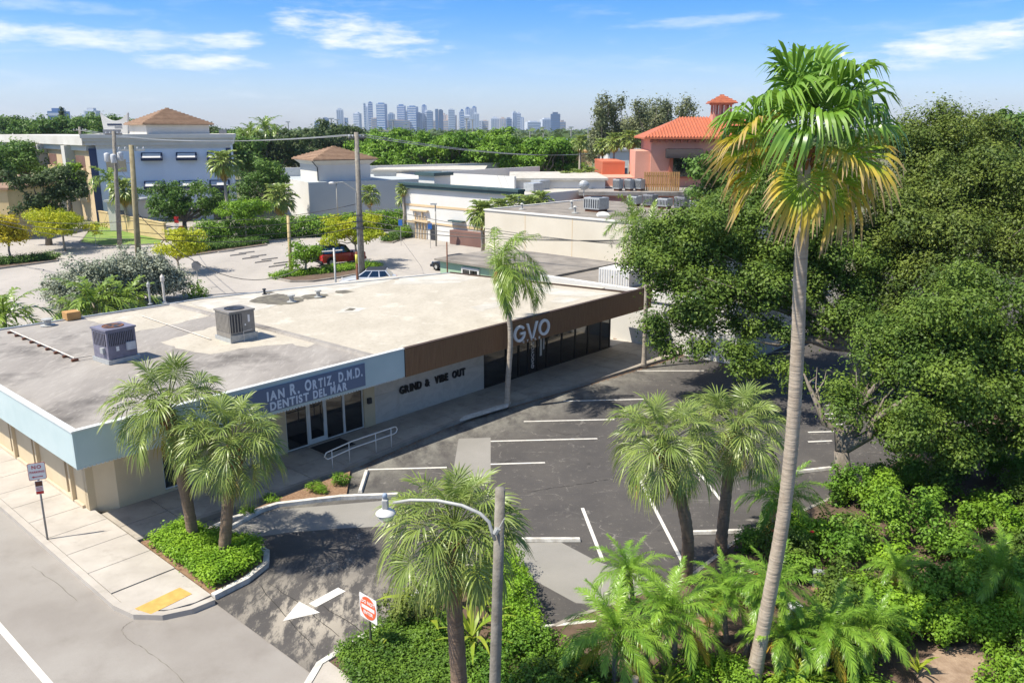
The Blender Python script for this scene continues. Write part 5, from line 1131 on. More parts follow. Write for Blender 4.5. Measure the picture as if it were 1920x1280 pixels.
# small trees with yellow green crowns
def small_tree(label, bx, by, cx, cy, w, h, mk, seed, Y=None, group='young yellow green trees in the car park', n=380, tr=None, flatk=.6):
    b = A2(bx, by); s = b.y / FPX * 1.0; c = W(cx, cy, b.y) - b; rx, rz = w * s * .62, h * s * .6; rg = random.Random(seed)
    lob = [(c.x + rg.uniform(-.6, .6) * rx, c.y + rg.uniform(-.6, .6) * rx, c.z + rg.uniform(-.6, .7) * rz, rx * rg.uniform(.28, .45), rx * rg.uniform(.28, .45), rz * rg.uniform(.22, .4)) for _ in range(13)]
    return tree('young_tree', label, b, lob, c.z - rz * .8 if tr is None else tr, n, 20, .42, .22, mk, seed, group=group, barkm='bark_pale', r0=.11, flat=flatk, shell=.3)
small_tree('small tree with golden crown at the pale car park entrance', 22, 490, 18, 428, 62, 52, 'lf_yellow', 411)
small_tree('spreading golden green tree before the dark oak', 122, 470, 116, 408, 125, 66, 'lf_yellowgreen', 412, n=420)
small_tree('thin green and yellow tree behind the weathered utility pole', 335, 512, 332, 460, 100, 60, 'lf_yellowgreen', 413, n=240)
small_tree('flat crowned lime tree in front of the tall hedge', 463, 452, 462, 396, 92, 40, 'lf_bright', 414)
small_tree('round golden green tree over the red off-roader', 668, 496, 662, 434, 112, 52, 'lf_yellowgreen', 415, n=420)
small_tree('sparse little lime tree in the island behind the red off-roader', 575, 514, 574, 476, 52, 38, 'lf_bright', 416, n=110)
# silver buttonwood thicket and low palms behind the shop
for i, (px, py, r, h) in enumerate(((128, 580, 1.6, 2.9), (165, 578, 1.8, 3.6), (210, 573, 1.9, 3.8), (255, 568, 1.9, 3.9), (300, 563, 1.8, 3.4), (332, 560, 1.3, 2.4))):
    shrub('large silver grey shrub behind the shop, %s from the pale roof corner' % NTH[i], A2(px, py), r, r, h, 'lf_silver', 420 + i, .18, .5, sub=True, group='silver grey shrubs behind the shop')
for i, (px, py, h, s) in enumerate(((180, 600, 1.2, 1.3), (240, 590, .9, 1.1), (15, 640, 1.4, 1.3), (150, 610, .6, 1.0))):
    far_palm('date_palm', ('feathery palm rising before the silver shrubs', 'low feathery palm right of the tan roof box', 'feathery palm behind the pale roof corner', 'tiny feathery palm behind the tan roof box')[i], A2(px, py), h, s, 'feather', 430 + i, 'low palms behind the shop')
shrub('small round green shrub at the rear roof edge by the round sign', A2(372, 556), .9, .9, 1.1, 'lf_bright', 436, .15, .5)
for i, px in enumerate((40, 75)): shrub('low green shrub behind the pale roof corner', A2(px, 640), 1.2, 1.0, 1.0, 'lf_bright', 437 + i, .14, .6, group='low shrubs behind the pale roof corner')

# ------------------------------------------------------------------ vehicles
def vehicle(name, label, p, rz, paint, L_=4.4, Wd=1.9, H=1.82, kind='suv', roofm='car_trim', spare=False, cat='car'):
    """x forward"""
    t_ = thing(name, label, cat, p, rz); hw = Wd / 2; gl = .32 if kind == 'suv' else .2; wr = .41 if kind == 'suv' else .33; belt = .62 * H if kind == 'suv' else .60 * H
    def loft(sec):   # sections along x: (x, halfwidth, z0, z1)
        m = MB(); vs_ = []; fs_ = []
        for x, w, z0, z1 in sec: vs_ += [(x, -w, z0), (x, w, z0), (x, w, z1), (x, -w, z1)]
        n = len(sec)
        for i in range(n-1):
            for k in range(4): fs_.append((4*i+k, 4*i+(k+1) % 4, 4*i+4+(k+1) % 4, 4*i+4+k))
        fs_ += [(3, 2, 1, 0), (4*n-4, 4*n-3, 4*n-2, 4*n-1)]; return m.add(vs_, fs_)
    hood = belt - .02
    if kind == 'suv': sec = [(-L_/2, hw*.94, gl+.12, belt-.02), (-L_/2+.15, hw*.98, gl+.05, belt), (L_*.12, hw*.98, gl, belt), (L_*.2, hw*.98, gl, hood), (L_/2-.12, hw*.96, gl+.02, hood-.06), (L_/2, hw*.9, gl+.1, hood-.14)]
    else: sec = [(-L_/2, hw*.85, gl+.15, belt*.92), (-L_/2+.25, hw*.96, gl+.02, belt), (L_*.15, hw*.98, gl, belt), (L_*.33, hw*.96, gl, belt*.88), (L_/2-.1, hw*.88, gl+.03, belt*.72), (L_/2, hw*.75, gl+.1, belt*.62)]
    loft(sec).build('body', MATS[paint], t_, bevel=.06)
    if kind == 'suv': cs = [(-L_/2+.06, hw*.9, hw*.84), (-L_*.05, hw*.92, hw*.84), (L_*.13, hw*.92, hw*.84)]; x0b, x1b, x0t, x1t = -L_/2+.05, L_*.17, -L_/2+.12, L_*.06
    else: x0b, x1b, x0t, x1t = -L_/2+.25, L_*.22, -L_/2+.75, L_*.02
    wb, wt = hw * .93, hw * .80
    MB().hexa([(x0b, -wb, belt), (x1b, -wb, belt), (x1b, wb, belt), (x0b, wb, belt)], [(x0t, -wt, H - .05), (x1t, -wt, H - .05), (x1t, wt, H - .05), (x0t, wt, H - .05)]).build('cabin', MATS[paint if kind != 'suv' else 'car_trim'], t_, bevel=.03)
    MB().hexa([(x0t-.02, -wt-.02, H-.05), (x1t+.02, -wt-.02, H-.05), (x1t+.02, wt+.02, H-.05), (x0t-.02, wt+.02, H-.05)], [(x0t+.05, -wt+.04, H), (x1t-.05, -wt+.04, H), (x1t-.05, wt-.04, H), (x0t+.05, wt-.04, H)]).build('roof', MATS[roofm], t_, bevel=.02)
    # panes
    def lerp3(z, s): f = (z - belt) / (H - .05 - belt); return x0b + (x0t - x0b) * f, x1b + (x1t - x1b) * f, (wb + (wt - wb) * f)
    za, zb = belt + .06, H - .12
    for sd in (-1, 1):
        for f0, f1 in ((.05, .32), (.36, .64), (.68, .95)):
            q = []
            for z in (za, zb):
                xa, xb, w_s = lerp3(z, sd); q.append([(xa + (xb-xa)*f0, sd*(w_s+.008), z), (xa + (xb-xa)*f1, sd*(w_s+.008), z)])
            MB().add([q[0][0], q[0][1], q[1][1], q[1][0]] + [(v[0], v[1] - sd * .02, v[2]) for v in (q[0][0], q[0][1], q[1][1], q[1][0])], [(0, 1, 2, 3), (7, 6, 5, 4), (0, 4, 5, 1), (1, 5, 6, 2), (2, 6, 7, 3), (3, 7, 4, 0)]).build('side_window', MATS['glass_dark'], t_)
    for nm, e in (('rear_window', 0), ('windscreen', 1)):
        q = []
        for z in (za, zb):
            r_ = lerp3(z, 1); x = r_[e] + (.012 if e else -.012); q.append([(x, -r_[2] * .9, z), (x, r_[2] * .9, z)])
        MB().add([q[0][0], q[0][1], q[1][1], q[1][0]] + [(v[0] - (.02 if e else -.02), v[1], v[2]) for v in (q[0][0], q[0][1], q[1][1], q[1][0])], [(0, 1, 2, 3), (7, 6, 5, 4), (0, 4, 5, 1), (1, 5, 6, 2), (2, 6, 7, 3), (3, 7, 4, 0)]).build(nm, MATS['glass_dark'], t_)
    for x in (-L_ * .31, L_ * .31):
        for sd in (-1, 1):
            y = sd * (hw - .06); w_ = MB(); m_ = 20; prof = [(wr*.55, -.11), (wr*.93, -.12), (wr, -.08), (wr, .08), (wr*.93, .12), (wr*.55, .11)]
            w_.add([(x + r*math.cos(2*math.pi*k/m_), y + dy, wr + r*math.sin(2*math.pi*k/m_)) for r, dy in prof for k in range(m_)], [(i*m_+k, i*m_+(k+1) % m_, (i+1)*m_+(k+1) % m_, (i+1)*m_+k) for i in range(5) for k in range(m_)])
            ty = w_.build('wheel', MATS['tyre'], t_, True); yo = y + sd * .09
            rm = MB().add([(x + r*math.cos(2*math.pi*k/16), yo + dy, wr + r*math.sin(2*math.pi*k/16)) for r, dy in ((wr*.58, -sd*.05), (wr*.5, sd*.01), (wr*.12, sd*.0)) for k in range(16)], [(i*16+k, i*16+(k+1) % 16, (i+1)*16+(k+1) % 16, (i+1)*16+k) for i in range(2) for k in range(16)] + [tuple(range(32, 48))]); rm.build('rim', MATS['galv'], ty)
            ar = MB(); n_ = 10
            for i in range(n_):
                a0, a1 = math.pi * i / n_, math.pi * (i+1) / n_; r0, r1 = wr * 1.06, wr * 1.24; yy = (y + sd * .08, y + sd * .125)
                ar.hexa([(x + r0*math.cos(a0), yy[0], wr + r0*math.sin(a0)), (x + r1*math.cos(a0), yy[0], wr + r1*math.sin(a0)), (x + r1*math.cos(a1), yy[0], wr + r1*math.sin(a1)), (x + r0*math.cos(a1), yy[0], wr + r0*math.sin(a1))], [(x + r0*math.cos(a0), yy[1], wr + r0*math.sin(a0)), (x + r1*math.cos(a0), yy[1], wr + r1*math.sin(a0)), (x + r1*math.cos(a1), yy[1], wr + r1*math.sin(a1)), (x + r0*math.cos(a1), yy[1], wr + r0*math.sin(a1))])
            ar.build('wheel_arch', MATS['car_trim'], t_)
    MB().box(-L_/2 - .08, -L_/2 + .06, -hw*.92, hw*.92, gl + .05, gl + .28).build('rear_bumper', MATS['car_trim' if kind == 'suv' else paint], t_, bevel=.03); MB().box(L_/2 - .06, L_/2 + .08, -hw*.9, hw*.9, gl + .05, gl + .28).build('front_bumper', MATS['car_trim' if kind == 'suv' else paint], t_, bevel=.03)
    for sd in (-1, 1):
        MB().box(-L_/2 - .012, -L_/2 + .05, sd*hw*.78 - .09, sd*hw*.78 + .09, belt - .32, belt - .08).build('tail_light', MATS['sign_red'], t_); MB().box(L_/2 - .05, L_/2 + .012, sd*hw*.66 - .1, sd*hw*.66 + .1, belt - .36, belt - .2).build('headlight', MATS['sign_white'], t_)
        MB().box(L_*.15, L_*.15 + .12, sd*(hw + .1) - .08, sd*(hw + .1) + .08, belt, belt + .16).build('mirror', MATS['car_trim'], t_, bevel=.02)
    if spare: MB().tube([(-L_/2 - .05, 0, belt - .2), (-L_/2 - .28, 0, belt - .2)], .39, 24).build('spare_wheel', MATS['tyre'], t_, bevel=.04)
    return t_
p = A2(634, 498); vehicle('off_roader', 'red boxy off-roader with black roof and spare wheel at the car park island', (p.x, p.y + .9, 0), TH - .12, 'car_red', 4.5, 1.92, 1.86, 'suv', spare=True)
p = A2(690, 541); vehicle('parked_car', 'white hatchback with dark windscreen parked behind the shop roof edge', (p.x, p.y + .4, 0), TH + math.pi * .75, 'car_white', 4.3, 1.8, 1.55, 'car')
p = A2(852, 508); vehicle('parked_car', 'dark navy car parked beside the green building', (p.x, p.y, 0), TH + math.pi / 2, 'car_navy', 4.4, 1.8, 1.5, 'car')
p = A2(1800, 742); vehicle('parked_car', 'dark grey car half hidden behind the foliage of the big trees', (p.x + 1.2, p.y + 1.2, 0), .2, 'car_grey', 4.6, 1.85, 1.6, 'suv', 'car_grey')
p = A2(1500, 555); vehicle('parked_car', 'pale car glimpsed beyond the branches of the wide shade tree', (p.x, p.y, 0), .5, 'car_white', 4.5, 1.8, 1.5, 'car', 'car_white')

# ------------------------------------------------------------------ poles, signs and wires
def pole(name, label, base, top, r, m='wood_pole', group='wooden utility poles'):
    root = thing(name, label, 'utility pole', base, 0, group); t_ = top - base
    MB().tube([(0, 0, 0), t_ * .5, t_], [r * 1.25, r * 1.05, r * .85], 10).build('pole', MATS[m], root, True); return root, t_
def crossarm(root, t_, dz, half, ang, m='wood_pole'):
    d = Vector((math.cos(ang), math.sin(ang), 0)) * half; c = t_ * ((t_.z - dz) / t_.z); q = MB(); n = Vector((-d.y, d.x, 0)).normalized() * .06
    lo = [c - d - n, c + d - n, c + d + n, c - d + n]; q.hexa([(*v[:2], v.z - .06) for v in lo], [(*v[:2], v.z + .06) for v in lo]); a = q.build('crossarm', MATS[m], root)
    for s in (-.9, -.45, .45, .9):
        e = c + d * s; MB().lathe([(.05, e.z + .062), (.07, e.z + .12), (.05, e.z + .2), (.03, e.z + .22)], 8, (e.x, e.y)).build('insulator', MATS['box_grey'], a)
def transformer(root, t_, dz, off, r=.28, h=.85):
    c = t_ * ((t_.z - dz) / t_.z) + Vector(off); MB().lathe([(r*.9, c.z - h/2), (r, c.z - h/2 + .05), (r, c.z + h/2 - .08), (r*.85, c.z + h/2), (r*.2, c.z + h/2 + .06)], 14, (c.x, c.y)).build('transformer', MATS['box_grey'], root, True)
PB = {}
def mkpole(key, label, bx, by, tx, ty, r, m='wood_pole', base=None):
    b = base or A2(bx, by); t_ = W(tx, ty, b.y); root, d = pole('utility_pole', label, b, t_, r, m); PB[key] = (b, t_); return root, d
ro, d = mkpole('p1', 'yellowed wooden utility pole rising from the silver shrubs', 265, 560, 246, 272, .19, 'wood_pole_yellow'); crossarm(ro, d, .35, .9, .15, 'galv')
ro, d = mkpole('p2', 'tall grey utility pole beside the parked white car behind the shop', 680, 537, 668, 248, .2); crossarm(ro, d, .4, .6, .4); MB().tube([d * .05 + Vector((-.22, -.1, 0)), d * .62 + Vector((-.2, -.1, 0))], .045, 7).build('riser_pipe', MATS['galv'], ro)
for z_ in (4.6, 5.1, 5.6): MB().box(-.55 + d.x * z_ / d.z, .35 + d.x * z_ / d.z, -.3, -.22, z_ - .04, z_ + .04).build('cable_bracket', MATS['metal_dark'], ro)
MB().tube([d * .62, d * .66 + Vector((-1.1, -.4, .35)), d * .66 + Vector((-1.7, -.6, .3))], .035, 6).build('lamp_arm', MATS['galv'], ro); c_ = d * .66 + Vector((-1.9, -.65, .28)); MB().lathe([(.1, c_.z - .08), (.24, c_.z - .04), (.22, c_.z + .06), (.05, c_.z + .1)], 12, (c_.x, c_.y)).build('lamp_head', MATS['frame_white'], ro, True)
ro, d = mkpole('p3', 'wooden utility pole with three grey transformers on the lawn', 225, 466, 213, 246, .2); crossarm(ro, d, .3, .8, .2); [transformer(ro, d, 2.6, o_) for o_ in ((-.75, -.1, 0), (.1, -.55, -.1), (.6, -.1, .1))]
ro, d = mkpole('p4', 'wooden utility pole with two transformers before the cream office wing', 162, 398, 149, 238, .2); crossarm(ro, d, .5, .9, .2); [transformer(ro, d, 4.2, o_, .33, 1.1) for o_ in ((-.8, -.2, .1), (.5, -.4, -.1))]
ro, d = mkpole('p5', 'grey utility pole with a long crossarm left of the office', 60, 365, 48, 254, .18, 'concrete_pole'); crossarm(ro, d, .2, 1.6, .05)
ro, d = mkpole('p6', 'slim grey utility pole with one transformer in the left trees', 36, 360, 24, 250, .16, 'concrete_pole'); transformer(ro, d, 3.3, (-.3, -.3, 0))
ro, d = mkpole('p7', 'dark green steel utility pole with a transformer before the orange wall', 1119, 372, 1117, 228, .22, 'green_trim'); transformer(ro, d, 5.0, (-.5, -.3, 0), .38, 1.2); crossarm(ro, d, .6, .8, .2, 'galv')
ro, d = mkpole('p8', 'plain round concrete post at the car park island', 546, 512, 540, 404, .14, 'tan_wall')
def wire(label, a, b, sag, r=.02, m='wire', group='overhead wires'):
    pts = [a.lerp(b, k / 14) - Vector((0, 0, sag * 4 * (k/14) * (1 - k/14))) for k in range(15)]; o = MB().tube(pts, r, 4, False).build('overhead_wire', MATS[m]); return tag(o, label, 'wire', group)
def on(key, f, off=(0, 0, 0)): b, t_ = PB[key]; return b.lerp(t_, f) + Vector(off)
for o_, f in (((-.5, 0, 0), .985), ((.5, 0, 0), .985)):
    wire('pale overhead wire from the tall grey pole to the far left', on('p2', f, o_), on('p4', .97, o_), 1.0, .025, 'wire_pale', 'high pale wires left of the tall grey pole'); wire('pale overhead wire from the tall grey pole to the green steel pole', on('p2', f, o_), on('p7', .6, o_), .9, .028, 'wire_pale', 'high pale wires right of the tall grey pole')
for f, r in ((.40, .03), (.50, .025), (.55, .02), (.44, .02)):
    wire('dark cable running left from the tall grey pole across the car park', on('p2', f), on('p1', f * .9 + .05), .7, r, group='dark cables over the car park'); wire('dark cable running past the cream wall behind the shop', on('p2', f), W(1270, 395 + f * 130, 50), .5, r, group='dark cables past the cream wall')
for f in (.40, .46, .52): wire('dark cable running left from the yellowed pole', on('p1', f), W(-80, 420 - f * 60, 75), .7, .022, group='dark cables left of the yellowed pole')
wire('slack cable hanging low over the rear car park', on('p1', .58), W(560, 505, 58), 2.4, .03); wire('guy wire from the transformer pole to the lawn', on('p3', .55), A2(180, 465), 0, .015, 'wire_pale', 'guy wires'); wire('guy wire from the tall grey pole to the ground', on('p2', .7), A2(790, 500), 0, .015, 'wire_pale', 'guy wires')
for f in (.9, .8): wire('wire linking the two left roadside poles', on('p4', f), on('p6', f), .6, .022, group='wires left of the office'); wire('wire from the yellowed pole to the transformer pole', on('p1', f), on('p3', f), .8, .022, group='wires between the yellowed and transformer poles')
def sign_post(label, bx, by, ty, mk, shape, sz, base=None, rz=0.0, txt=None, txm='sign_white'):
    b = base or A2(bx, by); h = W(bx, ty, b.y).z; t_ = thing('road_sign', label, 'sign', b, rz); MB().tube([(0, .03, 0), (0, .03, h)], .03, 6).build('post', MATS['galv'], t_)
    if shape == 'oct': pl_ = disc('sign_panel', sz / 2, mk, t_, 0, h - sz / 2, sides=8, t=.01)
    elif shape == 'disc': pl_ = disc('sign_panel', sz / 2, mk, t_, 0, h - sz / 2, t=.01)
    else: pl_ = plate('sign_panel', sz, sz * 1.5, mk, t_, 0, h - sz * 1.5, .01, .03)
    if txt: put_text(txt, sz * .34, txm, pl_, -.012, h - sz * .62, .0)
    return t_, h, pl_
sign_post('blue accessible parking sign at the white building corner', 752, 460, 412, 'sign_dkblue', 'rect', .42); sign_post('blue accessible parking sign before the brown wall base', 807, 465, 418, 'sign_dkblue', 'rect', .42)
sign_post('red stop sign under the green tree near the hedge', 342, 448, 423, 'sign_red', 'oct', .8, txt='STOP'); t_, h, _ = sign_post('red and white stacked road signs behind the stop sign', 334, 446, 406, 'sign_red', 'rect', .5); plate('lower_panel', .5, .6, 'sign_white', t_, 0, h - 1.5, .01)
sign_post('blank back of a round sign on the rear car park', 372, 540, 489, 'metal_grey', 'oct', .78); sign_post('small yellow sign below the golden green tree', 180, 462, 418, 'sign_yellow', 'rect', .6)
t_ = thing('flue_post', 'grey T-shaped post behind the rear roof edge', 'post', loc(20.6, 15.8)); MB().tube([(0, 0, 0), (0, 0, 5.3)], .06, 8).build('post', MATS['galv'], t_, True); MB().tube([(-.7, 0, 5.1), (.5, 0, 5.2)], .04, 6).build('crosspiece', MATS['galv'], t_)
t_ = thing('flue_post', 'rusty orange striped post behind the rear roof edge', 'post', loc(21.9, 15.4)); MB().tube([(0, 0, 0), (0, 0, 5.0)], .08, 8).build('post', MATS['rust'], t_, True); MB().tube([(0, 0, 4.3), (0, 0, 4.85)], .085, 8).build('band', MATS['sign_yellow'], t_, True)
t_ = thing('flue_post', 'slim red-brown pipe at the green building corner', 'post', loc(30.6, 16.8)); MB().tube([(0, 0, 0), (0, 0, 4.6)], .05, 8).build('post', MATS['rust'], t_, True)
def light_pole(label, bx, by, ty, r=.09, base=None):
    b = base or A2(bx, by); h = W(bx, ty, b.y).z; t_ = thing('parking_light', label, 'street lamp', b, 0, 'car park lights'); MB().tube([(0, 0, 0), (0, 0, h)], [r, r * .7], 8).build('pole', MATS['concrete_pole'], t_, True); MB().box(-.5, .15, -.2, .2, h, h + .15).build('lamp_head', MATS['metal_light'], t_); return t_
light_pole('pale car park light standing before the grey wall', 634, 414, 344); light_pole('car park light before the white building wall', 848, 425, 384, base=loc(51.5, 40.5))
# ------------------------------------------------------------------ rear buildings
def bld(name, label, p, rz, cat='building'): return thing(name, label, cat, (p.x, p.y, 0), rz)
def bp(root):
    def f(name, m, fn, parent=None, bevel=0): q = MB(); fn(q); return q.build(name, MATS[m], parent or root, False, bevel)
    return f
def hip(m, x0, x1, y0, y1, z0, z1, ridge=0.0, t=.18):
    cx, cy = (x0+x1)/2, (y0+y1)/2; r = ridge / 2
    m.box(x0, x1, y0, y1, z0, z0 + t); m.add([(x0, y0, z0+t+.001), (x1, y0, z0+t+.001), (x1, y1, z0+t+.001), (x0, y1, z0+t+.001), (cx - r, cy, z1), (cx + r, cy, z1)], [(0, 1, 5, 4), (1, 2, 5), (2, 3, 4, 5), (3, 0, 4), (3, 2, 1, 0)])
def tile_rows(m, x0, x1, y0, y1, z0, z1, ridge, n, t=.18):
    """raised tile courses over a hip roof: horizontal ribs on each slope"""
    cx, cy = (x0+x1)/2, (y0+y1)/2; r = ridge / 2
    for i in range(n):
        f = (i + .5) / n; xa, xb = x0 + (cx - r - x0) * f, x1 + (cx + r - x1) * f; ya, yb = y0 + (cy - y0) * f, y1 + (cy - y1) * f; z = z0 + t + (z1 - z0 - t) * f + .03
        m.tube([(xa, ya, z), (xb, ya, z), (xb, yb, z), (xa, yb, z), (xa, ya, z)], .07, 4, False)
# blue office with hip-roofed tower
o0 = A2(183, 418); off = bld('office_building', 'pale blue three storey office with navy awnings and a brown hip-roofed tower', o0, math.radians(17)); P5 = bp(off); OW = 17.5
P5('wall', 'office_blue', lambda m: m.box(.9, OW, 0, 14, 0, 10.0)); P5('corner_band', 'navy', lambda m: m.box(0, .895, -.05, 1.0, 0, 9.6)); P5('corner_band', 'navy', lambda m: m.box(OW - .6, OW + .03, -.05, 1.0, 6.0, 9.6))
P5('cornice', 'office_white', lambda m: (m.box(-.3, OW + .3, -.35, 14.2, 10.002, 10.5), m.box(-.5, OW + .45, -.55, 14.3, 10.502, 10.9), m.box(-.7, OW + .6, -.75, 14.4, 10.902, 11.4))); P5('wall_band', 'office_white', lambda m: m.box(.9, OW, -.12, -.002, 9.6, 10.0))
def awn(x, z, w=2.6):
    wd = P5('window', 'window_far' if x > 14 else 'office_blue', lambda m: m.box(x, x + w, -.06, -.002, z - 2.4, z - .1)); q = MB(); q.add([(x - .15, -.05, z + .35), (x + w + .15, -.05, z + .35), (x + w + .15, -1.0, z - .35), (x - .15, -1.0, z - .35), (x - .15, -1.0, z - .7), (x + w + .15, -1.0, z - .7), (x - .15, -.05, z - .7), (x + w + .15, -.05, z - .7)], [(0, 3, 2, 1), (3, 4, 5, 2), (0, 6, 4, 3), (1, 2, 5, 7), (4, 6, 7, 5)])
    a_ = q.build('awning', MATS['awning_navy'], off); MB().add([(x + .05, -.2, z + .245), (x + w - .05, -.2, z + .245), (x + w - .05, -.93, z - .29), (x + .05, -.93, z - .29)], [(0, 3, 2, 1)]).build('stripe', MATS['awning_white'], a_)
for z in (8.7, 5.0, 1.9):
    for x in (6.4, 10.7, 14.6): awn(x, z, 2.3)
P5('loggia', 'cream_warm', lambda m: m.box(1.9, 4.3, -.03, -.001, 6.6, 8.2)); P5('loggia_opening', 'cream_warm', lambda m: m.box(2.7, 4.2, -.05, -.031, 6.7, 8.1)); P5('door_panel', 'brown_wall', lambda m: m.box(2.2, 4.6, -.05, -.002, 0, 3.2))
tw_ = empty('tower', (9.46, 6.0, 0), math.radians(21.7)); tw_.parent = off
MB().box(-4.15, 4.15, -4.15, 4.15, 11.402, 12.6).build('tower_wall', MATS['office_white'], tw_)
tz0, tz1 = 12.602, 14.9
q = MB(); hip(q, -4.7, 4.7, -4.7, 4.7, tz0, tz1, 0); q.build('tower_roof', MATS['tile_brown'], tw_); q = MB(); tile_rows(q, -4.7, 4.7, -4.7, 4.7, tz0, tz1, 0, 12); tag(q.build('tile_courses', MATS['tile_brown'], tw_), kind='stuff')
for x, y in ((2.2, 6), (16, 6), (1.5, 3)): P5('roof_unit', 'metal_grey', lambda m: m.box(x, x + 1.0, y, y + 1.0, 11.402, 12.0))
# cream wing going back to the left
wg = bld('office_wing', 'cream office wing with open loggias left of the blue wall', Vector((o0.x - .3, o0.y + .6, 0)), math.radians(133)); Pw = bp(wg)
Pw('wall', 'cream_warm', lambda m: m.box(0, 44, -9, 0, 0, 9.3)); Pw('cornice', 'office_white', lambda m: (m.box(-.3, 44.3, -9.2, .4, 9.302, 10.0), m.box(-.4, 44.5, -9.3, .8, 10.002, 11.2)))
for x in (2, 8.5, 15, 21.5, 28, 34.5):
    for z in (6.1, 2.6): lo_ = Pw('loggia', 'brown_wall', lambda m: m.box(x, x + 3.8, .003, .03, z, z + 2.5)); MB().box(x, x + 3.8, .031, .35, z, z + .9).build('parapet', MATS['cream_warm'], lo_)
for x in (6.3, 19.5): Pw('buttress', 'office_white', lambda m: m.box(x, x + 1.5, .003, 1.2, 0, 9.9))
# white sign pylon with a concave top on the office roof
sp_ = atY(219, 249, 121); pyl = bld('sign_pylon', 'white concave-topped sign pylon rising behind the blue office roof', Vector((sp_.x, sp_.y, 0)), 0, 'sign'); q = MB(); n = 12; vs_ = []
for k in range(n + 1):
    u = k / n; x = -1.85 + 3.7 * u; vs_.append((x * (.72 + .0 * u), x, 2.4 * (2*u - 1) ** 2))
top = [(1.95 * (2*k/n - 1), 13.2 + 1.1 * abs(2*k/n - 1) ** 2.2) for k in range(n + 1)]; bot = [(1.45 * (2*k/n - 1), 9.5) for k in range(n + 1)]
for i in range(n): q.hexa([(bot[i][0], -.25, 9.5), (bot[i+1][0], -.25, 9.5), (bot[i+1][0], .25, 9.5), (bot[i][0], .25, 9.5)], [(top[i][0], -.25, top[i][1]), (top[i+1][0], -.25, top[i+1][1]), (top[i+1][0], .25, top[i+1][1]), (top[i][0], .25, top[i][1])])
q.build('panel', MATS['white_wall'], pyl); MB().box(-1.4, 1.4, -.2, .2, 0, 9.498).build('shaft', MATS['white_wall'], pyl); MB().box(-1.1, .95, -.28, -.252, 12.55, 12.8).build('sign_band', MATS['awning_navy'], pyl); MB().box(-.1, .95, -.28, -.252, 12.2, 12.4).build('sign_band', MATS['metal_grey'], pyl)
# grey building with hip-roofed tower
g0 = A2(583, 414); gr = bld('grey_building', 'long grey wall building with a brown hip-roofed white tower', g0, math.radians(32)); Pg = bp(gr)
Pg('wall', 'grey_wall', lambda m: m.box(0, 17, 0, 20, 0, 5.1)); Pg('side_wall', 'white_wall', lambda m: m.box(-.06, -.002, .05, 20, 0, 5.15)); Pg('parapet', 'white_wall', lambda m: (m.box(0, 40, 16, 16.4, 5.1, 6.4), m.box(16.5, 17, 0, 16, 5.102, 5.5)))
Pg('tower_wall', 'white_wall', lambda m: m.box(1.8, 9.4, 1.2, 8.8, 5.102, 7.3)); Pg('tower_cove', 'white_wall', lambda m: m.hexa([(1.8, 1.2, 7.302), (9.4, 1.2, 7.302), (9.4, 8.8, 7.302), (1.8, 8.8, 7.302)], [(1.1, .5, 7.9), (10.1, .5, 7.9), (10.1, 9.5, 7.9), (1.1, 9.5, 7.9)]))
rf = Pg('tower_roof', 'tile_brown', lambda m: hip(m, .9, 10.3, .3, 9.7, 7.902, 9.75)); tr_ = MB(); tile_rows(tr_, .9, 10.3, .3, 9.7, 7.902, 9.75, 0, 10); tag(tr_.build('tile_courses', MATS['tile_brown'], rf), kind='stuff'); Pg('drain_pipe', 'metal_dark', lambda m: m.tube([(1.0, 1.0, 7.8), (1.7, 1.1, 7.0), (1.7, 1.1, 5.2)], .07, 6))
# white building with dark green cornice
wb_ = bld('white_building', 'white block with dark green cornice and beige stripes beside the car park', loc(54.6, 31.5), TH); Pb = bp(wb_)
Pb('wall', 'white_wall', lambda m: m.box(0, 24, 0, 17.5, 0, 5.6)); Pb('cornice', 'green_trim', lambda m: (m.box(-.35, .6, -.2, 17.9, 5.602, 5.95), m.box(-.5, .6, -.3, 18.0, 5.952, 6.2))); Pb('stripe', 'cream_warm', lambda m: m.box(-.05, -.002, 0, 17.5, 3.6, 3.85)); Pb('stripe', 'cream_warm', lambda m: m.box(-.05, -.002, 0, 17.5, 1.7, 1.95))
Pb('roof', 'roof_white', lambda m: m.box(.602, 24, .2, 17.3, 5.601, 5.62)); Pb('parapet', 'white_wall', lambda m: (m.box(6, 23.8, 17.32, 17.6, 5.602, 7.2), m.box(6, 6.3, 6, 17.3, 5.625, 7.0), m.box(.7, 3.2, 13.2, 15.8, 5.625, 7.0))); Pb('cornice', 'green_trim', lambda m: m.box(.4, 3.4, 12.9, 16.1, 7.002, 7.35))
Pb('brown_base', 'brown_wall', lambda m: m.box(-.9, -.003, 0, 9.2, 0, 1.5)); Pb('canopy', 'green_trim', lambda m: m.box(-.6, -.051, 7.6, 9.8, 2.35, 2.5))
for y in (13.9, 14.4, 14.9, 15.5): Pb('duct', 'cream_warm', lambda m: m.tube([(-.2, y, 0), (-.2, y, 3.3 - (y % 1) * .8)], .09, 7))
Pb('duct_rack', 'cream_warm', lambda m: (m.box(-.4, -.06, 13.4, 16.2, 3.1, 3.25), m.box(-.5, -.06, 13.2, 15.8, 1.9, 2.1))); Pb('door', 'metal_grey', lambda m: m.box(-.06, -.003, 15.9, 17.0, 0, 1.68)); Pb('door', 'metal_dark', lambda m: m.box(-.06, -.003, 12.2, 13.2, 0, 1.68))
for x, y, h in ((6.9, 3, 1.0), (4.0, 1.5, .9), (9, 5, .9)): Pb('roof_unit', 'metal_light', lambda m: m.box(x, x + 1.6, y, y + 1.4, 5.622, 5.622 + h), bevel=.03)
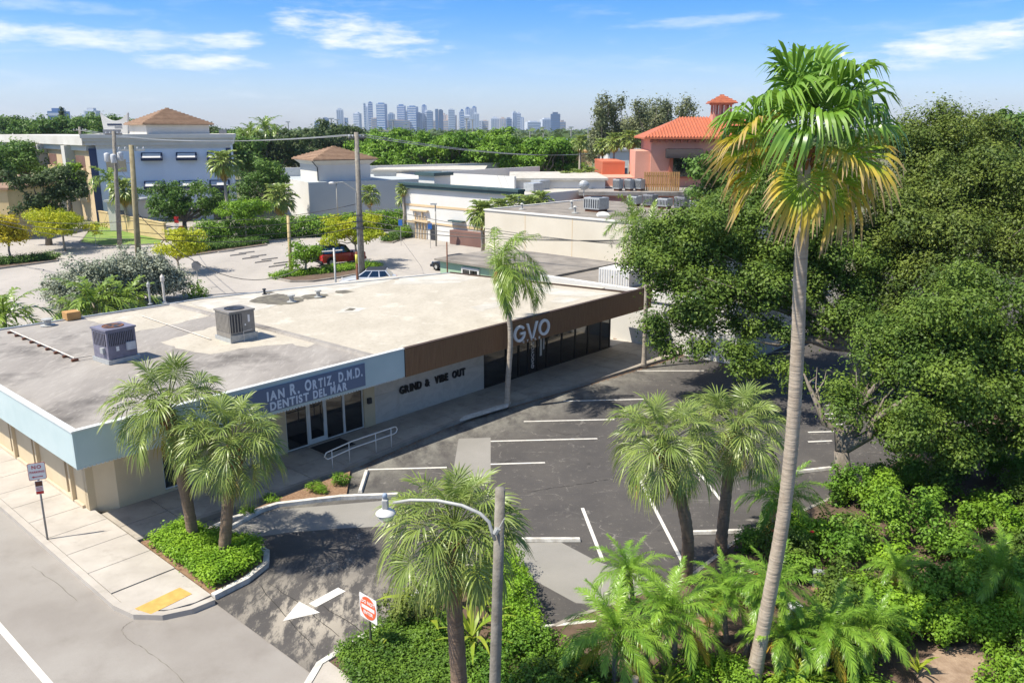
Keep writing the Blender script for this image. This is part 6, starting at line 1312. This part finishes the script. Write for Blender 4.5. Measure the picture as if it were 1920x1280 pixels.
# cream building with rooftop equipment
cr_ = bld('cream_building', 'plain cream block with a stained flat roof and rooftop equipment', loc(46.3, 8), TH); Pc = bp(cr_)
Pc('wall', 'cream_wall', lambda m: m.box(0, 16, 0, 20.3, 0, 4.9)); Pc('roof', 'far_roof', lambda m: m.box(.25, 15.8, .2, 20.1, 4.901, 4.93)); Pc('coping', 'white_wall', lambda m: (m.box(-.08, .25, -.08, 20.38, 4.902, 5.02), m.box(.252, 16.1, 20.1, 20.4, 4.902, 5.02))); Pc('wall_joint', 'cream_warm', lambda m: [m.box(-.01, -.002, y, y + .06, 0, 4.9) for y in (5.0, 10.2, 15.4)])
for x, y, h in ((2.5, 18, .3), (3.0, 12.3, .35), (6, 15, .5)): Pc('roof_vent', 'galv', lambda m: m.lathe([(.3, 4.932), (.3, 5.0), (.1, 5.05), (.1, 4.93 + h + .2), (.2, 5.13 + h), (.05, 5.25 + h)], 10, (x, y)))
Pc('skylight', 'white_wall', lambda m: m.lathe([(.7, 4.932), (.7, 5.05), (.5, 5.25), (.1, 5.32)], 4, (2.6, 9.0)))
def roof_unit(label, a, b, z, w, d, h, m='metal_grey', rz=TH, group='air conditioners on the cream building roof'):
    t_ = thing('rooftop_air_conditioner', label, 'air conditioner', loc(a, b, z), rz, group); MB().box(-w/2 + .1, w/2 - .1, -d/2 + .1, d/2 - .1, 0, .22).build('frame', MATS['rust'], t_); MB().box(-w/2, w/2, -d/2, d/2, .222, h).build('cabinet', MATS[m], t_, bevel=.03)
    q = MB()
    for k in range(7): q.box(-w/2 - .02, -w/2 - .001, -d/2 + d * (k + .25) / 7, -d/2 + d * (k + .7) / 7, .35, h - .15)
    q.build('louvres', MATS['louver'], t_); MB().lathe([(min(w, d) * .35, h + .001), (min(w, d) * .35, h + .06), (min(w, d) * .3, h + .06)], 14).build('fan_ring', MATS['metal_dark'], t_)
roof_unit('large grey rooftop unit standing alone on the stained roof', 52.0, 20.0, 4.93, 1.5, 1.7, 1.25, 'metal_light')
for k, (a, b) in enumerate(((58.8, 20.5), (58.6, 18.6), (58.4, 16.9), (58.2, 15.0), (58.0, 13.3), (57.8, 11.5))): roof_unit('grey rooftop unit in the row at the back of the stained roof', a, b, 4.93, 1.0, 1.1, 1.2 if k % 2 else .95, ('metal_light', 'metal_grey')[k % 2], group='rooftop units in the back row')
# green building and the low grey roof
gn = bld('green_building', 'low pale green building with small white-framed windows and weathered grey roof', loc(32.0, 1.0), TH); Pn = bp(gn)
Pn('wall', 'green_wall', lambda m: m.box(0, 6.4, 7.6, 18.0, 0, 2.95)); Pn('roof', 'far_roof', lambda m: m.box(-.3, 6.9, 7.4, 18.3, 2.951, 3.1)); Pn('wall', 'white_wall', lambda m: m.box(-1.2, 6.4, -6, 7.595, 0, 2.75)); Pn('roof', 'far_roof', lambda m: m.box(-.1, 6.8, -6, 7.39, 2.751, 2.95)); Pn('parapet', 'white_wall', lambda m: m.box(-1.3, -.9, -6, 7.595, 2.752, 3.25)); Pn('roof_edge', 'cream_warm', lambda m: m.box(-.9, -.12, -6, 7.59, 2.752, 2.80))
for y in (9.6, 14.2): w_ = Pn('window', 'white_wall', lambda m: m.box(-.12, -.002, y - .15, y + 1.55, 2.0, 2.75)); MB().box(-.14, -.121, y, y + 1.4, 2.05, 2.6).build('pane', MATS['glass_dark'], w_); MB().box(-.16, -.141, y + .66, y + .72, 2.05, 2.6).build('mullion', MATS['white_wall'], w_)
rb = thing('roof_enclosure', 'white ribbed metal box on the edge of the low grey roof', 'roof box', loc(32.2, 3.0, 2.955), TH); MB().box(0, 1.8, 0, 2.2, 0, .95).build('shell', MATS['white_wall'], rb); q = MB(); [q.box(-.03, -.001, .08 + k * .18, .16 + k * .18, .05, .92) for k in range(12)]; q.build('ribs', MATS['box_grey'], rb)
pc_ = thing('canopy_post', 'white round post beside the red crotons', 'post', at(1187, 626, .05)); MB().tube([(0, 0, 0), (0, 0, 2.7)], .12, 12).build('shaft', MATS['white_wall'], pc_, True); MB().tube([(0, 0, 2.702), (0, 0, 2.8)], .18, 12).build('capital', MATS['white_wall'], pc_, True)
# salmon building with clay tile roof
sb0 = atY(1199, 330, 96); sa = bld('salmon_building', 'salmon stucco building with orange clay tile roof, black awning and small belfry', Vector((sb0.x, sb0.y, 0)), math.radians(-4)); Ps = bp(sa)
Ps('wall', 'salmon', lambda m: m.box(1.2, 16, 0, 14, 0, 10.9)); Ps('lower_wall', 'salmon', lambda m: m.box(-.5, 1.195, .5, 10, 0, 9.6)); Ps('low_wing', 'salmon', lambda m: m.box(-8, -.505, 1.0, 9, 0, 6.6)); Ps('front_roof', 'roof_grey', lambda m: m.box(-7, 20, -8, -.01, 5.2, 5.6)); Ps('front_wall', 'salmon', lambda m: m.box(-6.5, 20, -7.6, -.05, 0, 5.19))
rf = Ps('roof', 'tile_orange', lambda m: hip(m, .3, 17, -.9, 14.9, 10.95, 13.4, 7.0))
q = MB()
for k in range(46):
    x = .5 + k * .355
    f = min(1, max(0, (x - .3) / (8.65 - 3.5 - .3))) if x < 5.15 else (1 if x < 12.15 else max(0, (17 - x) / 4.85)); q.tube([(x, -.9, 11.16), (x, -.9 + 7.9 * f, 11.16 + 2.27 * f)], .11, 5)
tag(q.build('roof_tiles', MATS['tile_orange'], rf), kind='stuff'); Ps('rafter_ends', 'salmon_dark', lambda m: [m.box(1.0 + k * .85, 1.3 + k * .85, -.7, -.01, 10.6, 10.9) for k in range(18)])
wn_ = Ps('window', 'salmon_dark', lambda m: m.box(3.3, 6.7, -.35, -.003, 6.6, 9.3)); MB().box(3.7, 6.3, -.37, -.351, 6.8, 8.9).build('pane', MATS['glass_dark'], wn_); MB().box(4.95, 5.05, -.39, -.371, 6.8, 8.9).build('mullion', MATS['frame_black'], wn_); q = MB(); n = 8
aw = [(-.36 - 1.2 * math.sin(math.pi/2*k/n), 8.9 + 1.0 * math.cos(math.pi/2*k/n)) for k in range(n+1)]
for k in range(n): q.hexa([(2.8, aw[k][0], aw[k][1]), (6.9, aw[k][0], aw[k][1]), (6.9, aw[k+1][0], aw[k+1][1]), (2.8, aw[k+1][0], aw[k+1][1])], [(2.8, aw[k][0] + .03, aw[k][1] - .03), (6.9, aw[k][0] + .03, aw[k][1] - .03), (6.9, aw[k+1][0] + .03, aw[k+1][1] - .03), (2.8, aw[k+1][0] + .03, aw[k+1][1] - .03)])
for x in (2.8, 6.88): q.add([(x, y, z) for y, z in aw] + [(x, -.36, 8.9)] + [(x + .02, y, z) for y, z in aw] + [(x + .02, -.36, 8.9)], [tuple(range(n+2)), tuple(reversed(range(n+2, 2*n+4)))])
q.build('awning', MATS['awning_black'], sa)
bf = Ps('belfry', 'salmon', lambda m: (m.box(8.6, 10.8, 4.2, 6.4, 12.2, 13.7), *[m.box(8.65 + i * .62, 8.9 + i * .62, 4.25 + j * 1.9, 4.5 + j * 1.9, 13.702, 14.8) for i in range(4) for j in (0, 1)], m.box(8.5, 10.9, 4.1, 6.5, 14.801, 14.95)))
q = MB(); hip(q, 8.1, 11.3, 3.7, 6.9, 14.952, 16.0, 0, .1); q.build('belfry_roof', MATS['tile_orange'], bf); q = MB(); tile_rows(q, 8.1, 11.3, 3.7, 6.9, 14.952, 16.0, 0, 4, .1); tag(q.build('tile_courses', MATS['tile_orange'], bf), kind='stuff')
# boarded screen and rooftop plant on the salmon front roof
fs = thing('timber_screen', 'tan timber board screen on the low roof before the salmon wall', 'fence', (sb0.x, sb0.y, 0), math.radians(-4))
for k in range(16): MB().box(.0 + k * .24, .17 + k * .24, -6.2 - .04 * (k % 2), -6.12, 5.602, 7.6).build('board', MATS['tan_board'], fs)
MB().box(0, 3.8, -6.11, -6.05, 6.2, 6.32).build('rail', MATS['tan_board'], fs); MB().box(0, 3.8, -6.11, -6.05, 7.1, 7.22).build('rail', MATS['tan_board'], fs)
for k, x in enumerate((-3.2, -2.0, -.9)): roof_unit('grey rooftop unit on a stand beside the timber screen', *ab(Vector((sb0.x + x, sb0.y - 6.2, 0))), 5.602, .85, .85, 1.25, 'metal_light', group='rooftop units beside the timber screen')
dc = thing('satellite_dish', 'grey satellite dish on the white rear roof', 'satellite dish', atY(1095, 350, 86)); MB().tube([(0, 0, -1.0), (0, 0, .0)], .05, 6).build('mast', MATS['galv'], dc); MB().add([(.55 * math.cos(a) * r, -.1 - .22 * (1 - r * r), .15 + .5 * math.sin(a) * r) for r in (1, .66, .33) for a in [2 * math.pi * k / 14 for k in range(14)]], [(i*14+k, i*14+(k+1) % 14, (i+1)*14+(k+1) % 14, (i+1)*14+k) for i in range(2) for k in range(14)] + [tuple(range(28, 42))]).build('dish', MATS['metal_light'], dc)
# other rear blocks
def block(name, label, x0, x1, ytop, Y, z0, depth, m, roofm=None, rz=0.0, roof_t=.25, wins=0, oh=.3):
    a, b = atY(x0, ytop, Y), atY(x1, ytop, Y); h = max(2.0, (a.z + b.z) / 2); t_ = thing(name, label, 'building', (a.x, a.y, z0), rz); w = b.x - a.x; MB().box(0, w, 0, depth, 0, h - roof_t).build('wall', MATS[m], t_); MB().box(-oh, w + oh, -oh, depth + oh, h - roof_t + .001, h).build('roof', MATS[roofm or m], t_)
    for k in range(wins): x = w * (k + .25) / wins; f = MB().box(x, x + w / wins * .5, -.06, -.002, h * .35, h * .7).build('window', MATS['white_wall'], t_); MB().box(x + .1, x + w / wins * .5 - .1, -.08, -.061, h * .35 + .1, h * .7 - .1).build('pane', MATS['window_far'], t_ and f)
    return t_
block('flat_building', 'long white flat-roofed building behind the stained roof', 960, 1135, 334, 93, 0, 14, 'white_wall', 'roof_white', wins=3)
block('flat_building', 'white parapet building right of the grey tower', 700, 905, 318, 128, 0, 14, 'white_wall', 'roof_white')
block('flat_building', 'bright orange shop wall beside the salmon building', 1130, 1172, 303, 104, 0, 10, 'orange_wall', 'orange_wall', oh=.01)
block('flat_building', 'pale industrial building behind the slim fan palms', 1140, 1205, 280, 130, 0, 20, 'white_wall', 'metal_light', wins=3)
block('flat_building', 'tan roofed low building near the orange wall', 1048, 1110, 284, 150, 0, 15, 'cream_warm', 'tan_board', wins=3); block('flat_building', 'blue metal roofed shed beyond the bright trees', 1018, 1078, 264, 200, 0, 40, 'teal_roof', 'teal_roof')
block('flat_building', 'small white flat house among the far trees', 708, 748, 244, 230, 0, 14, 'white_wall', 'roof_white', wins=3); block('flat_building', 'grey flat house above the bright tree row', 895, 935, 255, 190, 0, 12, 'white_wall', 'metal_light', wins=4); block('flat_building', 'distant blue grey building left of the pole', 628, 655, 243, 260, 0, 14, 'office_blue', 'metal_light', wins=3)
block('flat_building', 'brown house at the left edge behind trees', -80, 12, 352, 92, 0, 10, 'tan_wall', 'tile_brown'); block('flat_building', 'dark service shed with white door behind the dark oak', 200, 250, 375, 100, 0, 4, 'white_wall', 'metal_light', wins=1)
# low tan wall and lawn
lw = isl('lawn_verge', [A2(150, 455)[:2], A2(195, 462)[:2], A2(300, 458)[:2], A2(310, 445)[:2], A2(180, 415)[:2]], .1, 'lawn')
tw = thing('garden_wall', 'low tan rendered wall along the lawn', 'wall', A2(188, 425), 0); e_ = A2(310, 452) - A2(188, 425); tw.rotation_euler = (0, 0, math.atan2(e_.y, e_.x)); MB().box(0, e_.length, 0, .25, 0, 1.9).build('wall', MATS['tan_wall'], tw); MB().box(-.05, e_.length + .05, -.05, .3, 1.901, 2.02).build('coping', MATS['tan_wall'], tw)

# ------------------------------------------------------------------ trees behind
def far_tree(label, px, pyc, Y, rx, rz, mk, seed, group, name='tree', leaf=.5, n=240, cat='tree', trunk_r=.3, flat=.9, lob_n=16, shell=.45, bx=None, rxy=.8):
    c = W(px, pyc, Y); rg = random.Random(seed); lob = [(rg.uniform(-.62, .62) * rx, rg.uniform(-.62, .62) * rx * rxy, c.z + rg.uniform(-.5, .6) * rz, rx * rg.uniform(.26, .46), rx * rg.uniform(.26, .46), rz * rg.uniform(.25, .48)) for _ in range(lob_n)]
    return tree(name, label, Vector((c.x, c.y, 0)), lob, max(1.0, c.z - rz * .9), int(n * .88), 20, leaf * 1.5, leaf, mk, seed, cat, group, r0=trunk_r, flat=flat, shell=shell, sub=6)
far_tree('dark rounded oak before the left office wing', 78, 360, 88, 4.6, 2.9, 'lf_dark', 501, None, leaf=.3, n=520); far_tree('green oak in front of the blue office wall', 342, 378, 98, 5.0, 2.6, 'lf_mid', 502, None, leaf=.3, n=520); far_tree('dense green tree right of the blue office', 488, 352, 108, 4.9, 3.6, 'lf_mid', 503, None, leaf=.32, n=560)
far_tree('leafy tree behind the two left roadside poles', 42, 300, 125, 6.0, 3.6, 'lf_mid', 504, 'trees left of the office', leaf=.42, n=420); far_tree('leafy tree above the brown house roof', 0, 315, 118, 4.5, 3.2, 'lf_mid', 505, 'trees left of the office', leaf=.42, n=320); far_tree('bright leafy tree before the cream office wing', 122, 330, 112, 2.6, 2.2, 'lf_bright', 506, None, leaf=.36, n=240)
for i, (px, py, Y, r, rz) in enumerate(((700, 282, 165, 7, 4), (755, 285, 160, 7.5, 4.2), (810, 288, 155, 7.5, 4.2), (865, 290, 152, 7.5, 4.3), (920, 292, 150, 7.0, 4.3), (975, 293, 148, 7.5, 4.5), (1020, 296, 146, 6.0, 4.0), (1055, 298, 148, 4.5, 3.4), (735, 268, 185, 7, 3.4), (690, 300, 158, 5, 3))):
    far_tree('bright green spreading fig tree, %s in the row from the tall grey pole' % NTH[i] if i < 8 else ('fig tree rising behind the bright fig row', 'low fig tree beside the grey tower roof')[i - 8], px, py, Y, r, rz, 'lf_banyan', 510 + i, 'bright green fig trees beyond the white roofs', leaf=.55, n=430, flat=.7)
for i, (px, py, Y, r, rz, mk) in enumerate(((560, 278, 175, 9, 5, 'lf_dark'), (610, 272, 185, 9, 5, 'lf_dark'), (520, 285, 165, 7, 4.5, 'lf_dark'), (450, 290, 160, 6, 4.5, 'lf_mid'), (405, 262, 200, 8, 4, 'lf_dark'), (650, 262, 200, 8, 4, 'lf_dark'), (480, 268, 190, 8, 4, 'lf_mid'))):
    far_tree('tree with broad dark crown behind the %s' % ('dense tree right of the blue office', 'grey tower roof', 'stout palm trunks', 'shaggy fan palm', 'office hip roof', 'tall grey pole', 'tall feather palms')[i], px, py, Y, r, rz, mk, 530 + i, 'dark trees between the office and the grey tower', leaf=.6, n=430)
for i, (px, py, Y, r, rz) in enumerate(((100, 242, 210, 12, 4), (150, 238, 230, 11, 4), (60, 246, 220, 9, 4), (200, 245, 220, 9, 3.5))): far_tree('broad tree rising behind %s' % ('the cream office wing', 'the sign pylon', 'the left roadside poles', 'the hip-roofed tower')[i], px, py, Y, r, rz, 'lf_mid', 540 + i, 'broad trees behind the office roof', leaf=.7, n=380, flat=.7)
# feathery she-oaks
for i, (px, top, wpx, Y) in enumerate(((1128, 184, 34, 142), (1165, 192, 44, 145), (1205, 188, 48, 140), (1240, 190, 44, 146), (1278, 192, 44, 138), (1185, 205, 60, 150), (1225, 210, 70, 150))):
    c = W(px, top, Y); h = c.z; rg = random.Random(i); s = Y / FPX; rx = wpx * s * .68
    lob = [(rg.uniform(-.8, .8) * rx, rg.uniform(-.6, .6) * rx, h * (.35 + .62 * k / 11), rx * rg.uniform(.45, .7) * (1.25 - .7 * k / 11), rx * .6 * (1.2 - .7 * k / 11), h * .085) for k in range(12)]
    tree('she_oak', ('feathery olive she-oak, %s from the green steel pole' % NTH[i] if i < 5 else ('lower she-oak filling the gap by the green steel pole', 'lower she-oak filling the gap by the salmon roof')[i - 5]), Vector((c.x, c.y, 0)), lob, h * .35, 300, 24, .8, .42, 'lf_casuarina', 550 + i, 'tree', 'she-oaks beyond the salmon building', r0=.28, up=.2, shell=.15, flat=1.5, sub=5)
c = W(115, 203, 215); tree('conifer', 'narrow dark conifer standing above the left tree line', Vector((c.x, c.y, 0)), [(0, 0, c.z * (.35 + .65 * k / 12), 2.6 * (1.05 - k / 13), 2.6 * (1.05 - k / 13), .45) for k in range(13)], c.z * .9, 330, 18, .5, .45, 'lf_dark', 570, 'tree', r0=.25, shell=.4)
# middle-distance palms
for i, (px, py, Y, sc, kind, lbl, grp) in enumerate(((418, 308, 96, 1.35, 'fan', 'shaggy fan palm before the right edge of the blue office', None), (205, 338, 104, 1.3, 'feather', 'feather palm at the blue office corner', None), (232, 358, 99, 1.3, 'fan', 'stout fan palm beside the loggia door', None), (525, 372, 100, 1.5, 'fan', 'cabbage palm at the grey building corner', None),
        (692, 366, 108, 1.1, 'fan', 'small palm against the grey wall beside the pole', None), (762, 372, 101, 1.0, 'fan', 'small palm at the far end of the grey wall', None), (905, 402, 77, 1.15, 'fan', 'cabbage palm at the left end of the cream wall', None),
        (1088, 268, 120, .95, 'fan', 'slim fan palm near the orange wall', 'slim fan palms near the orange wall'), (1130, 275, 118, 1.0, 'fan', 'slim fan palm near the orange wall', 'slim fan palms near the orange wall'), (1152, 266, 114, 1.05, 'fan', 'slim fan palm near the orange wall', 'slim fan palms near the orange wall'), (1183, 262, 112, 1.05, 'fan', 'slim fan palm near the orange wall', 'slim fan palms near the orange wall'),
        (470, 246, 170, 1.4, 'feather', 'tall feather palm above the dark trees', 'tall feather palms above the dark trees'), (497, 240, 165, 1.8, 'feather', 'tall feather palm above the dark trees', 'tall feather palms above the dark trees'), (520, 248, 175, 1.3, 'feather', 'tall feather palm above the dark trees', 'tall feather palms above the dark trees'), (455, 252, 175, 1.2, 'feather', 'tall feather palm above the dark trees', 'tall feather palms above the dark trees'),
        (1430, 236, 110, 1.2, 'feather', 'feather palm beyond the salmon roof', None), (755, 355, 95, .6, 'fan', 'tiny palm by the tall clipped hedge', None))):
    c = W(px, py, Y); far_palm('palm', lbl, Vector((c.x, c.y, 0)), c.z, sc, kind, 600 + i, grp)
for i, (a_, b_, h_) in enumerate(((48.0, 30.3, 4.3), (50.2, 30.0, 4.6), (52.4, 30.4, 4.8), (54.4, 29.8, 4.6), (56.4, 30.2, 4.9))): far_palm('palm', 'bushy palm in the gap behind the cream wall', loc(a_, b_), h_, .95, 'fan', 630 + i, 'bushy palms behind the cream wall')
for i, (px, py, Y) in enumerate(((1085, 318, 105), (1105, 314, 106), (1060, 322, 104))): c = W(px, py, Y); far_palm('palm', 'bushy palm before the orange wall', Vector((c.x, c.y, 0)), max(.5, c.z - .9), .85, 'fan', 636 + i, 'bushy palms before the orange wall')
# trees filling the right-hand distance
for i, (px, py, Y, r, rz, mk) in enumerate(((1880, 262, 95, 5, 2.6, 'lf_mid'), (1905, 250, 130, 8, 3, 'lf_mid'), (1330, 300, 100, 3, 2.2, 'lf_mid'), (1420, 320, 75, 4, 3, 'lf_mid'), (1360, 350, 66, 3.5, 3, 'lf_mid'), (1500, 300, 80, 5, 3, 'lf_dark'), (1580, 280, 90, 6, 3.4, 'lf_dark'), (1950, 300, 60, 4, 3, 'lf_mid'))): far_tree(('leafy tree at the right edge above the shade trees', 'distant leafy tree on the right horizon', 'small leafy tree beside the salmon window', 'leafy tree between salmon building and fan palm crown', 'leafy tree before the salmon front roof', 'dark tree behind the fan palm trunk', 'dark tree behind the fan palm crown', 'leafy tree right of the tallest shade tree')[i], px, py, Y, r, rz, mk, 650 + i, 'trees behind the big shade trees', leaf=.36, n=320)
# far wood: one mass of crowns to the horizon
rng = np.random.default_rng(77); cx_, cy_, cz_, sz_ = [], [], [], []
Ys = 215 * (1700 / 215) ** rng.uniform(0, 1, 1500); Xs = rng.uniform(-.78, .78, 1500) * Ys; hs_ = rng.uniform(6.5, 12.5, 1500)
idx = np.repeat(np.arange(1500), 36); sc_ = np.minimum(1 + Ys / 900, 2.2)
d = unit(rng.normal(size=(len(idx), 3))); d[:, 2] = np.abs(d[:, 2]); R_ = (rng.uniform(4.5, 8.5, 1500) * np.sqrt(sc_))[idx][:, None]
pos = np.stack([Xs[idx], Ys[idx], (hs_ * .55)[idx]], 1) + d * R_ * np.array([1, 1, .62]) * rng.uniform(.75, 1.02, len(idx))[:, None]
v, q = leaf_quads(rng, pos, d + np.array([0, 0, .5]) + rng.normal(size=pos.shape) * .4, (1.9 * sc_)[idx], .75); tag(obj('far_wood', np_mesh('far_wood', v, q, MATS['lf_far'])), 'mass of distant tree crowns reaching to the skyline', 'wood', kind='stuff')
# ------------------------------------------------------------------ skyline
SK = 3600.0
TW = ((641, 653, 206, 'w'), (665, 677, 212, 'w'), (679, 689, 197, 'w'), (691, 695, 194, 'w'), (695, 703, 192, 'b'), (719, 735, 196, 'b'), (722, 733, 212, 'g'), (744, 759, 197, 'b'), (740, 766, 207, 'w'), (770, 787, 200, 'b'), (791, 800, 197, 'b'), (772, 796, 212, 'g'), (797, 804, 208, 'w'), (804, 815, 209, 'g'), (822, 827, 205, 'd'), (827, 835, 207, 'd'), (820, 836, 214, 't'), (844, 856, 206, 'w'), (837, 855, 215, 't'), (859, 866, 209, 'w'), (866, 873, 208, 'b'), (874, 882, 202, 'b'), (884, 888, 203, 'w'), (888, 895, 201, 'b'),
      (871, 888, 217, 'w'), (889, 901, 214, 'w'), (700, 722, 222, 't'), (707, 718, 214, 'g'), (920, 937, 222, 'w'), (938, 948, 222, 't'), (948, 959, 222, 'g'), (960, 969, 210, 'w'), (969, 977, 211, 'w'), (976, 982, 219, 'b'), (1015, 1037, 223, 'w'), (1030, 1047, 214, 'd'), (619, 630, 222, 'g'), (655, 661, 221, 'g'), (603, 611, 228, 'g'), (903, 915, 226, 't'), (985, 1010, 229, 'w'), (1048, 1060, 228, 't'), (600, 640, 231, 'w'), (730, 770, 226, 't'), (810, 850, 226, 't'), (860, 905, 226, 'w'))
TL = {'w': ('pale concrete high-rise in the distant skyline', 'tower_white', 'tower_grey'), 'b': ('blue glass high-rise in the distant skyline', 'tower_blue', 'tower_white'), 'g': ('grey blue high-rise in the distant skyline', 'tower_grey', 'tower_glass'), 't': ('low tan block at the foot of the distant skyline', 'tower_tan', 'tower_grey'), 'd': ('dark blue high-rise in the distant skyline', 'tower_dark', 'tower_glass')}
def tower(x0, x1, yt, kind, D, seed, lbl=None):
    rg = random.Random(seed); s = D / FPX; w = (x1 - x0) * s * .95; h = (243 - yt) * s / 1.1 + 12; X = ((x0 + x1) / 2 - 960) * s * .968; dp = w * rg.uniform(.7, 1.2); lb_, m, gm = TL[kind]
    t_ = thing('high_rise', lbl or lb_, 'tower', (X, D + rg.uniform(-150, 150), 0), rg.uniform(-.25, .25), None if lbl else 'skyline towers: ' + kind); MB().box(-w/2, w/2, -dp/2, dp/2, 0, h).build('body', MATS[m], t_)
    if w > 14: MB().box(-w * .3, w * .25, -dp * .3, dp * .3, h + .01, h + rg.uniform(3, 7)).build('penthouse', MATS[m], t_)
    q = MB(); n = max(3, int(h / 9))
    if rg.random() < .5:
        for k in range(n): z = h * (k + .3) / n; q.box(-w * .46, w * .46, -dp/2 - .4, -dp/2 - .01, z, z + h / n * .42)
    else:
        c = max(2, int(w / 7)); [q.box(-w * .46 + w * .92 * (k + .2) / c, -w * .46 + w * .92 * (k + .75) / c, -dp/2 - .4, -dp/2 - .01, h * .04, h * .97) for k in range(c)]
    q.build('window_bands', MATS[gm], t_)
for i, (a, b, y, k_) in enumerate(TW): tower(a, b, y, k_, SK, 700 + i)
tower(123, 154, 209, 'b', 1500, 801, 'blue glass slab block above the left tree line'); tower(147, 167, 219, 'g', 1500, 802, 'low blue block beside the glass slab'); tower(167, 190, 207, 'w', 1300, 803, 'white balconied apartment tower above the left tree line'); tower(186, 198, 211, 'w', 1350, 804, 'slim white annex of the balconied tower'); tower(245, 275, 223, 'g', 1600, 805, 'grey apartment block behind the hip roof'); tower(5, 9, 221, 'd', 2000, 806, 'thin dark tower at the far left'); tower(25, 40, 225, 'w', 2200, 807, 'low pale block on the far left horizon'); tower(50, 68, 224, 'w', 2200, 808, 'second low pale block on the far left horizon')
for i, (px, yt, Y) in enumerate(((886, 226, 330), (540, 230, 320), (737, 226, 300), (875, 224, 290), (994, 240, 300), (1019, 240, 280), (1071, 240, 280), (1103, 243, 240), (621, 224, 260), (632, 226, 270))):
    c = W(px, yt, Y); t_ = thing('light_mast', 'pale mast standing among the far trees', 'mast', (c.x, c.y, 0), 0, 'masts among the far trees'); MB().tube([(0, 0, 0), (0, 0, c.z)], [.3, .2], 6).build('mast', MATS['concrete_pole'], t_); MB().box(-.8, .8, -.2, .2, c.z, c.z + .4).build('lamp_head', MATS['metal_light'], t_)
# ------------------------------------------------------------------ haze
hz = bpy.data.materials.new('haze'); hz.use_nodes = True; n_ = hz.node_tree.nodes; n_.remove(n_['Principled BSDF']); pvn = n_.new('ShaderNodeVolumePrincipled'); pvn.inputs['Color'].default_value = (.70, .84, 1, 1); pvn.inputs['Density'].default_value = HAZE; pvn.inputs['Anisotropy'].default_value = .2
hz.node_tree.links.new(pvn.outputs[0], n_['Material Output'].inputs['Volume'])
MATS['haze'] = hz; tag(MB().box(-8500, 8500, -70, 6000, -1.2, 190).build('haze', hz), 'thin even blue haze over the whole place', 'haze', kind='stuff')
